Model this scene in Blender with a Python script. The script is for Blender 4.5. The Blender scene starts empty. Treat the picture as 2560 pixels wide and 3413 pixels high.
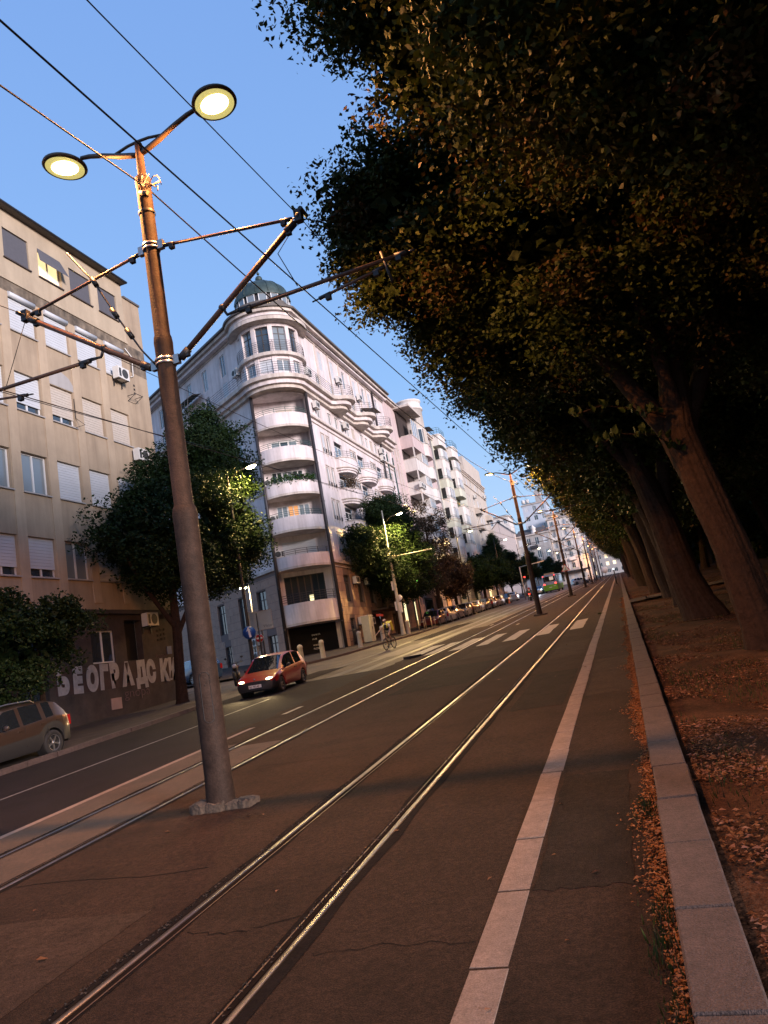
import bpy, bmesh, math, random
import numpy as np
from mathutils import Matrix, Vector
R = math.radians
random.seed(7); np.random.seed(7)
SC = bpy.context.scene
COL = SC.collection
GR = 0.0584                                  # the street climbs at this grade
def gz(y): return GR * min(y, 430.0)

# ------------------------------------------------------------------ camera
cam = bpy.data.cameras.new('camera'); camo = bpy.data.objects.new('camera', cam); COL.objects.link(camo)
yaw, pitch, roll = R(16.4174), R(10.8536), R(-10.1265)
fwd = Vector((-math.sin(yaw)*math.cos(pitch), math.cos(yaw)*math.cos(pitch), math.sin(pitch)))
rgt = Vector((math.cos(yaw), math.sin(yaw), 0)); up = rgt.cross(fwd)
r2 = math.cos(roll)*rgt + math.sin(roll)*up; u2 = -math.sin(roll)*rgt + math.cos(roll)*up
m = Matrix.Identity(4)
for i in range(3):
    m[i][0] = r2[i]; m[i][1] = u2[i]; m[i][2] = -fwd[i]
m.translation = (0, 0, 1.95)
camo.matrix_world = m
cam.sensor_fit = 'VERTICAL'; cam.sensor_height = 24; cam.lens = 24*2482.7/3413; cam.clip_end = 5000; cam.clip_start = .05
SC.camera = camo

# ------------------------------------------------------------------ world, afterglow, exposure
W = bpy.data.worlds.new('World'); SC.world = W; W.use_nodes = True
wn = W.node_tree; bg = wn.nodes['Background']
sky = wn.nodes.new('ShaderNodeTexSky'); sky.sky_type = 'NISHITA'; sky.sun_disc = False
SUN_EL, SUN_AZ = 11.0, 122.0                  # low sun behind the camera's right shoulder
sky.sun_elevation = R(5.0); sky.sun_rotation = R(SUN_AZ); sky.air_density = 1.3; sky.dust_density = .3; sky.ozone_density = 2.2
tcw = wn.nodes.new('ShaderNodeTexCoord'); sep = wn.nodes.new('ShaderNodeSeparateXYZ'); rmp = wn.nodes.new('ShaderNodeValToRGB'); mxw = wn.nodes.new('ShaderNodeMix'); mxw.data_type = 'RGBA'
wn.links.new(tcw.outputs['Generated'], sep.inputs[0]); wn.links.new(sep.outputs['Z'], rmp.inputs[0])     # dusk blue, paler towards the horizon all round
e = rmp.color_ramp.elements; e[0].position = 0; e[0].color = (.62,.84,1.26,1); e[1].position = 1; e[1].color = (.22,.44,1.08,1)
q_ = e.new(.35); q_.color = (.35,.64,1.24,1)
mxw.inputs[0].default_value = .88; wn.links.new(sky.outputs['Color'], mxw.inputs[6]); wn.links.new(rmp.outputs[0], mxw.inputs[7]); wn.links.new(mxw.outputs[2], bg.inputs['Color'])
bg.inputs['Strength'].default_value = 0.15
sun = bpy.data.lights.new('afterglow', 'SUN'); suno = bpy.data.objects.new('afterglow', sun); COL.objects.link(suno)
sun.energy = 1.15; sun.angle = R(14); sun.color = (1, .86, .84)
d = Vector((math.sin(R(SUN_AZ))*math.cos(R(SUN_EL)), math.cos(R(SUN_AZ))*math.cos(R(SUN_EL)), math.sin(R(SUN_EL))))
suno.rotation_euler = d.to_track_quat('Z', 'Y').to_euler()
SC.view_settings.view_transform = 'Standard'; SC.view_settings.look = 'None'
SC.view_settings.exposure = 2.3; SC.view_settings.gamma = 1; SC.view_settings.use_curve_mapping = False

# ------------------------------------------------------------------ materials
MC = {}
def mat(name, col=(.5,.5,.5), rough=.7, metal=0, fine=0, var=.0, vscale=3.0, bump=0, bscale=60, emit=None, es=0, coat=0, stain=0, col2=None, spec=.5):
    if name in MC: return MC[name]
    M = bpy.data.materials.new(name); M.use_nodes = True; MC[name] = M
    nt = M.node_tree; b = nt.nodes['Principled BSDF']
    b.inputs['Base Color'].default_value = (*col, 1); b.inputs['Roughness'].default_value = rough
    b.inputs['Metallic'].default_value = metal; b.inputs['Coat Weight'].default_value = coat
    b.inputs['Specular IOR Level'].default_value = spec
    if emit: b.inputs['Emission Color'].default_value = (*emit, 1); b.inputs['Emission Strength'].default_value = es
    if var or bump or stain or fine:
        tc = nt.nodes.new('ShaderNodeTexCoord')
        geo = nt.nodes.new('ShaderNodeNewGeometry')
    out = None
    if var:
        n = nt.nodes.new('ShaderNodeTexNoise'); n.inputs['Scale'].default_value = vscale; n.inputs['Detail'].default_value = 8; n.inputs['Roughness'].default_value = .65
        nt.links.new(geo.outputs['Position'], n.inputs['Vector'])
        r = nt.nodes.new('ShaderNodeMapRange'); r.inputs[1].default_value = .3; r.inputs[2].default_value = .7
        nt.links.new(n.outputs['Fac'], r.inputs[0])
        mx = nt.nodes.new('ShaderNodeMix'); mx.data_type = 'RGBA'
        c2 = col2 if col2 else tuple(c*(1+var) for c in col); c1 = tuple(c*(1-var) for c in col)
        mx.inputs[6].default_value = (*c1, 1); mx.inputs[7].default_value = (*c2, 1)
        nt.links.new(r.outputs[0], mx.inputs[0]); out = mx.outputs[2]
    if fine:
        for (sc_, amp) in ((95, fine), (22, fine*.55)):
            n4 = nt.nodes.new('ShaderNodeTexNoise'); n4.inputs['Scale'].default_value = sc_; n4.inputs['Detail'].default_value = 3
            nt.links.new(geo.outputs['Position'], n4.inputs['Vector'])
            r4 = nt.nodes.new('ShaderNodeMapRange'); r4.inputs[1].default_value = .35; r4.inputs[2].default_value = .65; r4.inputs[3].default_value = 1-amp; r4.inputs[4].default_value = 1+amp
            nt.links.new(n4.outputs['Fac'], r4.inputs[0])
            v4 = nt.nodes.new('ShaderNodeVectorMath'); v4.operation = 'SCALE'
            if out: nt.links.new(out, v4.inputs[0])
            else: v4.inputs[0].default_value = col
            nt.links.new(r4.outputs[0], v4.inputs['Scale']); out = v4.outputs[0]
    if stain:      # vertical rain streaks
        mp = nt.nodes.new('ShaderNodeMapping'); mp.inputs['Scale'].default_value = (1.6, 1.6, .16)
        nt.links.new(geo.outputs['Position'], mp.inputs['Vector'])
        n2 = nt.nodes.new('ShaderNodeTexNoise'); n2.inputs['Scale'].default_value = 1.0; n2.inputs['Detail'].default_value = 9; n2.inputs['Roughness'].default_value = .7
        nt.links.new(mp.outputs[0], n2.inputs['Vector'])
        r2_ = nt.nodes.new('ShaderNodeMapRange'); r2_.inputs[1].default_value = .42; r2_.inputs[2].default_value = .72; r2_.inputs[3].default_value = 0; r2_.inputs[4].default_value = stain
        nt.links.new(n2.outputs['Fac'], r2_.inputs[0])
        mx2 = nt.nodes.new('ShaderNodeMix'); mx2.data_type = 'RGBA'; mx2.blend_type = 'MULTIPLY'
        if out: nt.links.new(out, mx2.inputs[6])
        else: mx2.inputs[6].default_value = (*col, 1)
        mx2.inputs[7].default_value = (.42, .38, .36, 1)
        nt.links.new(r2_.outputs[0], mx2.inputs[0]); out = mx2.outputs[2]
    if out: nt.links.new(out, b.inputs['Base Color'])
    if bump:
        n3 = nt.nodes.new('ShaderNodeTexNoise'); n3.inputs['Scale'].default_value = bscale; n3.inputs['Detail'].default_value = 5
        nt.links.new(geo.outputs['Position'], n3.inputs['Vector'])
        bp = nt.nodes.new('ShaderNodeBump'); bp.inputs['Strength'].default_value = bump; bp.inputs['Distance'].default_value = .02
        nt.links.new(n3.outputs['Fac'], bp.inputs['Height']); nt.links.new(bp.outputs[0], b.inputs['Normal'])
    return M

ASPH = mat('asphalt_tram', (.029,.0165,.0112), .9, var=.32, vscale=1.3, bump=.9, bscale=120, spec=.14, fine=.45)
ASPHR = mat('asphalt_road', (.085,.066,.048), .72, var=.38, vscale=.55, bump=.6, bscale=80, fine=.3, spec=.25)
ASPHP = mat('asphalt_patch', (.032,.029,.029), .8, var=.25, vscale=2, bump=.6, bscale=150)
TAR = mat('tar', (.008,.006,.006), 1, spec=.1, var=.4, vscale=9, bump=.5, bscale=40)
CONC = mat('concrete_strip', (.19,.14,.115), .85, var=.2, vscale=5, bump=.5, bscale=110, fine=.2)
KERB = mat('kerb_stone', (.068,.045,.040), .9, var=.22, vscale=4, bump=.7, bscale=90, fine=.28)
PAVE = mat('pavement', (.05,.039,.034), .9, spec=.15, var=.3, vscale=1.5, bump=.4, bscale=60)
SOIL = mat('soil_grass', (.042,.020,.012), 1, var=.5, vscale=1.6, fine=.4, bump=.9, bscale=28, col2=(.095,.045,.025), spec=.1)
STEEL = mat('rail_steel', (.17,.16,.155), .34, metal=1, var=.3, vscale=6)
RUST = mat('rail_groove', (.010,.007,.006), 1, spec=.05)
PAINTW = mat('road_paint', (.20,.175,.145), .7, var=.35, vscale=5, bump=.2)
POLE = mat('pole_paint', (.040,.023,.0165), .7, var=.4, vscale=5, bump=.35, bscale=40, fine=.18, stain=.5, spec=.18)
POLEB = mat('rusty_arm', (.14,.075,.05), .5, metal=.4, var=.3, vscale=12)
CLAMP = mat('galvanised_clamp', (.42,.40,.38), .35, metal=.9)
DARKM = mat('dark_metal', (.03,.028,.028), .5, metal=.3)
ROUGHC = mat('rough_concrete', (.075,.050,.035), .95, var=.45, vscale=14, bump=1, bscale=30)
LAMPH = mat('lamp_housing', (.10,.065,.04), .5, metal=.2)
LAMPG = mat('lamp_glass_warm', (.9,.8,.6), .3, emit=(1,.66,.27), es=4)
LAMPC = mat('lamp_glass_pale', (.9,.9,.7), .3, emit=(1,.90,.50), es=12)
LAMPR = mat('lamp_reflector', (.2,.22,.1), .4, metal=.2, emit=(.85,.72,.24), es=.15)
WLB = mat('tan_plaster', (.37,.285,.20), .92, var=.12, vscale=.9, bump=.3, bscale=35, stain=.55)
WLB2 = mat('pale_plaster_band', (.42,.34,.245), .92, var=.10, vscale=1.1, bump=.25, bscale=35, stain=.3)
STAINM = mat('stained_plaster', (.13,.11,.09), .95, var=.55, vscale=2.2, bump=.3, bscale=30, stain=.9, col2=(.28,.22,.16))
WLBG = mat('dirty_base_plaster', (.055,.042,.04), .95, var=.35, vscale=1.6, bump=.5, bscale=20)
WCB = mat('cream_plaster', (.67,.60,.60), .9, var=.12, vscale=.8, bump=.12, bscale=40, stain=.6)
TRIM = mat('trim_plaster', (.56,.49,.44), .9, var=.14, vscale=1.2, stain=.8)
STONEM = mat('stone_cladding', (.34,.225,.17), .85, var=.14, vscale=2.5, bump=.2, bscale=50, stain=.2)
STONEJ = mat('stone_joint', (.16,.12,.11), .95)
WPK = mat('pink_plaster', (.54,.43,.42), .9, var=.08, vscale=1.2, stain=.35)
WGN = mat('pale_green_plaster', (.52,.52,.43), .9, var=.07, vscale=1.2, stain=.35)
WBE = mat('beige_plaster', (.50,.44,.38), .9, var=.07, vscale=1.2, stain=.35)
WWH = mat('white_plaster', (.64,.60,.57), .9, var=.06, vscale=.8, stain=.4)
WGR = mat('grey_plaster', (.36,.34,.33), .9, var=.1, vscale=.8, stain=.4)
ROOFM = mat('roof_sheet', (.10,.085,.075), .7, var=.2)
ROOFP = mat('roof_tile_pale', (.30,.22,.21), .8, var=.2, vscale=4)
COPPER = mat('copper_patina', (.022,.042,.040), .55, metal=.2, var=.4, vscale=1.6, col2=(.06,.095,.09), stain=.4)
SHUT = mat('white_roller_shutter', (.50,.52,.55), .6, var=.04, vscale=2)
SHUTB = mat('beige_roller_shutter', (.48,.42,.36), .7, var=.08, vscale=6)
SCREEN = mat('grey_sunscreen', (.085,.085,.10), .9, var=.08, vscale=8)
FRAMEW = mat('white_window_frame', (.62,.62,.62), .5)
FRAMED = mat('dark_window_frame', (.05,.04,.035), .6)
GLASS = mat('window_glass', (.035,.045,.055), .04, spec=1.0, coat=.5)
GLASSB = mat('window_glass_curtain', (.18,.21,.23), .12, spec=.8, coat=.6)
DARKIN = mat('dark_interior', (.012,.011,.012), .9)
LIT = mat('lit_window', (.8,.7,.5), .5, emit=(1,.72,.36), es=.25)
LITY = mat('lit_window_yellow', (.8,.8,.5), .5, emit=(1,.92,.5), es=.25)
LITO = mat('lit_window_orange', (.6,.3,.1), .6, emit=(1,.42,.16), es=.08)
ACW = mat('ac_plastic', (.62,.60,.57), .5, var=.08, vscale=8)
ACD = mat('ac_grille', (.05,.05,.05), .6)
IRON = mat('balcony_iron', (.045,.042,.045), .5, metal=.4)
IRONG = mat('green_iron', (.03,.08,.07), .5)
PIPE = mat('downpipe', (.04,.035,.038), .5, metal=.3)
PIPEP = mat('pale_downpipe', (.35,.33,.31), .5, metal=.3)
BARK = mat('bark', (.036,.020,.013), .95, var=.4, vscale=9, bump=1, bscale=22, spec=.2)
TYRE = mat('tyre', (.015,.015,.016), .85); RIM = mat('alloy_rim', (.45,.45,.47), .3, metal=.9)
BLK = mat('black_plastic', (.02,.02,.022), .5); CGLASS = mat('car_glass', (.012,.015,.018), .03, spec=1, coat=1)
PLATE = mat('number_plate_white', (.7,.7,.7), .5); INK = mat('ink', (.01,.01,.015), .7)
RED = mat('red_emit', (.5,.01,.01), .3, emit=(1,.03,.02), es=2.5); REDL = mat('red_lens', (.35,.01,.01), .2, coat=1)
HEADL = mat('headlamp_on', (.9,.8,.6), .2, emit=(1,.72,.35), es=4); HEADW = mat('headlamp_white_on', (.9,.9,1), .2, emit=(.75,.8,1), es=5)
HEADO = mat('headlamp_off', (.5,.5,.52), .1, coat=1)
SKIN = mat('skin', (.42,.24,.17), .6)

# leaves: three tints per tree kind, slightly translucent
def leafmat(name, c, c2):
    if name in MC: return MC[name]
    M = bpy.data.materials.new(name); M.use_nodes = True; MC[name] = M
    nt = M.node_tree; b = nt.nodes['Principled BSDF']; out = nt.nodes['Material Output']
    g = nt.nodes.new('ShaderNodeNewGeometry'); mx = nt.nodes.new('ShaderNodeMix'); mx.data_type = 'RGBA'
    at = nt.nodes.new('ShaderNodeAttribute'); at.attribute_name = 'tint'
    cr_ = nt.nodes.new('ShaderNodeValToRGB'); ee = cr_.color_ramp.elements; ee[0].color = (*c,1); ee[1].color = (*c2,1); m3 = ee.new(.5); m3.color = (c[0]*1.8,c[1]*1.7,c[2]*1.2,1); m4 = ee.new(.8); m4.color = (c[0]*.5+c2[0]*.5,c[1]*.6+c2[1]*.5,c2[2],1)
    mx.inputs[6].default_value = (*c, 1); mx.inputs[7].default_value = (*c2, 1)
    nt.links.new(at.outputs['Fac'], mx.inputs[0]); nt.links.new(at.outputs['Fac'], cr_.inputs[0]); nt.links.new(cr_.outputs[0], b.inputs['Base Color'])
    b.inputs['Roughness'].default_value = .6; b.inputs['Specular IOR Level'].default_value = .15
    tr = nt.nodes.new('ShaderNodeBsdfTranslucent'); nt.links.new(cr_.outputs[0], tr.inputs['Color'])
    ms = nt.nodes.new('ShaderNodeMixShader'); ms.inputs[0].default_value = .12
    nt.links.new(b.outputs[0], ms.inputs[1]); nt.links.new(tr.outputs[0], ms.inputs[2]); nt.links.new(ms.outputs[0], out.inputs['Surface'])
    return M
LEAFA = leafmat('linden_leaf', (.019,.029,.006), (.060,.026,.009))
LEAFB = leafmat('street_leaf', (.009,.020,.007), (.028,.042,.010))
LEAFC = leafmat('brown_leaf', (.05,.034,.022), (.10,.062,.04))
LEAFD = leafmat('fallen_leaf', (.09,.038,.020), (.29,.14,.075))
mat_litter = leafmat('kerb_litter', (.16,.062,.024), (.36,.17,.07))
GRASSM = leafmat('grass_blade', (.03,.045,.012), (.085,.06,.025))
FLOWERM = leafmat('pot_plant', (.02,.05,.015), (.05,.08,.02))

# ------------------------------------------------------------------ mesh builder
class MB:
    def __init__(s): s.v = []; s.f = []; s.m = []; s.sm = []
    def add(s, vs, fs, mi=0, smooth=False, T=None):
        o = len(s.v)
        if T is not None: vs = [tuple(T @ Vector(v)) for v in vs]
        s.v += [tuple(v) for v in vs]; s.f += [tuple(i+o for i in f) for f in fs]; s.m += [mi]*len(fs); s.sm += [smooth]*len(fs)
        return s
    def box(s, x0, x1, y0, y1, z0, z1, mi=0, T=None):
        return s.add([(x0,y0,z0),(x1,y0,z0),(x1,y1,z0),(x0,y1,z0),(x0,y0,z1),(x1,y0,z1),(x1,y1,z1),(x0,y1,z1)],
            [(0,3,2,1),(4,5,6,7),(0,1,5,4),(1,2,6,5),(2,3,7,6),(3,0,4,7)], mi, T=T)
    def prism(s, pts, z0, z1, mi=0, T=None, smooth=False):   # polygon in xy, extruded in z
        n = len(pts)
        s.add([(p[0],p[1],z0) for p in pts]+[(p[0],p[1],z1) for p in pts], [tuple(range(n))[::-1], tuple(range(n,2*n))], mi, T=T)
        return s.add([(p[0],p[1],z0) for p in pts]+[(p[0],p[1],z1) for p in pts], [(i,(i+1)%n,n+(i+1)%n,n+i) for i in range(n)], mi, smooth, T=T)
    def tube(s, pts, r, n=8, mi=0, T=None, caps=True):
        pts = [Vector(p) for p in pts]; k = len(pts)
        rs = r if isinstance(r, (list, tuple)) else [r]*k
        vs = []; prev = None
        for i, p in enumerate(pts):
            t = (pts[min(i+1,k-1)]-pts[max(i-1,0)]).normalized()
            a = Vector((0,0,1)) if abs(t.z) < .9 else Vector((1,0,0))
            if prev is not None: a = prev
            x = (a - t*a.dot(t)).normalized(); y = t.cross(x); prev = x
            for j in range(n):
                q = 2*math.pi*j/n; vs.append(p + rs[i]*(math.cos(q)*x+math.sin(q)*y))
        fs = [(i*n+j, i*n+(j+1)%n, (i+1)*n+(j+1)%n, (i+1)*n+j) for i in range(k-1) for j in range(n)]
        s.add(vs, fs, mi, True, T)
        if caps: s.add(vs, [tuple(range(n))[::-1], tuple(range((k-1)*n, k*n))], mi, False, T)
        return s
    def lathe(s, prof, c=(0,0,0), n=20, mi=0, T=None, a0=0, a1=2*math.pi, smooth=True):    # prof = (radius, z)
        full = abs(a1-a0-2*math.pi) < 1e-6; cnt = n if full else n+1
        vs = [(c[0]+r*math.cos(a0+(a1-a0)*j/n), c[1]+r*math.sin(a0+(a1-a0)*j/n), c[2]+z) for (r, z) in prof for j in range(cnt)]
        fs = [(i*cnt+j, i*cnt+(j+1)%cnt, (i+1)*cnt+(j+1)%cnt, (i+1)*cnt+j) for i in range(len(prof)-1) for j in range(n)]
        return s.add(vs, fs, mi, smooth, T)
    def sphere(s, c, r, n=12, k=8, mi=0, T=None, sc=(1,1,1)):
        vs = [(c[0]+sc[0]*r*math.sin(math.pi*i/k)*math.cos(2*math.pi*j/n), c[1]+sc[1]*r*math.sin(math.pi*i/k)*math.sin(2*math.pi*j/n), c[2]-sc[2]*r*math.cos(math.pi*i/k)) for i in range(k+1) for j in range(n)]
        return s.add(vs, [(i*n+j, i*n+(j+1)%n, (i+1)*n+(j+1)%n, (i+1)*n+j) for i in range(k) for j in range(n)], mi, True, T)
    def mesh(s, name, mats, off=(0,0,0), fix=True):
        me = bpy.data.meshes.new(name)
        vs = s.v if off == (0,0,0) else [(v[0]-off[0], v[1]-off[1], v[2]-off[2]) for v in s.v]
        me.from_pydata(vs, [], s.f)
        for M in (mats if isinstance(mats, (list, tuple)) else [mats]): me.materials.append(M)
        me.polygons.foreach_set('material_index', s.m); me.polygons.foreach_set('use_smooth', s.sm)
        if fix:
            bm = bmesh.new(); bm.from_mesh(me); bmesh.ops.remove_doubles(bm, verts=bm.verts, dist=1e-5)
            bmesh.ops.recalc_face_normals(bm, faces=bm.faces); bm.to_mesh(me); bm.free()
        me.update(); return me

def link(o, parent=None):
    COL.objects.link(o)
    if parent is not None: o.parent = parent
    return o
def setp(o, label=None, cat=None, group=None, kind=None):
    if label: o['label'] = label
    if cat: o['category'] = cat
    if group: o['group'] = group
    if kind: o['kind'] = kind
    return o
def empty(name, loc, label, cat, group=None, rz=0):
    o = bpy.data.objects.new(name, None); o.location = loc; o.rotation_euler = (0,0,rz); o.empty_display_size = .2
    link(o); return setp(o, label, cat, group)
def part(name, mb, mats, parent=None, world=True, kind=None, label=None, loc=None, fix=True):
    """world: vertices are in world space (parents are unrotated); otherwise local to the parent"""
    off = tuple(parent['wo']) if (parent is not None and world and 'wo' in parent) else (tuple(parent.location) if (parent is not None and world) else (0,0,0))
    me = mb if isinstance(mb, bpy.types.Mesh) else mb.mesh(name, mats, off, fix)
    o = bpy.data.objects.new(name, me)
    if loc: o.location = loc
    link(o, parent); return setp(o, label, None, None, kind)
def struct(name, mb, mats, kind='structure', fix=True): return setp(part(name, mb, mats, None, fix=fix), kind=kind)
def solo(name, mb, mats, label, cat, group=None, origin=None):
    off = origin or (0,0,0); me = mb.mesh(name, mats, off); o = bpy.data.objects.new(name, me); o.location = off
    link(o); return setp(o, label, cat, group)
def copy_tree(o, parent=None):
    c = o.copy(); COL.objects.link(c); c.parent = parent
    for ch in list(o.children): copy_tree(ch, c)
    return c
def fixsub(o, p):      # sub-part of a world-space part: keep world placement
    return o

def subpart(name, mb, mats, par, kind=None):
    """child of a part whose own parent is a thing with location L; the part sits at the thing's origin"""
    root = par
    while root.parent: root = root.parent
    me = mb.mesh(name, mats, tuple(root.location)); o = bpy.data.objects.new(name, me); link(o, par); return setp(o, kind=kind)

def text_mb(s, size, T, offset=0.0, ext=.004, spacing=1.0, align='LEFT', xs=1.0):
    cu = bpy.data.curves.new('txt', 'FONT'); cu.body = s; cu.size = size; cu.offset = offset; cu.extrude = ext; cu.space_character = spacing; cu.align_x = align; cu.resolution_u = 3
    ob = bpy.data.objects.new('txt', cu); COL.objects.link(ob)
    dg = bpy.context.evaluated_depsgraph_get(); me = bpy.data.meshes.new_from_object(ob.evaluated_get(dg))
    mb = MB(); mb.add([(v.co.x*xs, v.co.y, v.co.z) for v in me.vertices], [tuple(p.vertices) for p in me.polygons], 0, False, T)
    bpy.data.objects.remove(ob); bpy.data.curves.remove(cu); bpy.data.meshes.remove(me); return mb

def frame(O, u, n):
    """u along the wall, z up, n outward"""
    u = Vector((*u, 0)).normalized(); n = Vector((*n, 0)).normalized()
    T = Matrix.Identity(4)
    for i in range(3): T[i][0] = u[i]; T[i][1] = n[i]; T[i][2] = (0,0,1)[i]
    T.translation = O; return T      # local (a along wall, c outward, b up)
FR = frame((-19.72, 0, 0), (0, 1), (1, 0))        # the building line on the left: a = world y, c = out over the pavement, b = world z

# ------------------------------------------------------------------ ground, road, tracks
def strip_sheet(mb, x0, x1, y0, y1, dz, step=20, mi=0):
    """sheet following the climb; x0/x1 may be functions of y"""
    fx0 = x0 if callable(x0) else (lambda y: x0); fx1 = x1 if callable(x1) else (lambda y: x1)
    n = max(1, int(math.ceil((y1-y0)/step))); ys = [y0+(y1-y0)*i/n for i in range(n+1)]
    vs = []
    for y in ys: vs += [(fx0(y), y, gz(y)+dz), (fx1(y), y, gz(y)+dz)]
    return mb.add(vs, [(2*i, 2*i+1, 2*i+3, 2*i+2) for i in range(n)], mi)
g = MB(); strip_sheet(g, -900, 900, -80, 1400, -.18, 60); struct('ground', g, SOIL, fix=False)
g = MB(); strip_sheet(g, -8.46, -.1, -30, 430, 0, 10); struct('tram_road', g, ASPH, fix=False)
g = MB(); strip_sheet(g, -21.5, -8.46, -30, 430, -.004, 10); strip_sheet(g, -60, -21.5, 24, 250, -.004, 10); struct('road', g, ASPHR, fix=False)
# newer asphalt on the carriageway in front of the left block, with a ragged edge
edge = lambda y: -8.62 - .05*math.sin(y*1.9) - .03*math.sin(y*7.3)
g = MB(); strip_sheet(g, -14.4, edge, 1, 26.5, .004, 1); struct('road_patch', g, mat('asphalt_newer', (.014,.010,.012), .85, var=.3, vscale=1.2, bump=.6, bscale=110, fine=.35, spec=.12), fix=False)
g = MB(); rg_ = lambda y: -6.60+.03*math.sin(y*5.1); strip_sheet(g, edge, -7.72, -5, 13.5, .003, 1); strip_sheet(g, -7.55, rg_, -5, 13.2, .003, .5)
struct('worn_lamplit_strip', g, mat('asphalt_worn_lamplit', (.050,.032,.021), .88, var=.3, vscale=2, bump=.6, bscale=100, fine=.35), fix=False)  # worn asphalt, its colour also lightened for the left lamp's pool of light
g = MB(); rnd = random.Random(3)
ys = [14+.55*i for i in range(60)]; vs = []
for y in ys: vs += [(-8.5-.32-.18*rnd.random()-(.35 if y > 33 else 0), y, gz(y)+.005), (-8.40, y, gz(y)+.005)]
g.add(vs, [(2*i, 2*i+1, 2*i+3, 2*i+2) for i in range(len(ys)-1)]); struct('tram_bed_ragged_edge', g, ASPH, fix=False)
g = MB()
for x in (-3.04, -7.05):
    for s in (-1, 1):
        fw = lambda y, x=x, s=s: x+s*.58-.13-.02*math.sin(y*2.1+x)-.015*math.sin(y*5.7+s)
        fw2 = lambda y, x=x, s=s: x+s*.58+.11+.015*math.sin(y*2.6+x)+.012*math.sin(y*6.9)
        strip_sheet(g, fw, fw2, 0, 60, .004, .6); strip_sheet(g, x+s*.58-.13, x+s*.58+.11, 60, 430, .004, 20)
struct('tar_joint', g, TAR, fix=False)
PATD = mat('repair_patch_dark', (.018,.0125,.010), .9, var=.3, vscale=3, bump=.7, bscale=120, fine=.4, spec=.12); PATL = mat('repair_patch_light', (.040,.026,.019), .9, var=.3, vscale=3, bump=.7, bscale=120, fine=.4, spec=.12)
def patch(x0, x1, y0, y1, M_, seed, dz=.003, name='repair_patch'):
    rd_ = random.Random(seed); n_ = 10; P_ = []
    for (xa, ya, xb, yb) in ((x0,y0,x1,y0),(x1,y0,x1,y1),(x1,y1,x0,y1),(x0,y1,x0,y0)):
        for i in range(n_): t = i/n_; P_.append((xa+(xb-xa)*t+rd_.uniform(-.02,.02), ya+(yb-ya)*t+rd_.uniform(-.04,.04)))
    g = MB(); g.add([(x, y, gz(y)+dz) for x, y in P_], [tuple(range(len(P_)))]); struct(name, g, M_, fix=False)
patch(-5.9,-4.1,3.1,5.4,PATL,1); patch(-2.2,-1.3,12.5,17.0,PATD,2); patch(-.98,-.35,5.2,8.0,PATD,3); patch(-5.9,-3.9,17.5,22.5,PATD,4); patch(-2.2,-1.3,20,24,PATL,5); patch(-5.6,-4.2,24.5,27.5,PATL,6); patch(-.95,-.2,13,18,PATL,7)
patch(-13.6,-12.2,27.5,31.5,PATD,8,.006); patch(-11.6,-10.2,33,40,mat('road_patch_pale',(.11,.085,.062),.7,var=.3,fine=.2),9,.002); patch(-12.8,-11.4,44,58,PATD,10,.002)
WEAR = mat('tyre_wear', (.062,.048,.036), .55, var=.35, vscale=1.0, fine=.15)
for xx in (-12.9,-11.2,-10.0): g = MB(); strip_sheet(g, lambda y, xx=xx: xx+.08*math.sin(y*.4), lambda y, xx=xx: xx+.42+.06*math.sin(y*.7+xx), 26.6, 200, .0015, 2); struct('tyre_wear', g, WEAR, fix=False)
for i, y in enumerate((6.3,10.8,15.1,19.6,26.2,38,44)):
    g = MB(); rd_ = random.Random(i); L_ = [(x, y+rd_.uniform(-.02,.02)+.05*math.sin(x*3)) for x in [-6.3+ .22*k for k in range(11)]]; g.add([q for (x, yy) in L_ for q in ((x,yy-.006,gz(yy)+.0035),(x,yy+.008,gz(yy)+.0035))], [(2*k,2*k+1,2*k+3,2*k+2) for k in range(10)]); struct('road_seam', g, TAR, fix=False)
def rail(xc, side):
    rt = setp(bpy.data.objects.new('tram_rail', None), kind='structure'); link(rt); rt.location = (xc, 0, 0)
    h = MB(); gv = MB(); li = MB()
    prof = [(-.030,.004),(-.024,.011),(-.009,.013),(.009,.013),(.024,.011),(.030,.004)]
    ys = [0, 8, 20, 40, 80, 130, 200, 300, 430]
    vs = [(xc+px, y, gz(y)+pz) for y in ys for (px, pz) in prof]; n = len(prof)
    h.add(vs, [(i*n+j, i*n+j+1, (i+1)*n+j+1, (i+1)*n+j) for i in range(len(ys)-1) for j in range(n-1)], 0, True)
    a, b = (.036, .085) if side > 0 else (-.085, -.036)
    strip_sheet(gv, xc+a, xc+b, 0, 430, .0065, 40)
    a, b = (.082, .094) if side > 0 else (-.094, -.082)
    strip_sheet(li, xc+a, xc+b, 0, 430, .0075, 40)
    part('rail_head', h, STEEL, rt, fix=False); part('groove', gv, RUST, rt, fix=False); part('groove_lip', li, mat('dull_lip', (.09,.06,.05), .5, metal=.6), rt, fix=False)
for xt in (-3.04, -7.05): rail(xt-.58, 1); rail(xt+.58, -1)
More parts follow.
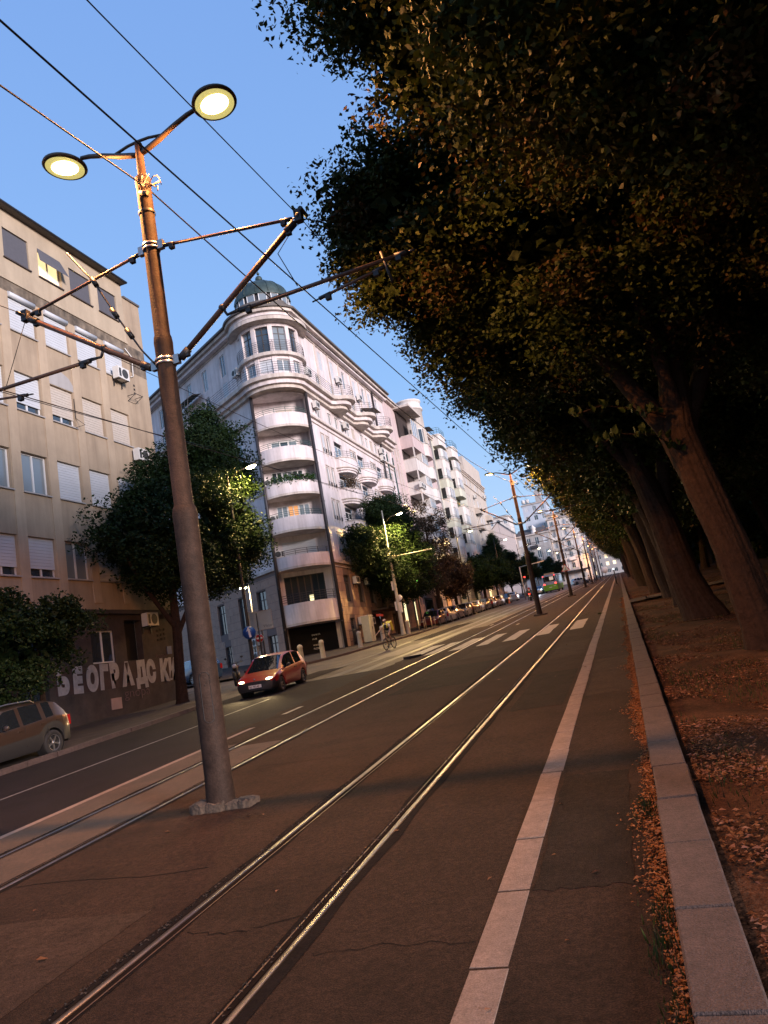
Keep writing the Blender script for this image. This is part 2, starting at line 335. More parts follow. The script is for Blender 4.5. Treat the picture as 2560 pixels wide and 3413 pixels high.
# cracks in the tram bed
def crack(pts, w, seed):
    rd = random.Random(seed); L = []; 
    for (a, b) in zip(pts[:-1], pts[1:]):
        for i in range(8):
            t = i/8; L.append((a[0]+(b[0]-a[0])*t+rd.uniform(-.02,.02), a[1]+(b[1]-a[1])*t+rd.uniform(-.03,.03)))
    L.append(pts[-1]); vs = []
    for (x, y) in L:
        ww = w*rd.uniform(.4, 1.2); vs += [(x, y-ww, gz(y)+.003), (x, y+ww, gz(y)+.003)]
    g = MB(); g.add(vs, [(2*i, 2*i+1, 2*i+3, 2*i+2) for i in range(len(L)-1)]); struct('road_crack', g, TAR, fix=False)
crack([(-3.45,4.95),(-3.0,4.9),(-2.62,5.1)], .008, 1); crack([(-2.3,4.5),(-1.8,4.58),(-1.25,4.55)], .004, 2); crack([(-6.3,30.8),(-5.3,33.9),(-4.2,36.8)], .03, 3); crack([(-2.2,38.6),(-.9,39.3),(-.3,38.9)], .07, 4)
crack([(-6.6,24.4),(-8.3,29.2),(-9.0,33.6)], .03, 5)

def slabs(name, x0, x1, y0, y1, z0, z1, M, piece, bevel=.012, gap=.015):
    rt = setp(bpy.data.objects.new(name, None), kind='structure'); link(rt)
    meshes = []
    for k in range(4):
        b = MB(); w = x1-x0; j = random.Random(k+int(100*x1)); e = bevel
        L = 1.0-gap*1.5
        b.v = [(0,0,z0),(w,0,z0),(w,L,z0),(0,L,z0),(0,0,z1-e),(w,0,z1-e),(w,L,z1-e),(0,L,z1-e),(e,e*.5,z1),(w-e,e*.5,z1+j.uniform(-.004,.004)),(w-e,L-e*.5,z1),(e,L-e*.5,z1+j.uniform(-.004,.004))]
        b.f = [(0,1,5,4),(1,2,6,5),(2,3,7,6),(3,0,4,7),(4,5,9,8),(5,6,10,9),(6,7,11,10),(7,4,8,11),(8,9,10,11)]
        b.m = [0]*9; b.sm = [False]*9; meshes.append(b.mesh(piece, M))
    n = int(y1-y0); rd = random.Random(5)
    lim = min(n, 62)
    for i in range(lim):
        o = bpy.data.objects.new(piece, meshes[rd.randrange(4)]); o.location = (x0+rd.uniform(-.006,.006), y0+i, gz(y0+i)+rd.uniform(-.003,.003)); o.rotation_euler = (math.atan(GR), 0, rd.uniform(-.004,.004)); link(o, rt)
    if n > lim:
        b = MB(); ya = y0+lim
        for i in range(n-lim):
            y = ya+i; b.add([(x0,y,gz(y)+z1),(x1,y,gz(y)+z1),(x1,y+.985,gz(y+.985)+z1),(x0,y+.985,gz(y+.985)+z1)], [(0,1,2,3)])
        for (xx) in (x0, x1): strip_w = b.add([(xx,ya,gz(ya)+z0),(xx,y1,gz(y1)+z0),(xx,y1,gz(y1)+z1-.002),(xx,ya,gz(ya)+z1-.002)], [(0,1,2,3)])
        part(piece+'s_far', b, M, rt, kind='stuff', fix=False)
    return rt
slabs('track_edging', -1.23, -1.01, 1.24, 230.24, -.08, .006, CONC, 'edging_slab', .006)
slabs('kerb', -.12, .185, -.43, 250, -.25, .10, KERB, 'kerb_stone')
g = MB(); strip_sheet(g, -8.62, -8.47, -5, 15.6, .007, 2); strip_sheet(g, -8.62, -8.47, 50, 300, .007, 20); struct('tram_bed_edging', g, CONC, fix=False)
# worn lane line and faded dashes on the far side
g = MB(); strip_sheet(g, -11.36, -11.27, 9.5, 22, .007, 2)
struct('lane_line', g, mat('worn_paint', (.13,.12,.12), .7, var=.5, vscale=9), fix=False)
g = MB()
for (x, y, l) in ((-8.6,17.2,1.1),(-5.9,41,1.0),(-8.2,46,1.2),(-8.9,56,2.0),(-8.9,66,2),(-8.9,76,2)): strip_sheet(g, x, x+.14, y, y+l, .008, 3)
struct('road_marking', g, PAINTW, fix=False)
zr = setp(bpy.data.objects.new('zebra_crossing', None), kind='structure'); link(zr)
for x in (-8.75, -7.85, -6.78, -5.72, -4.64, -3.30, -2.02):
    w = .50 if x > -6.5 else .62; g = MB(); y0, y1 = 29.5, 34.9
    rd = random.Random(int(x*100)); nn = 14
    vs = []
    for i in range(nn+1):
        y = y0+(y1-y0)*i/nn; vs += [(x-w/2+rd.uniform(-.02,.02), y+(rd.uniform(-.1,.1) if i in (0,nn) else 0), gz(y)+.009), (x+w/2+rd.uniform(-.02,.02), y+(rd.uniform(-.1,.1) if i in (0,nn) else 0), gz(y)+.009)]
    g.add(vs, [(2*i, 2*i+1, 2*i+3, 2*i+2) for i in range(nn)]); part('stripe', g, PAINTW, zr, fix=False)
# pavements on the left
kx = lambda y: -14.38 if y < 22 else -14.38-(y-22)**1.5*.16
g = MB()
n = 24; ys = [-6+30.5*i/n for i in range(n+1)]; vs = []
for y in ys: vs += [(-19.9, y, gz(y)+.10), (kx(y), y, gz(y)+.10), (kx(y), y, gz(y)-.1)]
g.add(vs, [(3*i, 3*i+1, 3*i+4, 3*i+3) for i in range(n)]+[(3*i+1, 3*i+2, 3*i+5, 3*i+4) for i in range(n)])
g.add([(-60,24.4,gz(24.4)+.1),(-19.9,24.4,gz(24.4)+.1),(-19.9,31.5,gz(31.5)+.1),(-60,31.5,gz(31.5)+.1)],[(0,1,2,3)])
struct('pavement', g, PAVE, fix=False)
def kx2(y):
    P = [(36.6,-20.3),(38.3,-17.6),(41.7,-16.35),(49,-15.75),(54,-15.0),(61.3,-15.1),(62.2,-16.2),(62.8,-17.6),(140,-17.7),(240,-17.9)]
    for (a, b) in zip(P[:-1], P[1:]):
        if y <= b[0]: return a[1]+(b[1]-a[1])*(y-a[0])/(b[0]-a[0])
    return P[-1][1]
ys = [36.6,37.4,38.3,40,41.7,45,49,52,54,58,61.3,62.2,62.8,70,80,100,120,140,170,200,240]; n = len(ys)-1; vs = []
for y in ys: vs += [(-24, y, gz(y)+.12), (kx2(y), y, gz(y)+.12), (kx2(y), y, gz(y)-.1)]
g = MB(); g.add(vs, [(3*i, 3*i+1, 3*i+4, 3*i+3) for i in range(n)]+[(3*i+1, 3*i+2, 3*i+5, 3*i+4) for i in range(n)]); g.add([(-50,44,gz(44)+.1),(-24,36.6,gz(36.6)+.12),(-24,60,gz(60)+.12),(-50,60,gz(60)+.12)],[(0,1,2,3)])
struct('pavement_corner', g, PAVE, fix=False)
def kerbrow(name, fx, y0, y1, pitch=1.0):
    rt = setp(bpy.data.objects.new(name, None), kind='structure'); link(rt); rd = random.Random(9)
    b = MB(); b.box(-.16, 0, 0, pitch-.02, -.25, .125); me = b.mesh('kerb_stone', KERB)
    y = y0
    while y < y1:
        dx = fx(y+pitch)-fx(y); a = math.atan2(dx, pitch); l = math.hypot(dx, pitch)/pitch
        o = bpy.data.objects.new('kerb_stone', me); o.location = (fx(y)+.07+rd.uniform(-.012,.012), y, gz(y)+rd.uniform(-.006,.006)); o.rotation_euler = (math.atan(GR), 0, -a); o.scale = (1, l, 1); link(o, rt); y += pitch
kerbrow('kerb_left', kx, -2, 24); kerbrow('kerb_corner', kx2, 38, 62)
# verge: gently uneven earth with drifts of leaves
g = MB(); nx, ny = 26, 90; vs = []; rd = random.Random(2)
for j in range(ny+1):
    y = -4+j*(74/ny) if j < 70 else -4+70*(74/ny)+(j-70)*18
    for i in range(nx+1):
        x = .17+i**1.35*.22
        vs.append((x, y, gz(y)-.06+(.05*math.sin(x*1.7+y*.8)+.04*math.sin(y*2.3-x)+rd.uniform(-.015,.015))*min(1, i/3)+min(.35, x*.03)))
g.add(vs, [(j*(nx+1)+i, j*(nx+1)+i+1, (j+1)*(nx+1)+i+1, (j+1)*(nx+1)+i) for j in range(ny) for i in range(nx)], 0, True)
struct('verge', g, SOIL, fix=False)
g = MB(); g.add([(.18,41.2,gz(41.2)+.09),(14,46,gz(46)+.35),(14,49.5,gz(49.5)+.35),(.18,44.4,gz(44.4)+.09)],[(0,1,2,3)])
for t in (.06,.13): 
    x = .18+13.8*t; g.box(x, x+.06, 41.4+4.8*t, 44.4+4.8*t, gz(43)+.05, gz(43)+.16)
struct('park_path', g, PAVE, fix=False)
# loose leaves and grass
def scatter(name, M, n, fpos, size, seed, upright=0.15, blade=False):
    rs = np.random.RandomState(seed); P = fpos(rs, n); n = len(P)
    a = rs.rand(n)*2*np.pi; s = size*(.5+rs.rand(n)); tilt = (rs.rand(n, 3)-.5)*2*upright
    if blade:
        d = np.stack([np.cos(a), np.sin(a), np.zeros(n)], 1); up_ = np.stack([(rs.rand(n)-.5)*.6, (rs.rand(n)-.5)*.6, np.ones(n)], 1)
        V = np.stack([P-d*s[:,None]*.09, P+d*s[:,None]*.09, P+up_*s[:,None]], 1); k = 3
    else:
        u = np.stack([np.cos(a), np.sin(a), np.zeros(n)], 1)+tilt; v = np.stack([-np.sin(a), np.cos(a), np.zeros(n)], 1)*.75+tilt[:, ::-1]
        z = np.array([0,0,1])*upright
        V = np.stack([P-u*s[:,None], P-v*s[:,None]*.8+z*s[:,None], P+u*s[:,None], P+v*s[:,None]*.8+z*s[:,None]], 1); k = 4
    me = bpy.data.meshes.new(name); V = V.reshape(-1, 3).astype(np.float32)
    me.vertices.add(len(V)); me.vertices.foreach_set('co', V.ravel()); me.loops.add(n*k); me.loops.foreach_set('vertex_index', np.arange(n*k, dtype=np.int32))
    me.polygons.add(n); me.polygons.foreach_set('loop_start', np.arange(0, n*k, k, dtype=np.int32)); me.polygons.foreach_set('loop_total', np.full(n, k, dtype=np.int32))
    at = me.attributes.new('tint', 'FLOAT', 'FACE'); at.data.foreach_set('value', rs.rand(n).astype(np.float32))
    me.materials.append(M); me.update(); o = bpy.data.objects.new(name, me); link(o); setp(o, kind='stuff'); return o
def pv(rs, n):     # leaves lying on the verge in drifts
    y = 2+rs.rand(n)**1.7*60; x = .25+rs.rand(n)**1.3*7
    dn = np.sin(x*2.1+y*.9)+np.sin(y*1.7-x*1.3)+.9*np.sin(x*5.2+y*3.1)
    k = dn+rs.rand(n)*1.6 > .75; x, y = x[k], y[k]
    z = GR*y-.045+(.05*np.sin(x*1.7+y*.8)+.04*np.sin(y*2.3-x))*np.minimum(1, x/1.0)+np.minimum(.35, x*.03)
    return np.stack([x, y, z+.02], 1)
scatter('fallen_leaves', LEAFD, 130000, pv, .021, 11, .35)
def pk(rs, n):     # the drift against the kerb on the road side
    y = 1.5+rs.rand(n)**1.5*50; w = .062+.03*np.sin(y*1.3)+.02*np.sin(y*4.1); x = -.13-np.abs(rs.randn(n))*np.maximum(.03, w)
    return np.stack([x, y, GR*y+.008+rs.rand(n)*.02], 1)
scatter('leaf_litter', mat_litter, 20000, pk, .013, 12, .4)
def pr(rs, n): x = -6+6*rs.rand(n)**.5; y = 2+rs.rand(n)*25; return np.stack([x, y, GR*y+.012], 1)
scatter('stray_leaves', LEAFD, 46, pr, .028, 13, .25)
def pg(rs, n):
    y = 2+rs.rand(n)**1.6*45; x = .3+rs.rand(n)*7; dn = np.sin(x*1.3-y*.5)+np.sin(y*.9+x*2.3); k = dn > .2; x, y = x[k], y[k]
    return np.stack([x, y, GR*y-.05+np.minimum(.35, x*.03)], 1)
scatter('grass', GRASSM, 42000, pg, .055, 14, blade=True)
def pt(rs, n):
    c = np.array([(-.2,4.3),(-.17,4.7),(-.2,6.6),(-1.3,37),(-.15,3.6)])[rs.randint(5, size=n)]; q = c+rs.randn(n, 2)*np.array([.05,.16])
    return np.stack([q[:,0], q[:,1], GR*q[:,1]+.005], 1)
scatter('weed_tufts', GRASSM, 900, pt, .05, 15, blade=True)
def pgv(rs, n):
    y = 1+rs.rand(n)*40; s = rs.randint(4, size=n); x = np.array([-3.62,-2.46,-7.63,-6.47])[s]-.09+rs.randn(n)*.022; return np.stack([x, y, GR*y+.008], 1)
scatter('rail_grit', mat('grit', (.03,.022,.018), 1), 9000, pgv, .010, 16, .5)

# ------------------------------------------------------------------ windows and walls
WCACHE = {}
def cmesh(key, fn, mats):
    if key not in WCACHE: WCACHE[key] = fn().mesh(key[0], mats)
    return WCACHE[key]
def place(name, me, T, parent, root):
    o = bpy.data.objects.new(name, me); link(o, parent)
    o.matrix_basis = (Matrix.Translation(-root.location) @ T) if parent == root else T
    return o
def window(root, F, a0, a1, b0, b1, kind='glass', depth=.18, fm=FRAMEW, fmn='w', cross=True, sill=True):
    """one window in an opening of frame F; children: pane, shutter, sill"""
    w, h = round(a1-a0, 2), round(b1-b0, 2); T = F @ Matrix.Translation((a0, -depth, b0))
    def fr():
        b = MB(); t = .06
        b.box(0,t,0,.06,0,h); b.box(w-t,w,0,.06,0,h); b.box(t,w-t,0,.06,0,t); b.box(t,w-t,0,.06,h-t,h)
        if w > .75: b.box(w/2-t*.6,w/2+t*.6,0,.065,t,h-t)
        if cross and h > 1.9: b.box(t,w-t,0,.055,h*.72-.03,h*.72+.03)
        return b
    o = place('window', cmesh(('window',w,h,fmn,cross), fr, fm), T, root, root)
    def pane(): b = MB(); b.box(.05,w-.05,.02,.03,.05,h-.05); return b
    gm = {'glass': GLASS, 'curtain': GLASSB, 'lit': LIT, 'lity': LITY, 'lito': LITO}.get(kind, GLASS)
    place('pane', cmesh(('pane',w,h,gm.name), pane, gm), Matrix.Identity(4), o, root)
    if kind.startswith('shut') or kind.startswith('half'):
        fr_ = 1.0 if kind.startswith('shut') else (.80 if kind.startswith('half8') else .62)
        sm = SHUTB if kind.endswith('b') else SHUT
        def sh():
            b = MB(); n = max(4, int(h*fr_/.11)); z1 = h
            z0 = h*(1-fr_)+.02
            for i in range(n):
                za, zb = z0+(z1-z0)*i/n, z0+(z1-z0)*(i+1)/n
                b.add([(0,.085,za),(w,.085,za),(w,.10,za+.01),(0,.10,za+.01),(w,.10,zb-.006),(0,.10,zb-.006),(w,.085,zb),(0,.085,zb)], [(0,1,2,3),(3,2,4,5),(5,4,6,7)])
            return b
        place('shutter', cmesh(('shutter',w,h,kind,sm.name), sh, sm), Matrix.Identity(4), o, root)
    return o
def wall(root, F, a0, a1, b0, b1, holes, M, depth=.2, name='wall', back=True, Mback=None, label=None):
    mb = MB(); A = sorted({a0, a1, *[h[0] for h in holes], *[h[1] for h in holes]}); B = sorted({b0, b1, *[h[2] for h in holes], *[h[3] for h in holes]})
    A = [a for a in A if a0-1e-6 <= a <= a1+1e-6]; B = [b for b in B if b0-1e-6 <= b <= b1+1e-6]
    for i in range(len(A)-1):
        for j in range(len(B)-1):
            ca, cb = (A[i]+A[i+1])/2, (B[j]+B[j+1])/2
            if any(h[0] < ca < h[1] and h[2] < cb < h[3] for h in holes): continue
            mb.add([(A[i],0,B[j]),(A[i+1],0,B[j]),(A[i+1],0,B[j+1]),(A[i],0,B[j+1])], [(0,1,2,3)], 0, T=F)
    for (x0, x1, z0, z1) in [h[:4] for h in holes]:
        D = depth
        mb.add([(x0,0,z0),(x1,0,z0),(x1,-D,z0),(x0,-D,z0)], [(0,1,2,3)], 0, T=F); mb.add([(x0,0,z1),(x1,0,z1),(x1,-D,z1),(x0,-D,z1)], [(0,1,2,3)], 0, T=F)
        mb.add([(x0,0,z0),(x0,0,z1),(x0,-D,z1),(x0,-D,z0)], [(0,1,2,3)], 0, T=F); mb.add([(x1,0,z0),(x1,0,z1),(x1,-D,z1),(x1,-D,z0)], [(0,1,2,3)], 0, T=F)
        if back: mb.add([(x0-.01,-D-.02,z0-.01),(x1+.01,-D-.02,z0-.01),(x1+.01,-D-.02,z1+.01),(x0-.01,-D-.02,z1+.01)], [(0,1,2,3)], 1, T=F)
    return part(name, mb, [M, Mback or DARKIN], root, fix=False, label=label)
def bxp(root, name, F, a0, a1, c0, c1, b0, b1, M, kind=None, label=None):
    mb = MB(); mb.box(a0,a1,c0,c1,b0,b1,T=F); return part(name, mb, M, root, kind=kind, label=label)
AC_ME = None
def ac(F, a, c, b, label, s=1.0, group='air conditioning units on the facades'):
    """outdoor air conditioning unit hung on a wall (a thing of its own)"""
    global AC_ME
    if AC_ME is None:
        b1 = MB(); b1.box(-.40,.40,.08,.38,0,.56)
        b2 = MB(); 
        for q in range(6): b2.lathe([(.20-.035*q,.386),(.212-.035*q,.386)], (0,0,0), 20, T=Matrix.Translation((.10,0,.28)) @ Matrix.Rotation(R(-90),4,'X'))
        b2.lathe([(0,.382),(.225,.382)], (0,0,0), 20, T=Matrix.Translation((.10,0,.28)) @ Matrix.Rotation(R(-90),4,'X'))
        b2.box(-.33,-.18,.379,.386,.08,.48)
        b3 = MB(); 
        for x in (-.28, .28): b3.box(x-.02,x+.02,0,.40,-.04,0); b3.box(x-.02,x+.02,0,.03,-.30,0)
        AC_ME = (b1.mesh('housing', ACW), b2.mesh('fan_grille', ACD), b3.mesh('bracket', DARKM))
    T = F @ Matrix.Translation((a, c, b)) @ Matrix.Scale(s, 4)
    o = bpy.data.objects.new('air_conditioner', None); link(o); o.matrix_world = T; setp(o, label, 'air conditioner', group)
    for nm, me in zip(('housing','fan_grille','bracket'), AC_ME): link(bpy.data.objects.new(nm, me), o)
    return o
def arc(cx, cy, rr, a0, a1, n): return [(cx+rr*math.cos(a0+(a1-a0)*i/n), cy+rr*math.sin(a0+(a1-a0)*i/n)) for i in range(n+1)]
def railing(root, pts, z, hs=(.12,.26,.40), post=3, h=None, M=None, r=.018, name='railing'):
    mb = MB(); M = M or IRON
    for q in hs: mb.tube([(p[0],p[1],z+q) for p in pts], r, 5, caps=False)
    for i in range(0, len(pts), post): mb.tube([(pts[i][0],pts[i][1],z-.1),(pts[i][0],pts[i][1],z+max(hs))], r*1.1, 5)
    return part(name, mb, M, root, fix=False)

# ------------------------------------------------------------------ left apartment block (tan plaster)
def P3(F, a, c, b): return F @ Vector((a, c, b))
lb = empty('apartment_block', (-22, 20, gz(20)), 'weathered tan plaster apartment block with roller shutters and graffiti along its base', 'building')
cols = [8.55+1.85*i for i in range(11)]              # left edges of the window columns (last at 27.05)
rows = [(19.63,20.94),(16.56,18.06),(13.32,14.88),(10.10,11.66),(6.92,8.42)]
WD = 1.33
holes = []; kinds = {}
for ri, (b0, b1) in enumerate(rows):
    for ci, a in enumerate(cols):
        holes.append((a, a+WD, b0, b1))
top = [h for h in holes if h[2] > 19]; rest = [h for h in holes if h[2] < 19]
wall(lb, FR, 6, 28.88, 19.02, 21.75, top, WLB2, .22)
wall(lb, FR, 6, 28.88, 18.72, 19.02, [], WLB2)
wall(lb, FR @ Matrix.Translation((0,.006,0)), 6, 28.88, 18.12, 18.66, [], STAINM, name='stained_band'); wall(lb, FR @ Matrix.Translation((0,.006,0)), 28.9, 30.17, 17.2, 18.6, [], STAINM, name='stained_band')
wall(lb, FR, 6, 28.88, 5.7, 18.72, rest, WLB, .24)
wall(lb, FR, 28.88, 30.18, 5.7, 21.1, [], WLB)
wall(lb, FR, 6, 30.18, 0.2, 1.95, [], WLBG)
wall(lb, FR, 6, 30.18, 1.95, 5.7, [(24.3,25.65,3.62,4.9),(20.6,21.9,1.95,4.9),(17.0,18.3,3.6,4.9),(26.4,27.5,3.62,5.3)], WLBG, .3)
SB = MB(); SB.add([(-19.72,30.18,0),(-34,30.18,0),(-34,30.18,21.1),(-19.72,30.18,21.1)],[(0,1,2,3)]); part('side_wall', SB, WLB, lb, fix=False)
SB = MB(); SB.add([(-19.72,6,0),(-34,6,0),(-34,6,21.9),(-19.72,6,21.9)],[(0,1,2,3)]); part('side_wall', SB, WLB, lb, fix=False)
rf = MB(); rf.box(-34,-19.42,6,28.95,21.75,21.87); rf.box(-34,-19.50,6,28.9,21.87,21.95); rf.add([(-19.5,6,21.95),(-19.5,28.9,21.95),(-24,28.9,22.7),(-24,6,22.7)],[(0,1,2,3)])
part('roof', rf, ROOFM, lb); rf = MB(); rf.box(-34,-19.65,28.95,30.2,21.1,21.2); part('roof', rf, ROOFM, lb)
rt = MB(); rt.tube([(-19.40,6,21.80),(-19.40,28.95,21.80)], .06, 8); part('gutter', rt, PIPE, lb)
# shallow pilaster strips between the window columns
for i in range(len(cols)-1):
    a = cols[i]+WD; mb = MB(); mb.box(a+.03,a+.49,.0,.035,6.0,18.10,T=FR); part('pilaster', mb, mat('tan_plaster_pier', (.42,.325,.23), .92, var=.12, vscale=.9, bump=.3, bscale=35, stain=.35), lb)
mb = MB(); mb.box(6,28.9,.0,.05,18.62,18.74,T=FR); part('string_course', mb, WLB2, lb)
mb = MB(); mb.box(6,30.2,.0,.14,5.55,5.72,T=FR); part('string_course', mb, WLBG, lb)
rd = random.Random(21)
for ci, a in enumerate(cols):
    for ri, (b0, b1) in enumerate(rows):
        if ri == 0:
            if abs(a-23.35) < .01:     # the lit one: its sunscreen hangs out
                window(lb, FR, a, a+WD, b0, b1, 'lit', .2)
                mb = MB(); mb.add([(a,.0,b1),(a+WD,.0,b1),(a+WD,.42,b0+.42),(a,.10,b0+.72)], [(0,1,2,3)], T=FR); part('sunscreen', mb, SCREEN, lb, label='grey fabric sunscreen blowing out over the lit window', fix=False)
            else:
                window(lb, FR, a, a+WD, b0, b1, 'glass', .2)
                mb = MB(); mb.add([(a,-.07,b1),(a+WD,-.07,b1),(a+WD,-.05,b0),(a,-.05,b0)], [(0,1,2,3)], T=FR); part('sunscreen', mb, SCREEN, lb, fix=False)
        elif ri == 1:
            window(lb, FR, a, a+WD, b0, b1, 'shut', .16)
            mb = MB(); mb.tube([(a,.02,b1-.03),(a+WD,.02,b1-.03)], .11, 8, T=FR); part('shutter_box', mb, SHUT, lb)
        elif ri == 2:
            k = 'shutb' if ci >= 9 else ('half8b' if ci == 8 else ('half8' if ci == 7 else rd.choice(['shut','half8'])))
            window(lb, FR, a, a+WD, b0, b1, k, .2)
        elif ri == 3:
            k = 'curtain' if ci in (6,7,3) else 'shut'; window(lb, FR, a, a+WD, b0, b1, k, .2)
        else:
            k = {6:'half8', 7:'half8', 8:'curtain'}.get(ci, rd.choice(['shut','glass','half8'])); window(lb, FR, a, a+WD, b0, b1, k, .2)
        mb = MB(); mb.box(a-.05,a+WD+.05,-.15,.07,b0-.05,b0,T=FR); part('sill', mb, WGR if ri else WLBG, lb)
# the metal guard frame propping out the third-row shutter
mb = MB(); a = 23.35; mb.tube([(a+WD,.02,14.6),(a+WD,.02,13.75),(a+WD,.45,13.35),(a+WD-.1,.0,13.3)], .015, 5, T=FR); part('shutter_stay', mb, DARKM, lb)
window(lb, FR, 24.3, 25.65, 3.62, 4.9, 'glass', .12); window(lb, FR, 20.6, 21.9, 1.95, 4.9, 'glass', .25, FRAMED, 'd'); window(lb, FR, 17.0, 18.3, 3.6, 4.9, 'glass', .2)
mb = MB()                                       # patched lintel over the half-open shutter
mb.add([(23.3,.012,14.9),(24.75,.012,14.9),(24.75,.012,15.15),(24.5,.012,15.45),(24.1,.012,15.6),(23.6,.012,15.5),(23.32,.012,15.3)], [tuple(range(7))], T=FR); part('plaster_patch', mb, WGR, lb, fix=False)
for (a, b) in ((29.0,16.5),(29.0,16.3),(29.0,16.1),(28.6,4.75),(28.85,4.78),(29.1,4.81),(28.6,4.55),(28.85,4.58),(29.1,4.61),(28.6,4.35),(28.85,4.38),(29.1,4.41)):
    mb = MB(); mb.box(a,a+.1,.0,.012,b,b+.1,T=FR); part('vent_hole', mb, DARKIN, lb)
mb = MB(); mb.box(29.2,29.55,.0,.02,3.75,4.1,T=FR); part('house_plate', mb, mat('blue_plate', (.03,.07,.25), .5), lb, label='small blue street name plate')
mb = MB(); mb.tube([(27.45,.1,16.9),(28.8,.06,16.9),(29.0,.06,17.0),(29.05,.06,18.0),(28.6,.05,18.3)][1:], .025, 6, T=FR); part('ac_pipe', mb, ACW, lb)
T0 = FR @ Matrix.Translation((0, .006, 0)) @ Matrix.Rotation(R(90), 4, 'X')
ac(FR, 27.75, .05, 16.35, 'white air conditioner high under the last shuttered window of the tan block')
ac(FR, 27.9, .0, 5.0, 'air conditioner low on the dark base of the tan block', 1.0)
ac(FR, 28.6, .05, 12.6, 'air conditioner half hidden behind the big kerbside tree')
mb = MB(); 
for q in ((28.45,15.85),(29.0,15.85)): mb.tube([(q[0],.0,q[1]),(q[0],.45,q[1])], .015, 5, T=FR)
mb.tube([(28.45,.45,15.85),(29.0,.45,15.85)], .015, 5, T=FR); mb.tube([(28.45,.0,15.6),(28.45,.45,15.85)], .015, 5, T=FR); mb.tube([(29.0,.0,15.6),(29.0,.45,15.85)], .015, 5, T=FR); mb.tube([(28.45,.0,15.6),(29.0,.0,15.6)], .015, 5, T=FR)
part('empty_bracket', mb, DARKM, lb)
mb = MB(); mb.box(25.1,25.72,.0,.03,1.78,2.22,T=FR); part('notice_panel', mb, mat('panel_pale', (.38,.26,.24), .7, var=.1), lb, label='pale blank panel low on the graffiti wall')
# graffiti: big block letters painted on the base
GRAF = mat('graffiti_silver', (.30,.30,.34), .55, var=.25, vscale=5); GRAF2 = mat('graffiti_thin', (.17,.11,.12), .8)
def wtext(s, a, b, size, M, root, name, F=FR, off=0, c=.006, xs=1, sp=1, rot=0, ys=1):
    # frame FR mirrors handedness: text runs along -a when seen from the street, so flip x
    T = F @ Matrix.Translation((a, c, b)) @ Matrix(((1,0,0,0),(0,0,1,0),(0,1,0,0),(0,0,0,1))) @ Matrix.Rotation(R(rot), 4, 'Z') @ Matrix.Diagonal((xs, ys, 1, 1))
    return part(name, text_mb(s, size, T, off, .003, sp), M, root, fix=False)
for s, a, w in (('Ь',22.35,.86),('Е',23.15,.80),('О',23.88,.80),('Г',24.62,.78),('Р',25.28,.80),('А',26.02,.86),('Д',26.88,.84),('С',27.62,.78),('К',28.55,.82),('И',29.22,.80)):
    wtext(s, a-.04, 2.69, 1.0, GRAF, lb, 'graffiti_letter', off=.085, xs=w*1.04, c=.008, rot=rd.uniform(-3,3), ys=1.12)
wtext('gnopa', 25.95, 2.15, .55, GRAF2, lb, 'graffiti_tag', off=-.012, xs=1.3)
wtext('Anpan', 28.3, 3.62, .30, GRAF2, lb, 'graffiti_tag', off=-.008, xs=1.1)
mb = MB()                                          # dark painted field behind the letters
mb.add([(22.2,.004,2.6),(29.95,.004,2.6),(29.95,.004,3.58),(22.2,.004,3.58)], [(0,1,2,3)], T=FR); part('painted_field', mb, mat('dark_red_paint', (.05,.028,.030), .85, var=.3), lb, fix=False)

# ------------------------------------------------------------------ corner building with the dome
cb = empty('corner_building', (-22, 52, gz(52)), 'cream corner apartment building with curved balconies and a green copper dome', 'building')
PR = Vector((-19.72, 51.08)); PL = Vector((-23.25, 49.13)); Mc = (PR+PL)/2
ub = (PL-PR).normalized(); nb = Vector((.485, -.8745)); FC = frame((PR.x, PR.y, 0), ub, nb)       # corner chord: a 0..4.03
CL = (PL-PR).length
wd = Vector((-.841, .541)).normalized(); wnr = Vector((-.541, -.841)); FL = frame((PL.x, PL.y, 0), wd, wnr)  # left wing
FRB = FR
y0, y1 = 51.08, 73.35
hr = []
wins = []
for (b0, b1) in ((18.5,19.9),(15.75,17.2),(13.0,14.5),(10.3,11.8)):
    for a in (53.25, 54.25, 59.75, 60.55, 65.3, 66.1, 69.3, 70.1, 71.6): wins.append((a, a+.62, b0, b1, 'n'))
logg = []
for (b0, b1) in ((17.3,19.95),(14.7,17.1),(11.9,14.3)): logg.append((56.0,57.9,b0,b1)); logg.append((61.6,63.4,b0,b1))
logg += [(67.1,68.7,b0,b1) for (b0,b1) in ((17.3,19.9),(14.7,17.1),(11.9,14.3))]
att = []
for a in (53.2,55.6,57.1,58.4,59.9,61.2,63.6,64.9,66.2,67.6,69.6,71.4): att.append((a, a+.8, 21.35, 22.35))
top8 = [(a, a+.75, 26.2, 27.85) for a in (55.6,58.3,61.2,64.0,66.6,68.3,70.6)]; top7 = [(a, a+1.0, 23.75, 25.4) for a in (54.3,57.4,59.6,62.8,65.2,68.0,70.8)]
gfw = [(53.07,54.4,6.5,8.57),(55.85,57.15,6.5,8.57),(58.58,59.9,6.45,8.55),(61.4,62.7,6.5,8.55),(65,66.3,6.5,8.55),(68.4,69.7,6.5,8.55)]
gfd = [(53.0,54.1,3.2,5.25),(55.6,56.8,3.25,4.9),(58.2,61.2,3.2,5.6),(63.8,67.2,3.6,5.6)]
wall(cb, FR, y0, y1, 23.6, 28.65, top8+top7, WCB, .15)
wall(cb, FR, y0, y1, 21.0, 23.0, att, WCB, .2)
wall(cb, FR, y0, y1, 9.5, 21.0, [w[:4] for w in wins], WCB, .16) if False else wall(cb, FR, y0, y1, 9.5, 21.0, [w[:4] for w in wins]+logg, WCB, .16, back=True)
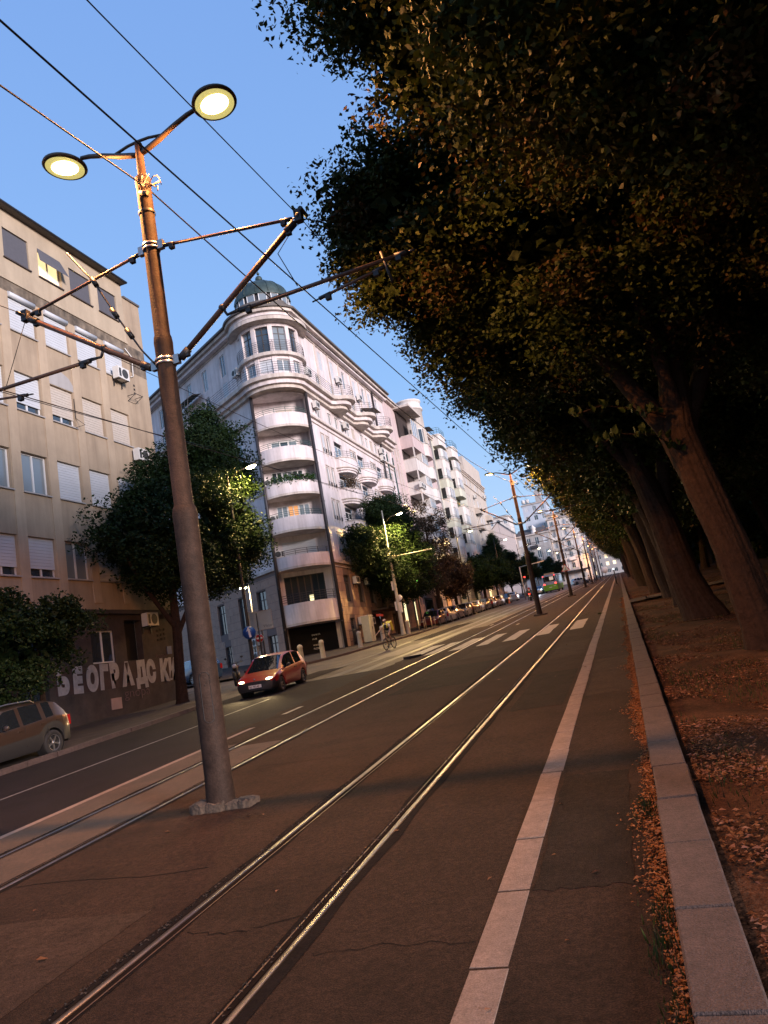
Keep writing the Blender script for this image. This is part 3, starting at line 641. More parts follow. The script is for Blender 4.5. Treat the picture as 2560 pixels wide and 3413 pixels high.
wall(cb, FR, y0, y1, 2.0, 9.5, gfw+gfd, STONEJ, .3)
for w in wins: window(cb, FR, w[0], w[1], w[2], w[3], random.choice(['curtain','glass','shut','shut']), .12, cross=False)
for w in top8: window(cb, FR, *w, random.choice(['curtain','glass','shut']), .12)
for w in top7: window(cb, FR, *w, random.choice(['curtain','glass','shut']), .12)
for w in att: window(cb, FR, *w, random.choice(['curtain','glass','shutb']), .15, cross=False)
for w in gfw: window(cb, FR, *w, 'glass', .22, FRAMED, 'd')
for w in gfd[:2]: window(cb, FR, *w, 'glass', .22, FRAMED, 'd')
for w in logg: window(cb, FR, w[0]+.1, w[1]-.15, w[2]+.1, w[3]-.35, random.choice(['glass','curtain']), .14)
# window surrounds and little iron guards
for w in wins:
    mb = MB(); mb.box(w[0]-.07,w[0],0,.04,w[2]-.3,w[3]+.1,T=FR); mb.box(w[1],w[1]+.07,0,.04,w[2]-.3,w[3]+.1,T=FR); mb.box(w[0]-.07,w[1]+.07,0,.07,w[3]+.1,w[3]+.18,T=FR); part('window_surround', mb, TRIM, cb)
    mb = MB()
    for k in range(3): mb.tube([(w[0],.10,w[2]-.02+k*.13),(w[1],.10,w[2]-.02+k*.13)], .012, 4, T=FR)
    mb.box(w[0],w[0]+.02,0,.1,w[2]-.05,w[2]+.26,T=FR); mb.box(w[1]-.02,w[1],0,.1,w[2]-.05,w[2]+.26,T=FR); part('window_guard', mb, IRON, cb)
for (a, w_) in ((55.0,.25),(57.9,.2),(60.4,.25),(63.4,.2),(65.7,.2),(67.8,.2),(69.9,.2)):
    mb = MB(); mb.box(a-w_/2,a+w_/2,0,.07,23.62,28.2,T=FR); part('pilaster', mb, TRIM, cb)
for (b, hgt, dpt) in ((20.92,.16,.20),(20.55,.07,.09),(9.42,.20,.16),(9.12,.08,.08),(28.2,.10,.10)):
    mb = MB(); mb.box(y0+.02,y1,0,dpt,b,b+hgt,T=FR); part('string_course', mb, TRIM, cb)
# stone cladding: panels with open joints
PANEL_ME = {}
npan = 0; pstuff = MB()
def panels(F, a0, a1, b0, b1, holes, pw=1.18, ph=.60, c=.025, lim=999):
    global npan
    r = 0; b = b0
    while b < b1-.05:
        a = a0-(pw/2 if r % 2 else 0); h = min(ph, b1-b)
        while a < a1-.05:
            s, e = max(a, a0)+.012, min(a+pw, a1)-.012; segs = [(s, e)]
            for H in holes:
                if H[2] < b+h-.02 and H[3] > b+.02:
                    ns = []
                    for (p, q) in segs:
                        if H[1] <= p or H[0] >= q: ns.append((p, q)); continue
                        if p < H[0]: ns.append((p, H[0]))
                        if q > H[1]: ns.append((H[1], q))
                    segs = ns
            for (p, q) in segs:
                if q-p < .12: continue
                key = (round(q-p, 1), round(h, 2))
                if npan < lim:
                    if key not in PANEL_ME:
                        mb = MB(); mb.box(0,key[0],0,c,.012,h-.012); PANEL_ME[key] = mb.mesh('stone_panel', STONEM)
                    o = place('stone_panel', PANEL_ME[key], F @ Matrix.Translation((p, random.uniform(-.004,.004), b)) @ Matrix.Diagonal(((q-p)/key[0],1,1,1)), cb, cb); npan += 1
                else: pstuff.box(p,q,0,c,b+.012,b+h-.012,T=F)
            a += pw
        b += ph; r += 1
panels(FR, 51.15, 63.0, 2.5, 9.1, gfw+gfd, lim=170)
glw = [(2.0,3.35,5.9,8.3),(5.0,6.3,5.9,8.3),(8.6,9.9,5.9,8.3),(1.2,2.6,2.8,4.9),(4.4,5.6,2.8,4.9),(8.3,9.4,2.8,4.9)]
panels(FL, .15, 10.5, 2.4, 9.1, glw, lim=295)
panels(FR, 63.0, 73.3, 2.9, 9.1, gfw+gfd, lim=0); panels(FL, 10.5, 22, 2.6, 9.1, [], lim=0)
part('stone_panels_far', pstuff, STONEM, cb, kind='stuff')
# left wing
lw = []; lwt = []
for (b0, b1) in ((18.4,19.9),(15.7,17.2),(13.0,14.5),(10.3,11.8)):
    for a in (2.4,5.4,8.6,11.8,15): lw.append((a, a+1.1, b0, b1))
for (b0, b1) in ((26.0,27.8),(23.8,25.4)):
    for a in (3.2,6.4,9.4,12.4,15.6): lwt.append((a, a+.85, b0, b1))
wall(cb, FL, 0, 22, 23.6, 28.65, lwt, WCB, .15); wall(cb, FL, 0, 22, 9.5, 23.0, lw, WCB, .16); wall(cb, FL, 0, 22, 1.6, 9.5, glw, STONEJ, .3)
for w in lw+lwt: window(cb, FL, *w, random.choice(['curtain','glass','shut']), .12)
for w in glw: window(cb, FL, *w, 'glass', .2, FRAMED, 'd')
for (b, hgt, dpt) in ((20.92,.16,.20),(17.9,.12,.12),(15.2,.1,.1),(9.42,.20,.16),(28.2,.10,.10)):
    mb = MB(); mb.box(.02,22,0,dpt,b,b+hgt,T=FL); part('string_course', mb, TRIM, cb)
# lit lantern-like louvres painted inside lower windows are left dark
# corner: recessed back wall, curved parapets
floors = [(5.17,6.73),(9.23,10.19),(11.93,13.04),(14.64,15.70),(17.23,18.37),(19.92,21.02)]
INS = 1.15
FCi = FC @ Matrix.Translation((0, -INS, 0))
cw = [(1.0,2.25,20.2,21.95),(1.0,3.0,18.3,19.4),(.9,3.3,15.8,17.0),(.8,3.3,13.1,14.3),(.8,3.3,10.4,11.5),(.55,3.55,6.0,8.9),(.25,3.8,2.2,5.15)]
wall(cb, FCi, 0, CL, 1.8, 22.75, cw, WCB, .12)
def cornerwin(w, kinds):
    n = len(kinds); s = (w[1]-w[0])/n
    for i, k in enumerate(kinds): window(cb, FCi, w[0]+i*s, w[0]+(i+1)*s, w[2], w[3], k, .08, FRAMEW if w[2] > 9 else FRAMED, 'w' if w[2] > 9 else 'd', cross=False)
for w, k in zip(cw, (['shutb'],['curtain','glass','curtain'],['glass','curtain','glass'],['curtain','lito','curtain'],['shut','shut'],['glass','glass','glass'],['glass','glass','glass'])): cornerwin(w, k)
mb = MB(); mb.box(1.55,1.85,-INS+.03,-INS+.05,6.55,7.35,T=FC); part('lit_pane', mb, LITY, cb)
for s, a in ((0, 0.0), (1, CL)):
    mb = MB(); mb.add([(a,0,1.8),(a,-INS,1.8),(a,-INS,22.75),(a,0,22.75)], [(0,1,2,3)], T=FC); part('wall', mb, WCB, cb, fix=False)
Ra = 2.52; cc = Mc - nb*(math.sqrt(Ra**2-(CL/2)**2)); th = math.asin(CL/2/Ra); an = math.atan2(nb.y, nb.x)
def sector(rr, z0, z1, M, name, inner=None, n=18, ext=0.0):
    pts = arc(cc.x, cc.y, rr, an-th-ext, an+th+ext, n)
    if inner is None: pts = pts+[(Mc.x+ub.x*CL/2-nb.x*INS, Mc.y+ub.y*CL/2-nb.y*INS), (Mc.x-ub.x*CL/2-nb.x*INS, Mc.y-ub.y*CL/2-nb.y*INS)][::-1] if False else pts+[tuple(PL-nb*INS), tuple(PR-nb*INS)][::(1 if (Vector(pts[-1])-PL).length < (Vector(pts[-1])-PR).length else -1)]
    else: pts = pts+arc(cc.x, cc.y, inner, an+th+ext, an-th-ext, n)
    mb = MB(); mb.prism(pts, z0, z1); return part(name, mb, M, cb)
for i, (z0, z1) in enumerate(floors):
    p = sector(Ra, z0+.16, z1, WCB, 'balcony_parapet', inner=Ra-.12); sector(Ra-.001, z0, z0+.155, TRIM, 'balcony_slab')
    railing(cb, arc(cc.x, cc.y, Ra-.06, an-th, an+th, 16), z1, (.14,.28,.42) if i else (.2,.36,.52,.68), 3, M=IRONG if i > 1 else IRON)
sector(Ra-.1, 22.62, 22.69, WCB, 'soffit')
# entrance lettering on the black doors
mb = MB(); mb.box(.3,3.75,-INS+.06,-INS+.09,2.2,5.1,T=FC); part('entrance_door', mb, mat('black_door', (.012,.011,.012), .9, spec=.1), cb)
for i, (s, b) in enumerate((('BANKER',4.35),('HUB',4.05),('WINE',3.6),('PIZZERIA',3.35))):
    T = FC @ Matrix.Translation((2.15, -INS+.094, b)) @ Matrix(((-1,0,0,0),(0,0,1,0),(0,1,0,0),(0,0,0,1)))
    part('door_lettering', text_mb(s, .17, T, 0, .002), mat('lettering_white', (.6,.6,.6), .6), cb, fix=False)
# downpipes at the corners
for q in (PR+Vector((.12,-.02)), PL+Vector((.0,-.12))):
    mb = MB(); mb.tube([(q.x,q.y,2.3),(q.x,q.y,22.9)], .13, 10); part('downpipe', mb, PIPE, cb)
    for z in (5,8,11,14,17,20): mb = MB(); mb.lathe([(.15,0),(.15,.08)], (q.x,q.y,z), 10); part('pipe_clip', mb, PIPE, cb)
mb = MB(); mb.tube([(-19.6,69.6,9),(-19.6,69.6,28.6)], .10, 8); part('downpipe', mb, PIPE, cb)
for yy in (71.2, 73.2): mb = MB(); mb.tube([(-19.62,yy,3.5),(-19.62,yy,22)], .06, 8); part('downpipe', mb, IRONG, cb)
# main cornice slab with three bulging balconies, following facade, corner and wing
def outline(off, rc, bul, rb):
    """outer edge from the far end of the street facade round the corner to the wing"""
    pts = []; X = -19.72+off
    for yc in reversed(bul):
        pts += [(X, yc+rb*1.35)] if rb > 0 else []
        if rb > 0: pts += [(X+rb*math.sin(t)*.95, yc+rb*1.05*math.cos(t)) for t in [math.pi*i/12 for i in range(1, 12)]] + [(X, yc-rb*1.35)]
    pts = [(X, 73.35)]+pts
    C0 = Mc - nb*.75
    A0 = math.atan2(0, 1)
    # leave the facade line where the corner circle meets it
    q0 = (X, C0.y-math.sqrt(max(.01, rc*rc-(X-C0.x)**2))) if rc > X-C0.x else (X, 51.2)
    a_s = math.atan2(q0[1]-C0.y, q0[0]-C0.x)
    lp = Vector((PL.x, PL.y))+wnr*off                 # wing line: lp + t*wd
    w0 = lp-C0; bq = w0.dot(wd); cq = w0.dot(w0)-rc*rc; disc = max(0, bq*bq-cq); t = -bq-math.sqrt(disc); q1 = lp+wd*t if t > -3 else lp
    if disc > 0: t2 = -bq+math.sqrt(disc); q1 = lp+wd*t2
    a_e = math.atan2(q1[1]-C0.y, q1[0]-C0.x)
    if a_e > a_s: a_e -= 2*math.pi
    pts += [(C0.x+rc*math.cos(a_s+(a_e-a_s)*i/24), C0.y+rc*math.sin(a_s+(a_e-a_s)*i/24)) for i in range(25)]
    e = lp+wd*22; pts.append((e.x, e.y)); return pts
def slab(name, pts, z0, z1, M):
    mb = MB(); ins = [(-30, 66), (-27, 73.35)]
    mb.prism(pts+ins, z0, z1); bm = bmesh.new(); me = mb.mesh(name, M, tuple(cb.location)); bm.from_mesh(me); bmesh.ops.triangulate(bm, faces=[f for f in bm.faces if len(f.verts) > 4]); bm.to_mesh(me); bm.free()
    return part(name, me, M, cb)
BUL = (57.2, 62.7, 67.9)
slab('balcony_slab', outline(.85, 3.05, BUL, 1.25), 23.32, 23.62, TRIM)
slab('balcony_slab', outline(.55, 2.75, BUL, 1.15), 22.98, 23.32, WCB)
slab('cornice', outline(.30, 2.5, BUL, 1.0), 22.70, 22.98, TRIM)
ro = outline(.80, 3.0, BUL, 1.22)[1:]
railing(cb, ro, 23.66, (.18,.36,.54,.72,.9), 3, r=.014)
# drum of the top two floors
C0 = Mc - nb*.75
def ring(name, r0, r1, z0, z1, M, n=28, a0=None, a1=None, C=None):
    C = C or C0; a0 = an-R(112) if a0 is None else a0; a1 = an+R(112) if a1 is None else a1
    mb = MB(); mb.prism(arc(C.x, C.y, r1, a0, a1, n)+arc(C.x, C.y, r0, a1, a0, n), z0, z1); return part(name, mb, M, cb)
RD = 2.35; NW = 6; da = R(33)
for fl, (z0, z1, zt) in enumerate(((23.62,25.05,25.35),(25.55,27.75,27.95))):
    for k in range(-3, 4):                           # seven piers, six bays
        ang = an+k*da; px, py_ = C0.x+RD*math.cos(ang), C0.y+RD*math.sin(ang)
        mb = MB(); T = Matrix.Translation((px, py_, 0)) @ Matrix.Rotation(ang, 4, 'Z'); mb.box(-.22,.06,-.17,.17,z0,zt,T=T); part('pier', mb, WCB, cb)
    for k in range(-3, 3):
        ang = an+(k+.5)*da; hw = RD*math.cos(da/2)*math.tan(da/2)-.12
        u = Vector((-math.sin(ang), math.cos(ang))); nn = Vector((math.cos(ang), math.sin(ang))); o_ = C0+nn*(RD*math.cos(da/2))-u*hw
        Fk = frame((o_.x, o_.y, 0), u, nn)
        zb = z0+(.45 if fl == 0 else .05)
        mb = MB(); mb.box(0,2*hw,-.12,-.02,z0,zb,T=Fk); part('wall', mb, WCB, cb)
        window(cb, Fk, 0, 2*hw, zb, z1, ('shut' if k in (-1,2) and fl == 0 else 'curtain') if fl == 0 else ('glass' if k % 2 else 'curtain'), .1, FRAMEW if fl == 0 else FRAMED, 'w' if fl == 0 else 'd')
ring('wall', 1.6, RD+.02, 25.05, 25.36, WCB); ring('balcony_slab', 1.6, RD+.33, 25.30, 25.56, TRIM); ring('cornice', 1.6, RD+.04, 27.72, 28.0, WCB); 
railing(cb, arc(C0.x, C0.y, RD+.25, an-R(105), an+R(105), 24), 25.6, (.15,.3,.45,.6,.75,.9), 4, r=.014)
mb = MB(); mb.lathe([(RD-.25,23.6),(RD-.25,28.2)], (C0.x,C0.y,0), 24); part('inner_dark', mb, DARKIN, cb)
ring('canopy', 1.6, RD+.75, 27.98, 28.26, TRIM)
slab('eave', outline(.75, 3.25, (), 0), 28.62, 28.86, TRIM); slab('eave', outline(.50, 3.0, (), 0), 28.35, 28.62, WCB); slab('eave', outline(.95, 3.4, (), 0), 28.86, 29.02, ROOFM)
slab('roof', outline(.2, 2.7, (), 0), 29.02, 29.75, ROOFM)
# dome
CD = Mc - nb*.75
mb = MB(); mb.lathe([(2.05,29.0),(2.05,30.7)], (CD.x,CD.y,0), 24); dd = part('dome_drum', mb, PIPE, cb)
for k in range(14):
    ang = 2*math.pi*(k+.5)/14; nn = Vector((math.cos(ang), math.sin(ang))); u = Vector((-nn.y, nn.x)); o_ = CD+nn*2.06-u*.33; Fk = frame((o_.x, o_.y, 0), u, nn)
    window(cb, Fk, 0, .66, 29.55, 30.65, 'curtain', -.02, cross=False)
prof = [(2.22,30.62),(2.22,30.75)]+[(2.2*math.cos(t), 30.75+1.75*math.sin(t)) for t in [R(90)*i/10 for i in range(1, 11)]]
mb = MB(); mb.lathe(prof, (CD.x,CD.y,0), 42); part('dome', mb, COPPER, cb)
for k in range(14):
    ang = 2*math.pi*k/14; mb = MB(); mb.tube([(CD.x+(r_+.01)*math.cos(ang), CD.y+(r_+.01)*math.sin(ang), z_) for (r_, z_) in prof[1:]], .035, 5); part('dome_rib', mb, COPPER, cb)
mb = MB(); mb.lathe([(.30,32.4),(.16,32.55),(.12,32.7)], (CD.x,CD.y,0), 12); mb.sphere((CD.x,CD.y,32.95), .29, 14, 10); mb.tube([(CD.x,CD.y,33.2),(CD.x,CD.y,33.65)], .03, 6); mb.sphere((CD.x,CD.y,33.45), .12, 10, 8); part('finial', mb, COPPER, cb)
# curved balconies on the street facade
def curved_balcony(root, F, ac_, hw, dp, z0, z1, M=WCB, nrail=3, dark=True):
    n = 14; pts = [(ac_-hw*math.cos(math.pi*i/n), dp*math.sin(math.pi*i/n)**.8) for i in range(n+1)]
    def pr(k, za, zb, mm, nm):
        mb = MB(); mb.prism([(ac_+(p[0]-ac_)*k, p[1]*k) for p in pts], za, zb, T=F); part(nm, mb, mm, root)
    pr(1, z0+.42, z1, M, 'balcony_parapet'); pr(1.04, z0+.34, z0+.42, TRIM, 'balcony_moulding'); pr(.96, z0+.18, z0+.34, M, 'balcony_base'); pr(.86, z0, z0+.18, M, 'balcony_slab'); pr(1.04, z1-.02, z1+.05, TRIM, 'balcony_moulding')
    mb = MB()
    for q in range(nrail): mb.tube([(p[0], p[1]*.97, z1+.2+.17*q) for p in pts], .016, 5, T=F, caps=False)
    for i in range(1, n, 3): mb.tube([(pts[i][0], pts[i][1]*.97, z1),(pts[i][0], pts[i][1]*.97, z1+.2+.17*nrail-.1)], .016, 5, T=F)
    part('railing', mb, IRON, root, fix=False)
for (z0, z1) in ((17.15,18.35),(14.5,15.75),(11.8,13.0)):
    curved_balcony(cb, FR, 57.35, 1.75, 1.1, z0, z1)
for (z0, z1) in ((17.3,18.45),(14.75,15.85),(12.1,13.2)):
    curved_balcony(cb, FR, 62.8, 1.7, 1.05, z0, z1)
    curved_balcony(cb, FR, 68.1, 1.7, .95, z0+.05, z1)
curved_balcony(cb, FL, 9.5, 2.2, 1.2, 22.9, 23.6)
# glass-and-iron canopy on the left wing
mb = MB()
for i in range(7):
    a = 7.6+i*.6; mb.tube([(a,0.1,26.1),(a,.9,25.95),(a,1.35,25.6),(a,1.45,25.0),(a,1.45,23.7)], .03, 5, T=FL)
for (c, b) in ((.9,25.95),(1.35,25.6),(1.45,25.0),(1.45,24.4)): mb.tube([(7.6,c,b),(11.2,c,b)], .025, 5, T=FL)
part('iron_canopy', mb, IRON, cb, fix=False)
mb = MB(); mb.add([(7.6,.1,26.12),(11.2,.1,26.12),(11.2,.9,25.97),(7.6,.9,25.97),(11.2,1.35,25.62),(7.6,1.35,25.62)], [(0,1,2,3),(3,2,4,5)], T=FL); part('canopy_sheet', mb, mat('canopy_sheet', (.06,.10,.09), .3), cb, fix=False)
# awnings, dish, shop
mb = MB(); mb.add([(65.0,.05,25.3),(67.0,.05,25.3),(67.0,1.5,24.95),(65.0,1.5,24.95)], [(0,1,2,3)], T=FR); part('awning', mb, mat('awning_brown', (.16,.13,.10), .9), cb, fix=False)
mb = MB(); mb.box(58.3,62.8,0.0,1.5,5.75,5.83,T=FR); mb.add([(58.3,1.5,5.75),(62.8,1.5,5.75),(62.8,1.5,5.98),(58.3,1.5,5.98)], [(0,1,2,3)], T=FR); part('shop_canopy', mb, DARKM, cb)
mb = MB(); mb.box(59.2,61.0,.04,.07,5.33,5.52,T=FR); part('shop_sign', mb, mat('sign_red', (.35,.02,.02), .5, emit=(1,.1,.05), es=.05), cb)
mb = MB()
mb.box(51.45,51.75,.03,.05,6.1,6.35,T=FR); mb.box(51.45,51.75,.03,.05,5.75,6.0,T=FR); part('house_plate', mb, mat('plate_dark_blue', (.02,.03,.09), .5), cb, label='two small dark house number plates')
for i, (z, a) in enumerate(((16.35,3.62),(13.55,3.62),(10.85,3.62))):
    ac(FCi, a, -.02, z-.45, ('air conditioner in the corner loggia behind the planted balcony','air conditioner in the corner loggia with the orange lit window','air conditioner in the corner loggia with the white shutters')[i], .95)
for (F_, a, c, z, l) in ((FL,1.3,.05,25.0,'air conditioner on the wing wall left of the glazed drum'),(FR,52.0,.05,24.4,'air conditioner just right of the glazed drum'),(FR,52.6,.05,21.8,'first air conditioner under the big cornice'),(FR,59.1,.05,21.7,'second air conditioner under the big cornice'),(FR,68.9,.05,21.5,'upper unit of the pair beside the dark downpipe'),(FR,68.9,.05,20.75,'lower unit of the pair beside the dark downpipe'),
    (FR,60.3,.05,17.9,'air conditioner between the upper curved balconies'),(FR,57.5,.05,16.3,'air conditioner above the balcony with the bush'),(FR,55.1,.05,7.9,'air conditioner over the first floor of the stone base'),(FR,57.8,.05,7.9,'second air conditioner on the stone base'),(FR,54.8,.05,4.7,'air conditioner left of the pale street cabinet'),(FR,57.2,.05,4.65,'air conditioner right of the pale street cabinet'),
    (FL,3.9,.05,4.4,'upper unit of the stacked pair beside the no entry sign'),(FL,3.9,.05,3.4,'lower unit of the stacked pair beside the no entry sign'),(FR,64.6,.05,25.9,'air conditioner beside the brown awning'),(FR,59.3,.05,26.0,'air conditioner high on the top floor')): ac(F_, a, c, z, l)
# railings on the pavement side of the entrance
mb = MB()
for i in range(15):
    a = 51.5+i*.21; mb.tube([(a,.35,gz(a)+.12),(a,.35,gz(a)+1.35)], .014, 4, T=FR)
for b in (.45,1.2): mb.tube([(51.5,.35,gz(51.5)+b),(54.5,.35,gz(54.5)+b)], .02, 4, T=FR)
fe = empty('iron_fence', (-19.35,51.5,gz(51.5)+.12), 'short black iron fence at the foot of the stone corner by the street cabinet', 'fence'); part('bars', mb, DARKM, fe)

# ------------------------------------------------------------------ the row of blocks behind
def bay(root, a0, a1, dp, z0, z1, M, rooftop=True, floors=(), rail=IRONG):
    pass
def stack_building(root, a0, a1, ztop, M, cols_, rows_, zb, stacks, kindset, rng, eave=.4):
    holes = []
    for (b0, b1) in rows_:
        for (a, w) in cols_: holes.append((a, a+w, b0, b1))
    wall(root, FR, a0, a1, zb, ztop, holes, M, .18)
    for h in holes: window(root, FR, *h, rng.choice(kindset), .12, cross=False)
    mb = MB(); mb.box(a0,a1,-8,eave,ztop,ztop+.22,T=FR); mb.box(a0,a1,-8,eave-.15,ztop-.2,ztop,T=FR); part('cornice', mb, TRIM, root)
    mb = MB(); mb.box(a0+.3,a1-.3,-8,-.3,ztop+.22,ztop+.5,T=FR); part('roof', mb, ROOFM, root)
pk_ = empty('apartment_block', (-21, 83, gz(83)), 'pink apartment block with deep dark loggias and a round tower bay', 'building', 'blocks in the row beyond the corner building')
rg = random.Random(5)
F0, F1 = 73.35, 93.6
rws = [(b, b+1.05) for b in (22.6,19.9,17.2,14.5,11.8,9.1,6.4)]
stack_building(pk_, F0, F1, 28.9, WPK, [(74.2,.6),(75.3,.6),(76.3,.6),(88.2,.9),(90.2,.8),(92.0,.8)], rws, 3, None, ['glass','curtain','glass','shut'], rg, .5)
for (b0, b1) in rws[:5]:
    for a in (75.0,76.05): mb = MB(); mb.box(a,a+.16,0,.1,b0-.6,b1+.8,T=FR); part('pilaster', mb, TRIM, pk_)
for i, zb in enumerate((24.0,21.3,18.65,16.0,13.3,10.6)):       # protruding loggia floors, rounded at the far end
    za, zt = zb, zb+1.38; A0, A1, D = 78.0, 86.6, 1.45
    pts = [(A0,0),(A0,D),(A1-3.0,D)]+[(A1-3.0+3.0*math.sin(t), D+.35*math.cos(t)-.0 if t < .8 else D*math.cos((t-.8)/(math.pi/2-.8)*math.pi/2)+.24*(1-(t-.8)/.77)) for t in [math.pi/2*k/8 for k in range(1, 9)]]
    mb = MB(); mb.prism(pts, za, zt, T=FR); part('balcony_parapet', mb, WPK if i == 0 else WWH, pk_)
    mb = MB(); mb.prism([(p[0], p[1]*1.03) for p in pts], zt, zt+.09, T=FR); part('balcony_moulding', mb, TRIM, pk_)
    if i == 5: continue
    # opening below this floor: dark loggia then rounded glazed bay
    b0, b1 = zb-1.25, zb
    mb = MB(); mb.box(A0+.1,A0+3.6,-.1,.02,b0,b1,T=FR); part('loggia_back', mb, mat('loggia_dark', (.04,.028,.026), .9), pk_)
    mb = MB(); mb.box(A0,A0+.12,D-.15,D-.02,b0,b1,T=FR); mb.box(A0+3.4,A0+3.6,0,D-.1,b0,b1,T=FR); part('post', mb, WWH, pk_)
    for k in range(4): 
        Fq = FR @ Matrix.Translation((0, D-.02, 0)); window(pk_, Fq, A0+3.6+.62*k, A0+4.2+.62*k, b0+.05, b1-.02, 'curtain' if (i+k) % 3 else 'glass', .1, cross=False)
    Fq = frame((-19.72+D-.05, A0+6.1, 0), (-.55, .84), (.84, .55))
    for k in range(3): window(pk_, Fq, .05+.72*k, .72+.72*k, b0+.05, b1-.02, 'shut' if k == 0 else 'curtain', .1, cross=False)
    mb = MB(); mb.box(A0+6.0,A0+8.0,0,.5,b0,b1,T=FR); part('wall', mb, WPK, pk_)
mb = MB(); mb.lathe([(1.55,24),(1.55,29.9),(1.7,29.9),(1.7,30.15),(1.5,30.2),(1.5,30.9),(1.62,30.95),(1.62,31.1),(0.01,31.1)], (-19.5,84.0,0), 26); part('tower_bay', mb, WWH, pk_)
for k in range(6):
    ang = R(-70+26*k); nn = Vector((math.cos(ang), math.sin(ang))); u = Vector((-nn.y, nn.x)); o_ = Vector((-19.5,84.0))+nn*1.57-u*.3; window(pk_, frame((o_.x,o_.y,0), u, nn), 0, .6, 25.5, 27.3, 'glass' if k % 2 else 'shutb', -.01, cross=False)
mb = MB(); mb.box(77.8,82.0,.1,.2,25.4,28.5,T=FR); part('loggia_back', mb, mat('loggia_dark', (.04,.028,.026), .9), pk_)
for a in (79.3, 80.1, 80.9): window(pk_, FR @ Matrix.Translation((0,1.3,0)), a, a+.75, 25.45, 27.6, 'curtain', .0, cross=False)
mb = MB(); mb.box(77.2,82.4,0,1.9,28.5,28.75,T=FR); part('roof_overhang', mb, TRIM, pk_)
mb = MB(); mb.add([(-20.3,79.5,29.2),(-20.3,88,29.2),(-26,88,29.2),(-26,79.5,29.2),(-22.5,82,31.4),(-22.5,86,31.4)], [(0,1,5,4),(1,2,5),(2,3,4,5),(3,0,4)]); part('roof', mb, ROOFP, pk_)
for (a, z, l) in ((77.9,19.2,'left unit of the pair under the dark loggia of the pink block'),(78.9,19.2,'right unit of the pair under the dark loggia of the pink block')): ac(FR @ Matrix.Translation((0,1.3,0)), a, 0, z, l)
# fairy lights on a balcony
mb = MB(); 
for k in range(26): t = k/25; mb.sphere((-19.5+.1*math.sin(9*t), 73.9+4*t, 16.9+.18*math.sin(15*t)-.03*k*.3), .035, 6, 4)
solo('string_lights', mb, mat('fairy_light', (.9,.7,.3), .4, emit=(1,.72,.25), es=1.5), 'string of tiny warm lights draped across the pink facade', 'lights', origin=(-19.5,74,16.8))

gn = empty('apartment_block', (-21, 103, gz(103)), 'pale green and cream apartment block with two stacks of projecting bays', 'building', 'blocks in the row beyond the corner building')
stack_building(gn, 93.6, 113.0, 29.2, WGN, [(94.3,.5),(100.3,.7),(101.6,.7),(109.5,.7),(111.3,.7)], [(b, b+1.1) for b in (26.4,23.7,21.0,18.3,15.6,12.9,10.2,7.5)], 4, None, ['glass','curtain','shut'], rg, .3)
for (A0, A1) in ((95.2, 98.9), (103.2, 106.9)):
    D = 1.15
    for i in range(8):
        zb = 25.0-2.7*i; mb = MB(); mb.prism([(A0,0),(A0,D*.8),(A0+.5,D),(A1-.5,D),(A1,D*.8),(A1,0)], zb, zb+1.15, T=FR); part('balcony_parapet', mb, WGN if i % 2 else WWH, gn)
        mb = MB(); mb.prism([(A0-.05,0),(A0-.05,D*.85),(A0+.5,D+.06),(A1-.5,D+.06),(A1+.05,D*.85),(A1+.05,0)], zb+1.15, zb+1.24, T=FR); part('balcony_moulding', mb, TRIM, gn)
        Fq = FR @ Matrix.Translation((0, D-.06, 0))
        if i % 4 in (0, 3, 1) or A0 < 100:
            for k in range(3): window(gn, Fq, A0+.55+.86*k, A0+1.38+.86*k, zb+1.24, zb+2.68, 'shut' if (k+i) % 3 else 'curtain', .05, cross=False)
            mb = MB(); mb.add([(A0,D*.8,zb+1.24),(A0+.5,D-.08,zb+1.24),(A0+.5,D-.08,zb+2.7),(A0,D*.8,zb+2.7)], [(0,1,2,3)], T=FR); mb.box(A0+.0,A0+.04,.6,D*.8,zb+1.24,zb+2.7,T=FR); part('bay_side', mb, WWH, gn)
            mb = MB(); mb.box(A0+.02,A0+.03,.05,.6,zb+1.3,zb+2.65,T=FR); part('bay_opening', mb, DARKIN, gn)
        else:
            mb = MB(); mb.box(A0+.3,A1-.3,.0,.05,zb+1.25,zb+2.6,T=FR); part('loggia_back', mb, mat('loggia_green', (.10,.11,.06), .9), gn)
        mb = MB()
        for q in (.22,.42): mb.tube([(A0,.1,zb+1.15+q),(A0,D*.82,zb+1.15+q),(A0+.5,D+.02,zb+1.15+q),(A1-.5,D+.02,zb+1.15+q),(A1,D*.82,zb+1.15+q)], .02, 4, T=FR)
        part('railing', mb, IRONG, gn, fix=False)
    mb = MB(); mb.prism([(A0,-1),(A0,D*.8),(A0+.5,D),(A1-.5,D),(A1,D*.8),(A1,-1)], 28.2, 29.6, T=FR); mb.prism([(A0-.1,-1),(A0-.1,D*.85),(A0+.5,D+.1),(A1-.5,D+.1),(A1+.1,D*.85),(A1+.1,-1)], 29.6, 29.75, T=FR); part('bay_attic', mb, WWH, gn)
    mb = MB()
    for q in (.3,.6,.9): mb.tube([(A0,-.8,29.75+q),(A0,D*.8,29.75+q),(A0+.5,D,29.75+q),(A1-.5,D,29.75+q),(A1,-.5,29.75+q)], .022, 4, T=FR)
    for (a, c) in ((A0,-.8),(A0,D*.8),(A0+.5,D),((A0+A1)/2,D),(A1-.5,D)): mb.tube([(a,c,29.7),(a,c,30.65)], .022, 4, T=FR)
    part('roof_railing', mb, IRONG, gn, fix=False)
mb = MB()
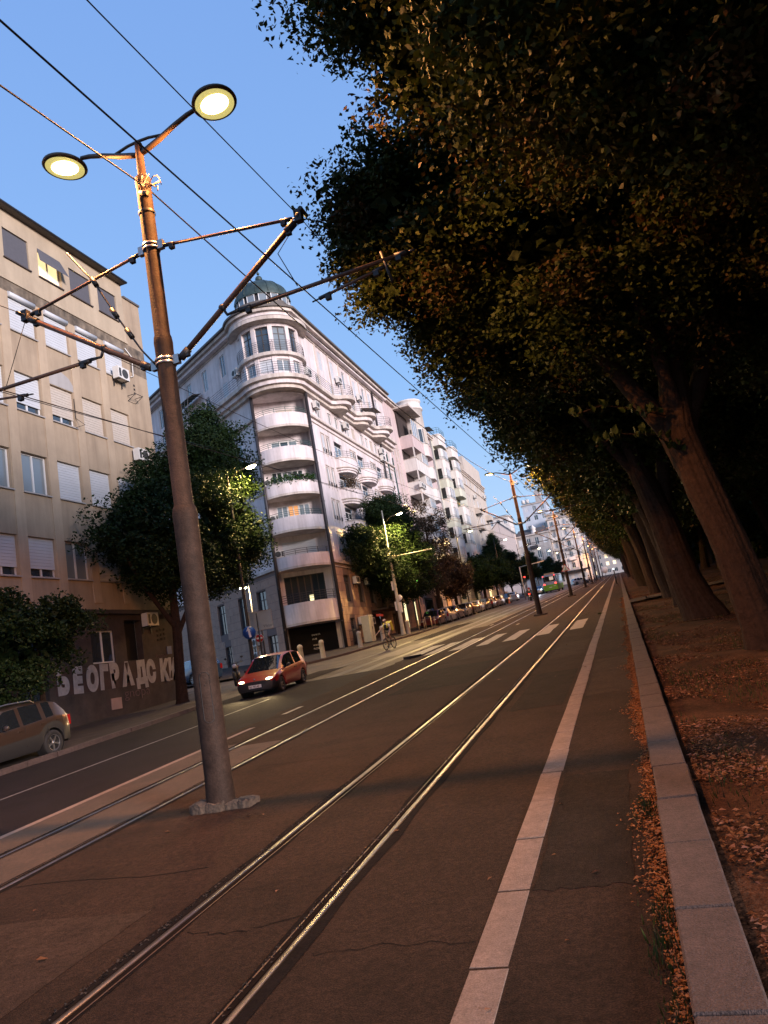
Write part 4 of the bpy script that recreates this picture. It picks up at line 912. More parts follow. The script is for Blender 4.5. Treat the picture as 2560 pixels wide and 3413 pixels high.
for (a0, a1, z) in ((92.6,95.2,30.2),(100.6,102.8,30.6)): mb.add([(a0,-1.5,z+.3),(a1,-1.5,z+.3),(a1,.6,z),(a0,.6,z)], [(0,1,2,3)], T=FR); mb.tube([(a1,.5,29.3),(a1,.5,z)], .03, 4, T=FR)
part('roof_awning', mb, mat('awning_grey', (.16,.16,.15), .8), gn, fix=False)
for yy in (93.5, 94.0): mb = MB(); mb.tube([(-19.62,yy,5),(-19.62,yy,29)], .06, 6); part('downpipe', mb, PIPEP, gn)

bgb = empty('apartment_block', (-21, 123, gz(123)), 'beige apartment block with a tall blank stair tower at its far end', 'building', 'blocks in the row beyond the corner building')
stack_building(bgb, 113.0, 132.3, 28.2, WBE, [(113.8,.8),(115.6,.8),(118.8,1.1),(122.6,.9),(125.0,.9),(129.3,.9)], [(b, b+1.2) for b in (26.2,23.4,20.7,18.0,15.3,12.6,9.9)], 5, None, ['glass','curtain','shut'], rg, .3)
mb = MB(); mb.box(112.9,113.02,-8,0,28,31.4,T=FR); part('party_wall', mb, WBE, bgb)
mb = MB(); mb.box(117.5,132.3,-7,-.2,28.2,31.6,T=FR); part('stair_tower', mb, WBE, bgb)
mb = MB(); mb.box(112.9,117.4,-6,-1.2,28.4,30.4,T=FR); part('penthouse', mb, WBE, bgb)
mb = MB(); 
for b in (27.55,26.0): mb.box(113,132.3,0,.14,b,b+.12,T=FR)
part('string_course', mb, TRIM, bgb)
for i in range(6):
    zb = 21.8-2.7*i
    for A0 in (118.2, 127.8):
        mb = MB(); mb.box(A0,A0+2.4,0,.95,zb,zb+.9,T=FR); part('balcony_parapet', mb, WBE, bgb)
        mb = MB(); mb.box(A0+.05,A0+2.35,0,.9,zb-.02,zb,T=FR); part('balcony_slab', mb, DARKM, bgb)
for i, (a, z) in enumerate(((119.6,24.6),(122,21.9),(130.2,26.1),(129.4,19),(121.9,16.2))): ac(FR, a, .05, z, ('air conditioner in a frame high on the beige block','air conditioner mid height on the beige block','topmost air conditioner near the far edge of the beige block','air conditioner near the far edge of the beige block, halfway up','lowest air conditioner on the beige block')[i], 1.1)

# ------------------------------------------------------------------ far end of the street
def far_block(name, x0, x1, y, z0, z1, M, label, rows_, cols_, kindset, rng, depth=14, roofh=.8, side_off=0):
    r_ = empty(name, ((x0+x1)/2, y, z0), label, 'building', 'far buildings closing the street')
    F = frame((x0, y, 0), (1, 0), (0, -1)); w = x1-x0; holes = []
    nz = rows_; h = (z1-z0)/nz
    for i in range(nz):
        for k in range(cols_):
            cwid = w/cols_; holes.append((k*cwid+cwid*.25, k*cwid+cwid*.72, z0+i*h+h*.28, z0+i*h+h*.80))
    wall(r_, F, 0, w, z0-1, z1, holes, M, .25)
    for hh in holes: window(r_, F, *hh, rng.choice(kindset), .15, cross=False)
    mb = MB()
    for xx in (0, w): mb.add([(xx,0,z0-1),(xx,-depth,z0-1),(xx,-depth,z1),(xx,0,z1)], [(0,1,2,3)], T=F)
    mb.add([(0,-depth,z0-1),(w,-depth,z0-1),(w,-depth,z1),(0,-depth,z1)], [(0,1,2,3)], T=F); part('side_wall', mb, M, r_, fix=False)
    mb = MB(); mb.box(-.4,w+.4,-depth,.5,z1,z1+.35,T=F); part('cornice', mb, TRIM, r_)
    mb = MB(); mb.add([(-.2,.3,z1+.35),(w+.2,.3,z1+.35),(w+.2,-depth,z1+.35),(-.2,-depth,z1+.35),(1,-3,z1+.35+roofh),(w-1,-3,z1+.35+roofh),(w-1,-depth+2,z1+.35+roofh),(1,-depth+2,z1+.35+roofh)], [(0,1,5,4),(1,2,6,5),(2,3,7,6),(3,0,4,7),(4,5,6,7)], T=F); part('roof', mb, ROOFM, r_)
    return r_, F, w, h
rg = random.Random(8)
b1, F_, w_, h_ = far_block('corner_house', -18.8, -9.9, 250, 14.6, 36.4, WWH, 'far grey-white block with stacked balconies and a blank lit side wall', 6, 4, ['glass','shut','curtain'], rg)
for i in range(1, 6):
    for a in (.3, 4.6):
        mb = MB(); mb.box(a,a+2.6,0,1.3,14.6+i*h_,14.6+i*h_+.25,T=F_); mb.box(a,a+2.6,1.2,1.3,14.6+i*h_+.25,14.6+i*h_+1.1,T=F_); part('balcony', mb, WGR if i % 2 else WWH, b1)
for a in (.2,3.3,6.9): mb = MB(); mb.box(a,a+.3,1.0,1.35,18,36,T=F_); part('column', mb, TRIM, b1)
mb = MB(); mb.box(-.5,w_+1.5,0,2.6,18.1,18.5,T=F_); part('street_canopy', mb, DARKM, b1)
mb = MB(); mb.box(-9.9,-8.2,251,262,14.6,33.0); part('stair_wing', mb, WWH, b1)
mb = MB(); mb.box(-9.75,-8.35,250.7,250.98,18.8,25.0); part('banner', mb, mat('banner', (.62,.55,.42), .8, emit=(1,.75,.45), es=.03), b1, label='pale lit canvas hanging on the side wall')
b2, F_, w_, h_ = far_block('town_house', -29.5, -18.9, 246, 14.3, 32.2, WGR, 'far old grey house with a heavy cornice and attic ornaments', 4, 4, ['glass','shut','curtain'], rg, roofh=2.2)
for i in range(1, 4): mb = MB(); mb.box(4.1,6.6,0,1.2,14.3+i*h_,14.3+i*h_+.9,T=F_); part('balcony', mb, IRON, b2)
mb = MB(); mb.lathe([(1.1,0),(1.2,.3),(.9,.5),(.7,1.6),(1.0,1.9),(.2,2.9),(.01,3.2)], (-23.5,247,32.5), 12); part('attic_ornament', mb, WWH, b2)
b3 = empty('house', (-34, 244, 14.2), 'far pale house with a pointed gable half hidden by trees', 'building', 'far buildings closing the street')
mb = MB(); mb.add([(-39,244,13),(-29.4,244,13),(-29.4,244,34),(-34,244,38.6),(-39,244,34),(-39,258,13),(-29.4,258,13),(-29.4,258,34),(-34,258,38.6),(-39,258,34)], [(0,1,2,3,4),(1,6,7,2),(9,5,0,4)]); part('wall', mb, mat('pinkish_plaster', (.55,.46,.42), .9, var=.08), b3, fix=False)
mb = MB(); mb.add([(-29,243.6,33.8),(-34,243.6,38.8),(-39.4,243.6,33.8),(-29,258,33.8),(-34,258,38.8),(-39.4,258,33.8)], [(0,3,4,1),(1,4,5,2)]); part('roof', mb, ROOFM, b3, fix=False)
b4, F_, w_, h_ = far_block('tower_block', -31, -21.5, 300, 17, 51.0, mat('bluish_wall', (.42,.46,.52), .9, var=.08, vscale=.5), 'far bluish high block with water tanks on its roof', 9, 3, ['glass','shut','curtain'], rg)
for x in (-30.2,-28.6): mb = MB(); mb.lathe([(.01,0),(.7,0),(.75,1.4),(.01,1.7)], (x,301,52.0), 14); part('water_tank', mb, WWH, b4)
mb = MB(); mb.box(-25.2,-23.0,301,306,51,56.5); part('lift_tower', mb, WGR, b4)
b5, _, _, _ = far_block('tower_block', -47, -36, 290, 17, 47.0, WWH, 'far white flat-roofed block behind the beige stair tower', 8, 4, ['glass','curtain'], rg)
b6, _, _, _ = far_block('apartment_block', -21.4, -11.2, 285, 16.5, 43.0, WBE, 'far taller block with an overhanging roof behind the balcony block', 7, 4, ['glass','curtain'], rg)
b7, _, _, _ = far_block('apartment_block', -8.0, 9.0, 330, 19.2, 38, WGR, 'farthest dim block at the end of the tracks', 6, 6, ['glass','lit','glass'], rg)
b8, _, _, _ = far_block('apartment_block', -14, -3.0, 400, 23.0, 44, mat('dim_plaster', (.16,.13,.12), .9, var=.1), 'dim brownish block closing the view beyond the catenary', 6, 6, ['glass','lit','glass','glass'], rg)

# ------------------------------------------------------------------ tram poles with lamps
PX = -5.22
def make_pole(y, label):
    t = empty('tram_pole', (PX, y, gz(y)), label, 'pole', 'tram catenary poles with twin street lamps')
    mb = MB()
    mb.lathe([(.185,0),(.168,.4),(.158,2.2),(.160,3.62),(.165,3.74),(.150,3.83),(.128,3.87),(.126,6.1),(.13,6.2),(.122,6.28),(.108,6.32),(.104,8.6),(.112,8.66),(.112,8.78),(.060,8.84),(.056,9.36),(.03,9.4),(.0,9.4)], (0,0,0), 22)
    part('shaft', mb, POLE, t, world=False)
    mb = MB(); mb.lathe([(.118,0),(.122,.03),(.118,.06)], (0,0,5.68), 18); mb.lathe([(.118,0),(.122,.02),(.118,.04)], (0,0,8.2), 18); part('joint_ring', mb, DARKM, t, world=False)
    mb = MB()                                     # hand-hole cover on the camera side
    T = Matrix.Rotation(R(25), 4, 'Z'); pts = [( -.045+.09*(i/2), 0) for i in range(3)]
    o_ = [(.062*math.cos(a)*1.0, .062*math.sin(a)+.25) for a in [math.pi*i/8 for i in range(9)]]+[(.062*math.cos(a), .062*math.sin(a)-.25) for a in [math.pi+math.pi*i/8 for i in range(9)]]
    rr = .163; ring_ = [(rr*math.sin(x/rr), -rr*math.cos(x/rr), 1.35+z) for (x, z) in o_]
    mb.tube([((rr+.002)*math.sin(x/rr), -(rr+.002)*math.cos(x/rr), 1.35+z) for (x, z) in o_+o_[:1]], .0045, 4, T=T); mb.sphere((rr*math.sin(0),-rr,1.5), .008, 6, 4, T=T); part('hatch', mb, DARKM, t, world=False)
    rd = random.Random(int(y)); mb = MB(); n = 40; pts = []
    for (cx, w, d, h) in ((-.13,.20,.19,.11), (.25,.18,.15,.075)):
        vs = []
        for iz, z in enumerate((-.2, h)):
            for i in range(n):
                a = 2*math.pi*i/n; sx = max(-1, min(1, math.cos(a)*1.3)); sy = max(-1, min(1, math.sin(a)*1.3)); j_ = rd.uniform(.90,1.05) if iz else rd.uniform(1.0,1.06); vs.append((cx+sx*w*j_*1.2, sy*d*j_, z+(rd.uniform(-.035,.01) if iz else 0)))
        for i in range(n): a = vs[n+i]; vs.append((cx+(a[0]-cx)*.72, a[1]*.72, h+rd.uniform(-.012,.018)))
        vs.append((cx,0,h+.01)); mb.add(vs, [(i,(i+1)%n,n+(i+1)%n,n+i) for i in range(n)]+[(n+i,n+(i+1)%n,2*n+(i+1)%n,2*n+i) for i in range(n)]+[(2*n+i,2*n+(i+1)%n,3*n) for i in range(n)])
    part('footing', mb, ROUGHC, t, world=False)
    # twin lamp bracket
    mb = MB()
    for s in (1, -1): mb.tube([(0,0,9.18),(s*.12,0,9.22),(s*.35,0,9.30),(s*.62,0,9.42),(s*.85,0,9.50),(s*1.0,0,9.53)], [.035,.042,.042,.036,.034,.030], 8)
    mb.tube([(.42,0,9.35),(.18,0,9.40),(0,0,9.41),(-.18,0,9.40),(-.42,0,9.35)], .022, 6); part('lamp_bracket', mb, LAMPH, t, world=False)
    for s in (1, -1):
        T = Matrix.Translation((s*1.30, 0, 9.53)) @ Matrix.Rotation(R(-s*6), 4, 'Y') @ Matrix.Scale(1.0, 4)
        mb = MB(); mb.lathe([(.0,.085),(.12,.08),(.24,.05),(.315,.0),(.325,-.03),(.31,-.05),(.28,-.052)], (0,0,0), 30, T=T); h = part('lamp_head', mb, LAMPH, t, world=False)
        mb = MB(); mb.lathe([(.285,-.050),(.0,-.050)], (0,0,0), 26, T=T); part('reflector', mb, LAMPR, h, world=False)
        mb = MB(); mb.lathe([(.0,-.085),(.10,-.082),(.18,-.066),(.205,-.051)], (0,0,0), 24, T=T @ Matrix.Diagonal((1,.85,1,1))); part('lamp_glass', mb, LAMPG, h, world=False)
        L = LAMPDATA; lo = bpy.data.objects.new('lamp_light', L); lo.location = (s*1.30, 0, 9.42); link(lo, h)
    # arms
    def rod(name, a, b, r, M=POLEB, clamps=True):
        mb = MB(); mb.tube([a, b], r, 8); o = part(name, mb, M, t, world=False)
        if clamps:
            mb = MB(); A, B = Vector(a), Vector(b); dv = (B-A).normalized()
            for p, sg in ((A, 1), (B, -1)):
                mb = MB(); mb.tube([p, p+dv*sg*.17], r*1.35, 8); mb.tube([p-dv*sg*.10, p], r*.6, 6)
                q = p+dv*sg*.13; mb.box(q.x-.035,q.x+.035,-.03,.03,q.z-.075,q.z-.01)
                part('clamp', mb, DARKM, o, world=False)
        return o
    for z in (7.62, 5.86):
        rr = .112 if z > 7 else .132; mb = MB(); mb.lathe([(rr,0),(rr+.012,.0),(rr+.012,.035),(rr,.035)], (0,0,z), 20); mb.lathe([(rr,0),(rr+.012,.0),(rr+.012,.035),(rr,.035)], (0,0,z+.06), 20)
        for s in (1,-1): mb.box(s*rr, s*(rr+.09), -.035,.035,z-.02,z+.11)
        part('pole_clamp', mb, CLAMP, t, world=False)
    for s in (1, -1):
        tip = (s*2.27, 0, 7.33)
        rod('tie_rod', (s*.20,0,7.64), (s*2.17,0,7.33), .022); rod('cantilever_arm', (s*.24,0,5.90), (s*2.20,0,7.27), .040)
        mb = MB(); mb.sphere(tip, .065, 8, 6); mb.box(tip[0]-.05,tip[0]+.05,-.05,.05,7.25,7.42); mb.tube([(tip[0]+s*.07,-.1,7.38),(tip[0]+s*.07,.12,7.38)], .03, 6); part('arm_tip', mb, DARKM, t, world=False)
        mb = MB(); m1 = (s*.97, 0, 6.42)
        mb.tube([(m1[0],0,m1[2]),(m1[0]+s*.06,0,m1[2]-.12),(m1[0]+s*.24,0,m1[2]-.10)], .022, 6); mb.sphere(m1, .055, 8, 6); part('hinge', mb, DARKM, t, world=False)
        rod('registration_arm', (s*1.22,0,6.30), (s*3.62,0,6.33), .028)
        mb = MB(); mb.tube([(s*3.28,0,6.45),(s*3.36,0,6.0)], .022, 6); part('drop_bracket', mb, DARKM, t, world=False)
        rod('steady_arm', (s*2.36,0,6.10), (s*3.30,0,6.24), .020)
        mb = MB(); mb.tube([(tip[0],0,7.3),(s*1.9,-.02,6.9),(s*2.1,-.02,6.36)] if s > 0 else [(tip[0],0,7.3),(s*2.75,0,6.31)], .007, 4); part('stay_wire', mb, DARKM, t, world=False)
    # cable bundle and pull-off chain
    mb = MB(); rd = random.Random(4)
    for k in range(6):
        p = Vector((rd.uniform(.02,.10), -.11, 8.62)); L_ = [p]
        for i in range(5): p = p+Vector((rd.uniform(-.02,.09), rd.uniform(-.05,.02), rd.uniform(-.11,.10))); L_.append(p)
        mb.tube(L_, .009, 4)
    mb.tube([(.0,-.11,8.5),(.14,-.14,8.42)], .035, 6); mb.tube([(.10,-.12,8.52),(.30,-.05,8.60)], .014, 5); part('cable_bundle', mb, mat('cable_ends', (.30,.24,.20), .6), t, world=False)
    mb = MB(); mb.tube([(-.10,-.05,5.85+.0),(-.45,-.30,6.05+.45),(-.9,-.5,7.1),(-1.02,-.55,7.46),(-1.35,-.75,8.1)][:1]+[(-.30,-.08,6.15),(-.62,-.1,6.75),(-.95,-.1,7.42),(-1.32,-.15,7.98)], .014, 5)
    for (a, b) in (((-.42,-.09,6.38),(-.50,-.09,6.53)),((-.62,-.1,6.75),(-.70,-.1,6.9)),((-.90,-.1,7.33),(-.97,-.1,7.47))): mb.tube([a, b], .038, 8)
    part('pull_off_chain', mb, DARKM, t, world=False)
    return t
LAMPDATA = bpy.data.lights.new('lamp_light', 'SPOT'); LAMPDATA.spot_size = R(176); LAMPDATA.spot_blend = .12; LAMPDATA.energy = 620; LAMPDATA.color = (1, .40, .115); LAMPDATA.shadow_soft_size = .07
pole0 = make_pole(8.5, 'nearest tram pole with twin glowing lamps, a rough concrete footing and an oval hatch')
plabels = ['second tram pole standing beyond the zebra crossing','third tram pole with the triangular warning sign on it','fourth tram pole down the tracks, just right of the bus','fifth tram pole, beside the two pedestrians','sixth tram pole far down the tracks','seventh tram pole far down the tracks','farthest tram pole before the end of the street']
for y, lb_ in zip((47.6, 80.5, 117, 147, 180, 213, 246), plabels):
    c = copy_tree(pole0); c.location = (PX, y, gz(y)); c['label'] = lb_
# wires
WIRE = mat('wire', (.02,.018,.02), .5, metal=.3)
def wire(x0, z0, ys, sag, r, label, x1=None):
    mb = MB(); P = []
    for a, b in zip(ys[:-1], ys[1:]):
        for i in range(8): t = i/8; y = a+(b-a)*t; P.append((x0, y, gz(a)*(1-t)+gz(b)*t+z0-sag*4*t*(1-t)))
    P.append((x0, ys[-1], gz(ys[-1])+z0)); mb.tube([(p[0], p[1]-8.5, p[2]) for p in P], r, 5, caps=False)
    o = bpy.data.objects.new('overhead_wire', mb.mesh('overhead_wire', WIRE, fix=False)); o.location = (0, 8.5, 0); link(o); setp(o, label, 'wire', 'wires over the tram tracks')
PY = [-24, 8.5, 47.6, 80.5, 117, 147, 180, 213, 246]
wire(-2.89, 6.07, PY, .0, .0085, 'thick contact wire over the near track, touching the steady arm')
wire(-2.95, 7.34, PY, .42, .0065, 'thin carrying wire from the right tip of the nearest pole arm')
wire(-7.60, 6.07, PY, .0, .0085, 'contact wire over the far track at the left end of the arms')
wire(-7.47, 7.34, PY, .42, .0065, 'thin carrying wire from the left tip of the pole arms')
wire(-5.17, 8.62, PY, .75, .012, 'sagging cable tied to the top of each tram pole')
wire(-15.9, 10.75, [2,30.2,55.8,85,113,141,170], .25, .012, 'cable strung along the kerbside lamp masts')
mb = MB()
for a, b in zip(PY[2:-1], PY[3:]):
    for k in (.2,.4,.6,.8):
        y = a+(b-a)*k; z = gz(a)*(1-k)+gz(b)*k
        for x in (-2.92, -7.53): mb.tube([(x,y,z+6.07),(x,y,z+7.34-.42*4*k*(1-k))], .006, 4)
solo('dropper_wires', mb, WIRE, 'thin vertical dropper wires between the paired overhead wires beyond the second pole', 'wires', origin=(-5,80,12))

# warning triangle on the third pole
wt = empty('warning_sign', (-5.22,80.25,gz(80)+2.7), 'white triangular pedestrian warning sign with red border on the third pole', 'sign')
def tri(s, z): return [(-s,0,z),(s,0,z),(0,0,z+s*1.73)]
mb = MB(); p = tri(.46, 0); mb.add([(a,-.0,b) for (a,_,b) in p]+[(a,.03,b) for (a,_,b) in p], [(0,1,2),(5,4,3),(0,3,4,1),(1,4,5,2),(2,5,3,0)]); part('border', mb, mat('sign_red_paint', (.45,.02,.02), .4), wt, world=False)
mb = MB(); mb.add([(-.34,-.006,.07),(.34,-.006,.07),(0,-.006,.66)], [(0,1,2)]); part('face', mb, PLATE, wt, world=False, fix=False)
mb = MB(); mb.sphere((0.02,-.012,.40), .035, 8, 6, sc=(1,.2,1)); mb.tube([(.02,-.012,.36),(0,-.012,.25),(-.07,-.012,.12)], .016, 5); mb.tube([(0,-.012,.25),(.07,-.012,.12)], .016, 5); mb.tube([(-.07,-.012,.28),(.02,-.012,.33),(.09,-.012,.27)], .012, 5); mb.box(-.2,.2,-.014,-.01,.09,.105); part('walker_symbol', mb, INK, wt, world=False)

# ------------------------------------------------------------------ kerbside lamp masts
LAMP2 = bpy.data.lights.new('mast_light', 'SPOT'); LAMP2.spot_size = R(176); LAMP2.spot_blend = .12; LAMP2.energy = 1900; LAMP2.color = (1, .66, .23); LAMP2.shadow_soft_size = .14
def mast(x, y, label, arm=True, dark=False, dx=1.5, h=9.8, lit=True, lowarm=False, pw=1.0):
    t = empty('lamp_mast', (x, y, gz(y)+.1), label, 'street lamp', 'kerbside lamp masts')
    M = DARKM if dark else mat('mast_paint', (.42,.40,.34), .5, var=.2, vscale=3)
    mb = MB(); mb.lathe([(.20,0),(.16,.5),(.13,3),(.105,6.1),(.10,6.2),(.062,6.25),(.055,h-.4),(.04,h)] if lowarm else [(.10,0),(.075,3),(.06,h-.3),(.04,h)], (0,0,0), 14); part('mast', mb, M, t, world=False)
    mb = MB(); mb.tube([(0,0,h-1.1),(dx*.45,.1,h-.62),(dx*.86,.25,h-.5)], .028, 6); part('bracket', mb, LAMPH, t, world=False)
    T = Matrix.Translation((dx, .3, h-.48)) @ Matrix.Rotation(R(-8), 4, 'Y')
    mb = MB(); mb.lathe([(0,.07),(.14,.06),(.23,.0),(.20,-.03)], (0,0,0), 18, T=T @ Matrix.Diagonal((1.35,.8,1,1))); hd = part('lamp_head', mb, LAMPH, t, world=False)
    mb = MB(); mb.lathe([(0,-.12),(.10,-.105),(.17,-.06),(.20,-.02)], (0,0,0), 18, T=T @ Matrix.Diagonal((1.35,.8,1,1))); part('lamp_glass', mb, LAMPC, hd, world=False)
    if lit:
        Lx = LAMP2.copy(); Lx.energy = LAMP2.energy*pw; lo = bpy.data.objects.new('lamp_light', Lx); lo.location = (dx, .3, h-.66); link(lo, hd)
    if lowarm:
        mb = MB(); mb.box(-.16,.2,-.14,.14,5.85,6.25); mb.box(.18,.42,-.10,.10,5.98,6.2); mb.tube([(.4,0,6.09),(3.3,.5,6.12)], .045, 8); mb.sphere((3.3,.5,6.12), .06, 8, 6); part('signal_arm', mb, M, t, world=False)
        mb = MB(); mb.box(-.24,-.12,-.12,.12,3.5,4.2); mb.lathe([(.24,-.01),(.24,.01),(.0,.01)], (0,0,0), 18, T=Matrix.Translation((.14,.12,2.85)) @ Matrix.Rotation(R(80),4,'X')); mb.box(.1,.26,-.1,.1,1.7,2.5); mb.box(-.25,-.1,-.08,.08,1.9,2.6); part('control_box', mb, ACW, t, world=False)
    return t
m1 = mast(-16.3, 30.6, 'dark lamp mast behind the blue arrow sign, its lamp glowing in the tree', dark=True, dx=1.15, h=10.35, pw=.36)
m2 = mast(-16.62, 55.8, 'pale lamp mast with a horizontal signal arm by the concrete bollard', lowarm=True, dx=1.3, h=9.9)
mast(-16.9, 85, 'slim lamp mast among the parked cars in front of the sparse brown tree', dark=True, dx=1.7, h=9.9, pw=.3); mast(-16.9, 113, 'slim lamp mast beside the bright green young tree', dark=True, dx=1.7, h=9.9, lit=False)
for y, l in ((141,'distant lamp mast left of the bus'),(165,'distant lamp mast in front of the old grey house'),(190,'distant lamp mast before the balcony block'),(215,'farthest lamp mast on the left')): mast(-17, y, l, dark=True, dx=1.7, h=9.9, lit=False)
pl = empty('post_lamp', (-18.9,36.2,gz(36)+.1), 'slim pale post lamp with two tiny heads rising behind the blank board', 'street lamp')
mb = MB(); mb.tube([(0,0,0),(0,0,4.75)], [.05,.035], 8); part('post', mb, mat('mast_paint'), pl, world=False)
mb = MB(); mb.tube([(0,0,4.7),(-.45,-.1,4.72)], .02, 5); part('arm', mb, mat('mast_paint'), pl, world=False)
for dx in (-.18,-.42): mb = MB(); mb.sphere((dx,-.12,4.68), .075, 10, 6, sc=(1.2,1,.6)); part('lamp_glass', mb, LAMPC, pl, world=False)
LAMP3 = bpy.data.lights.new('post_light', 'POINT'); LAMP3.energy = 110; LAMP3.color = (1,.72,.4); LAMP3.shadow_soft_size = .1
lo = bpy.data.objects.new('lamp_light', LAMP3); lo.location = (-.3,-.12,4.5); link(lo, pl)
# road signs near the side street
bs = empty('direction_sign', (-16.12,30.3,gz(30)+.1), 'round blue sign with a white arrow on the dark lamp mast', 'sign')
def facing(o, x=0, y=0): o.rotation_euler.z = math.atan2(-(o.location.x-x), (o.location.y-y))*1.0
Tf = Matrix.Rotation(R(90), 4, 'X')
mb = MB(); mb.lathe([(0,.012),(.29,.012),(.29,-.012),(0,-.012)], (0,0,0), 30, T=Matrix.Translation((0,0,2.2)) @ Tf); part('disc', mb, mat('sign_blue', (.015,.07,.30), .4, var=.2), bs, world=False)
mb = MB(); T = Matrix.Translation((0,-.016,2.2)) @ Matrix.Rotation(R(-8),4,'Y'); mb.add([(-.045,0,-.22),(.045,0,-.22),(.045,0,.10),(.11,0,.06),(.0,0,.24),(-.13,0,.08),(-.045,0,.10)], [(0,1,2,6),(6,2,3,4,5)], T=T); part('arrow', mb, PLATE, bs, world=False, fix=False)
bs.rotation_euler.z = R(25)
ne = empty('no_entry_sign', (-17.0,32.9,gz(33)+.1), 'small red no entry sign on the thin post before the stone wing', 'sign'); ne.rotation_euler.z = R(25)
mb = MB(); mb.lathe([(0,.012),(.20,.012),(.20,-.0),(0,-.0)], (0,0,0), 28, T=Matrix.Translation((0,.05,1.85)) @ Tf); part('rim', mb, PLATE, ne, world=False)
mb = MB(); mb.lathe([(0,.015),(.185,.015),(.185,-.0),(0,-.0)], (0,0,0), 28, T=Matrix.Translation((0,.047,1.85)) @ Tf); part('disc', mb, mat('sign_red_paint'), ne, world=False)
mb = MB(); mb.box(-.14,.14,.018,.032,1.81,1.89); part('bar', mb, PLATE, ne, world=False)
mb = MB(); mb.tube([(0.03,0,0),(0.03,0,3.05)], .035, 8); sp_ = solo('sign_post', mb, DARKM, 'thin dark post carrying the no entry sign before the blank board', 'post', origin=None); sp_.location = (-16.97, 32.8, gz(33)+.1)
bd = empty('board', (-17.2,33.6,gz(33.6)+.1), 'blank pale blue board back with a black scribbled tag at its lower right', 'sign'); bd.rotation_euler.z = R(14)
mb = MB(); mb.box(-.55,.58,0,.04,2.25,3.15); part('panel', mb, mat('board_blue', (.34,.42,.46), .5, var=.08), bd, world=False)
mb = MB(); mb.box(-.57,.60,-.01,.05,3.15,3.18); mb.box(-.57,.60,-.01,.05,2.22,2.25); mb.box(-.57,-.55,-.01,.05,2.22,3.18); mb.box(.58,.60,-.01,.05,2.22,3.18); part('frame', mb, WGR, bd, world=False)
T = Matrix.Translation((.12,-.006,2.34)) @ Tf; part('scribble', text_mb('Viktor', .2, T, -.003, .001), INK, bd, world=False, fix=False)
mb = MB(); mb.tube([(0,.08,0),(0,.08,2.9)], .04, 8); part('post', mb, DARKM, bd, world=False)
# bollards, posts, street cabinet
mb = MB(); mb.lathe([(.20,0),(.18,.05),(.165,.9),(.185,.93),(.185,1.0),(.13,1.10),(0,1.14)], (0,0,0), 14); bme = mb.mesh('bollard', mat('bollard_concrete', (.33,.28,.23), .9, var=.15, vscale=6, bump=.3))
for i, (y, x) in enumerate(((39.0,-17.75),(41.2,-17.35),(46.6,-16.9),(50.6,-16.6),(55.0,-15.95))):
    o = bpy.data.objects.new('bollard', bme); o.location = (x, y, gz(y)+.1); link(o); o.scale = (.85,.85,.95)
    setp(o, ['concrete bollard right behind the red car','concrete bollard in front of the black entrance','concrete bollard before the iron fence','concrete bollard in front of the pale street cabinet','concrete bollard at the foot of the pale lamp mast'][i], 'bollard', 'concrete bollards round the corner')
mb = MB(); mb.tube([(0,0,0),(0,0,.85)], .04, 8); pme = mb.mesh('post', mat('post_paint', (.30,.22,.15), .6))
for i, (y, x) in enumerate(((57.4,-15.75),(58.9,-15.7),(62.2,-15.6))):
    o = bpy.data.objects.new('post', pme); o.location = (x, y, gz(y)+.1); link(o); setp(o, ['first thin post right of the pale lamp mast','second thin post right of the pale lamp mast','thin post beside the wheel of the maroon car'][i], 'post', 'thin posts on the kerb')
mb = MB(); mb.tube([(-.35,0,0),(-.35,0,.95),(.35,.0,.95),(.35,.0,0)], .05, 8); o = solo('hoop_barrier', mb, mat('post_paint'), 'low metal hoop barrier in front of the maroon car', 'barrier'); o.location = (-15.65,60.2,gz(60)+.1); o.rotation_euler.z = R(60)
cabn = empty('street_cabinet', (-18.6,53.6,gz(53.6)+.12), 'tall pale green street cabinet against the stone wall behind the cyclist', 'cabinet')
mb = MB(); mb.box(-.3,.3,-.5,.5,0,1.9); part('housing', mb, mat('cabinet_paint', (.45,.47,.36), .6, var=.1, vscale=5), cabn, world=False); mb = MB(); mb.box(-.33,.33,-.53,.53,1.9,1.96); part('lid', mb, ACW, cabn, world=False)
mb = MB(); mb.box(.3,.308,-.01,.01,.05,1.85); mb.box(.3,.32,.05,.09,.9,1.1); part('door_seam', mb, DARKM, cabn, world=False)

# pharmacy-like green neon cross, hung in the tree
gc = empty('neon_sign', (-17.9,66.5,gz(66.5)+4.25), 'small green neon cross glowing under the big tree', 'sign')
mb = MB(); NEO = mat('green_neon', (.2,.9,.2), .4, emit=(.25,1,.12), es=.7)
mb.box(-.35,.35,-.04,.04,-.11,.11); mb.box(-.11,.11,-.041,.041,-.35,.35); part('cross', mb, NEO, gc, world=False)
mb = MB(); mb.box(-1.7,-.35,-.02,.02,-.02,.02); part('bracket', mb, DARKM, gc, world=False)
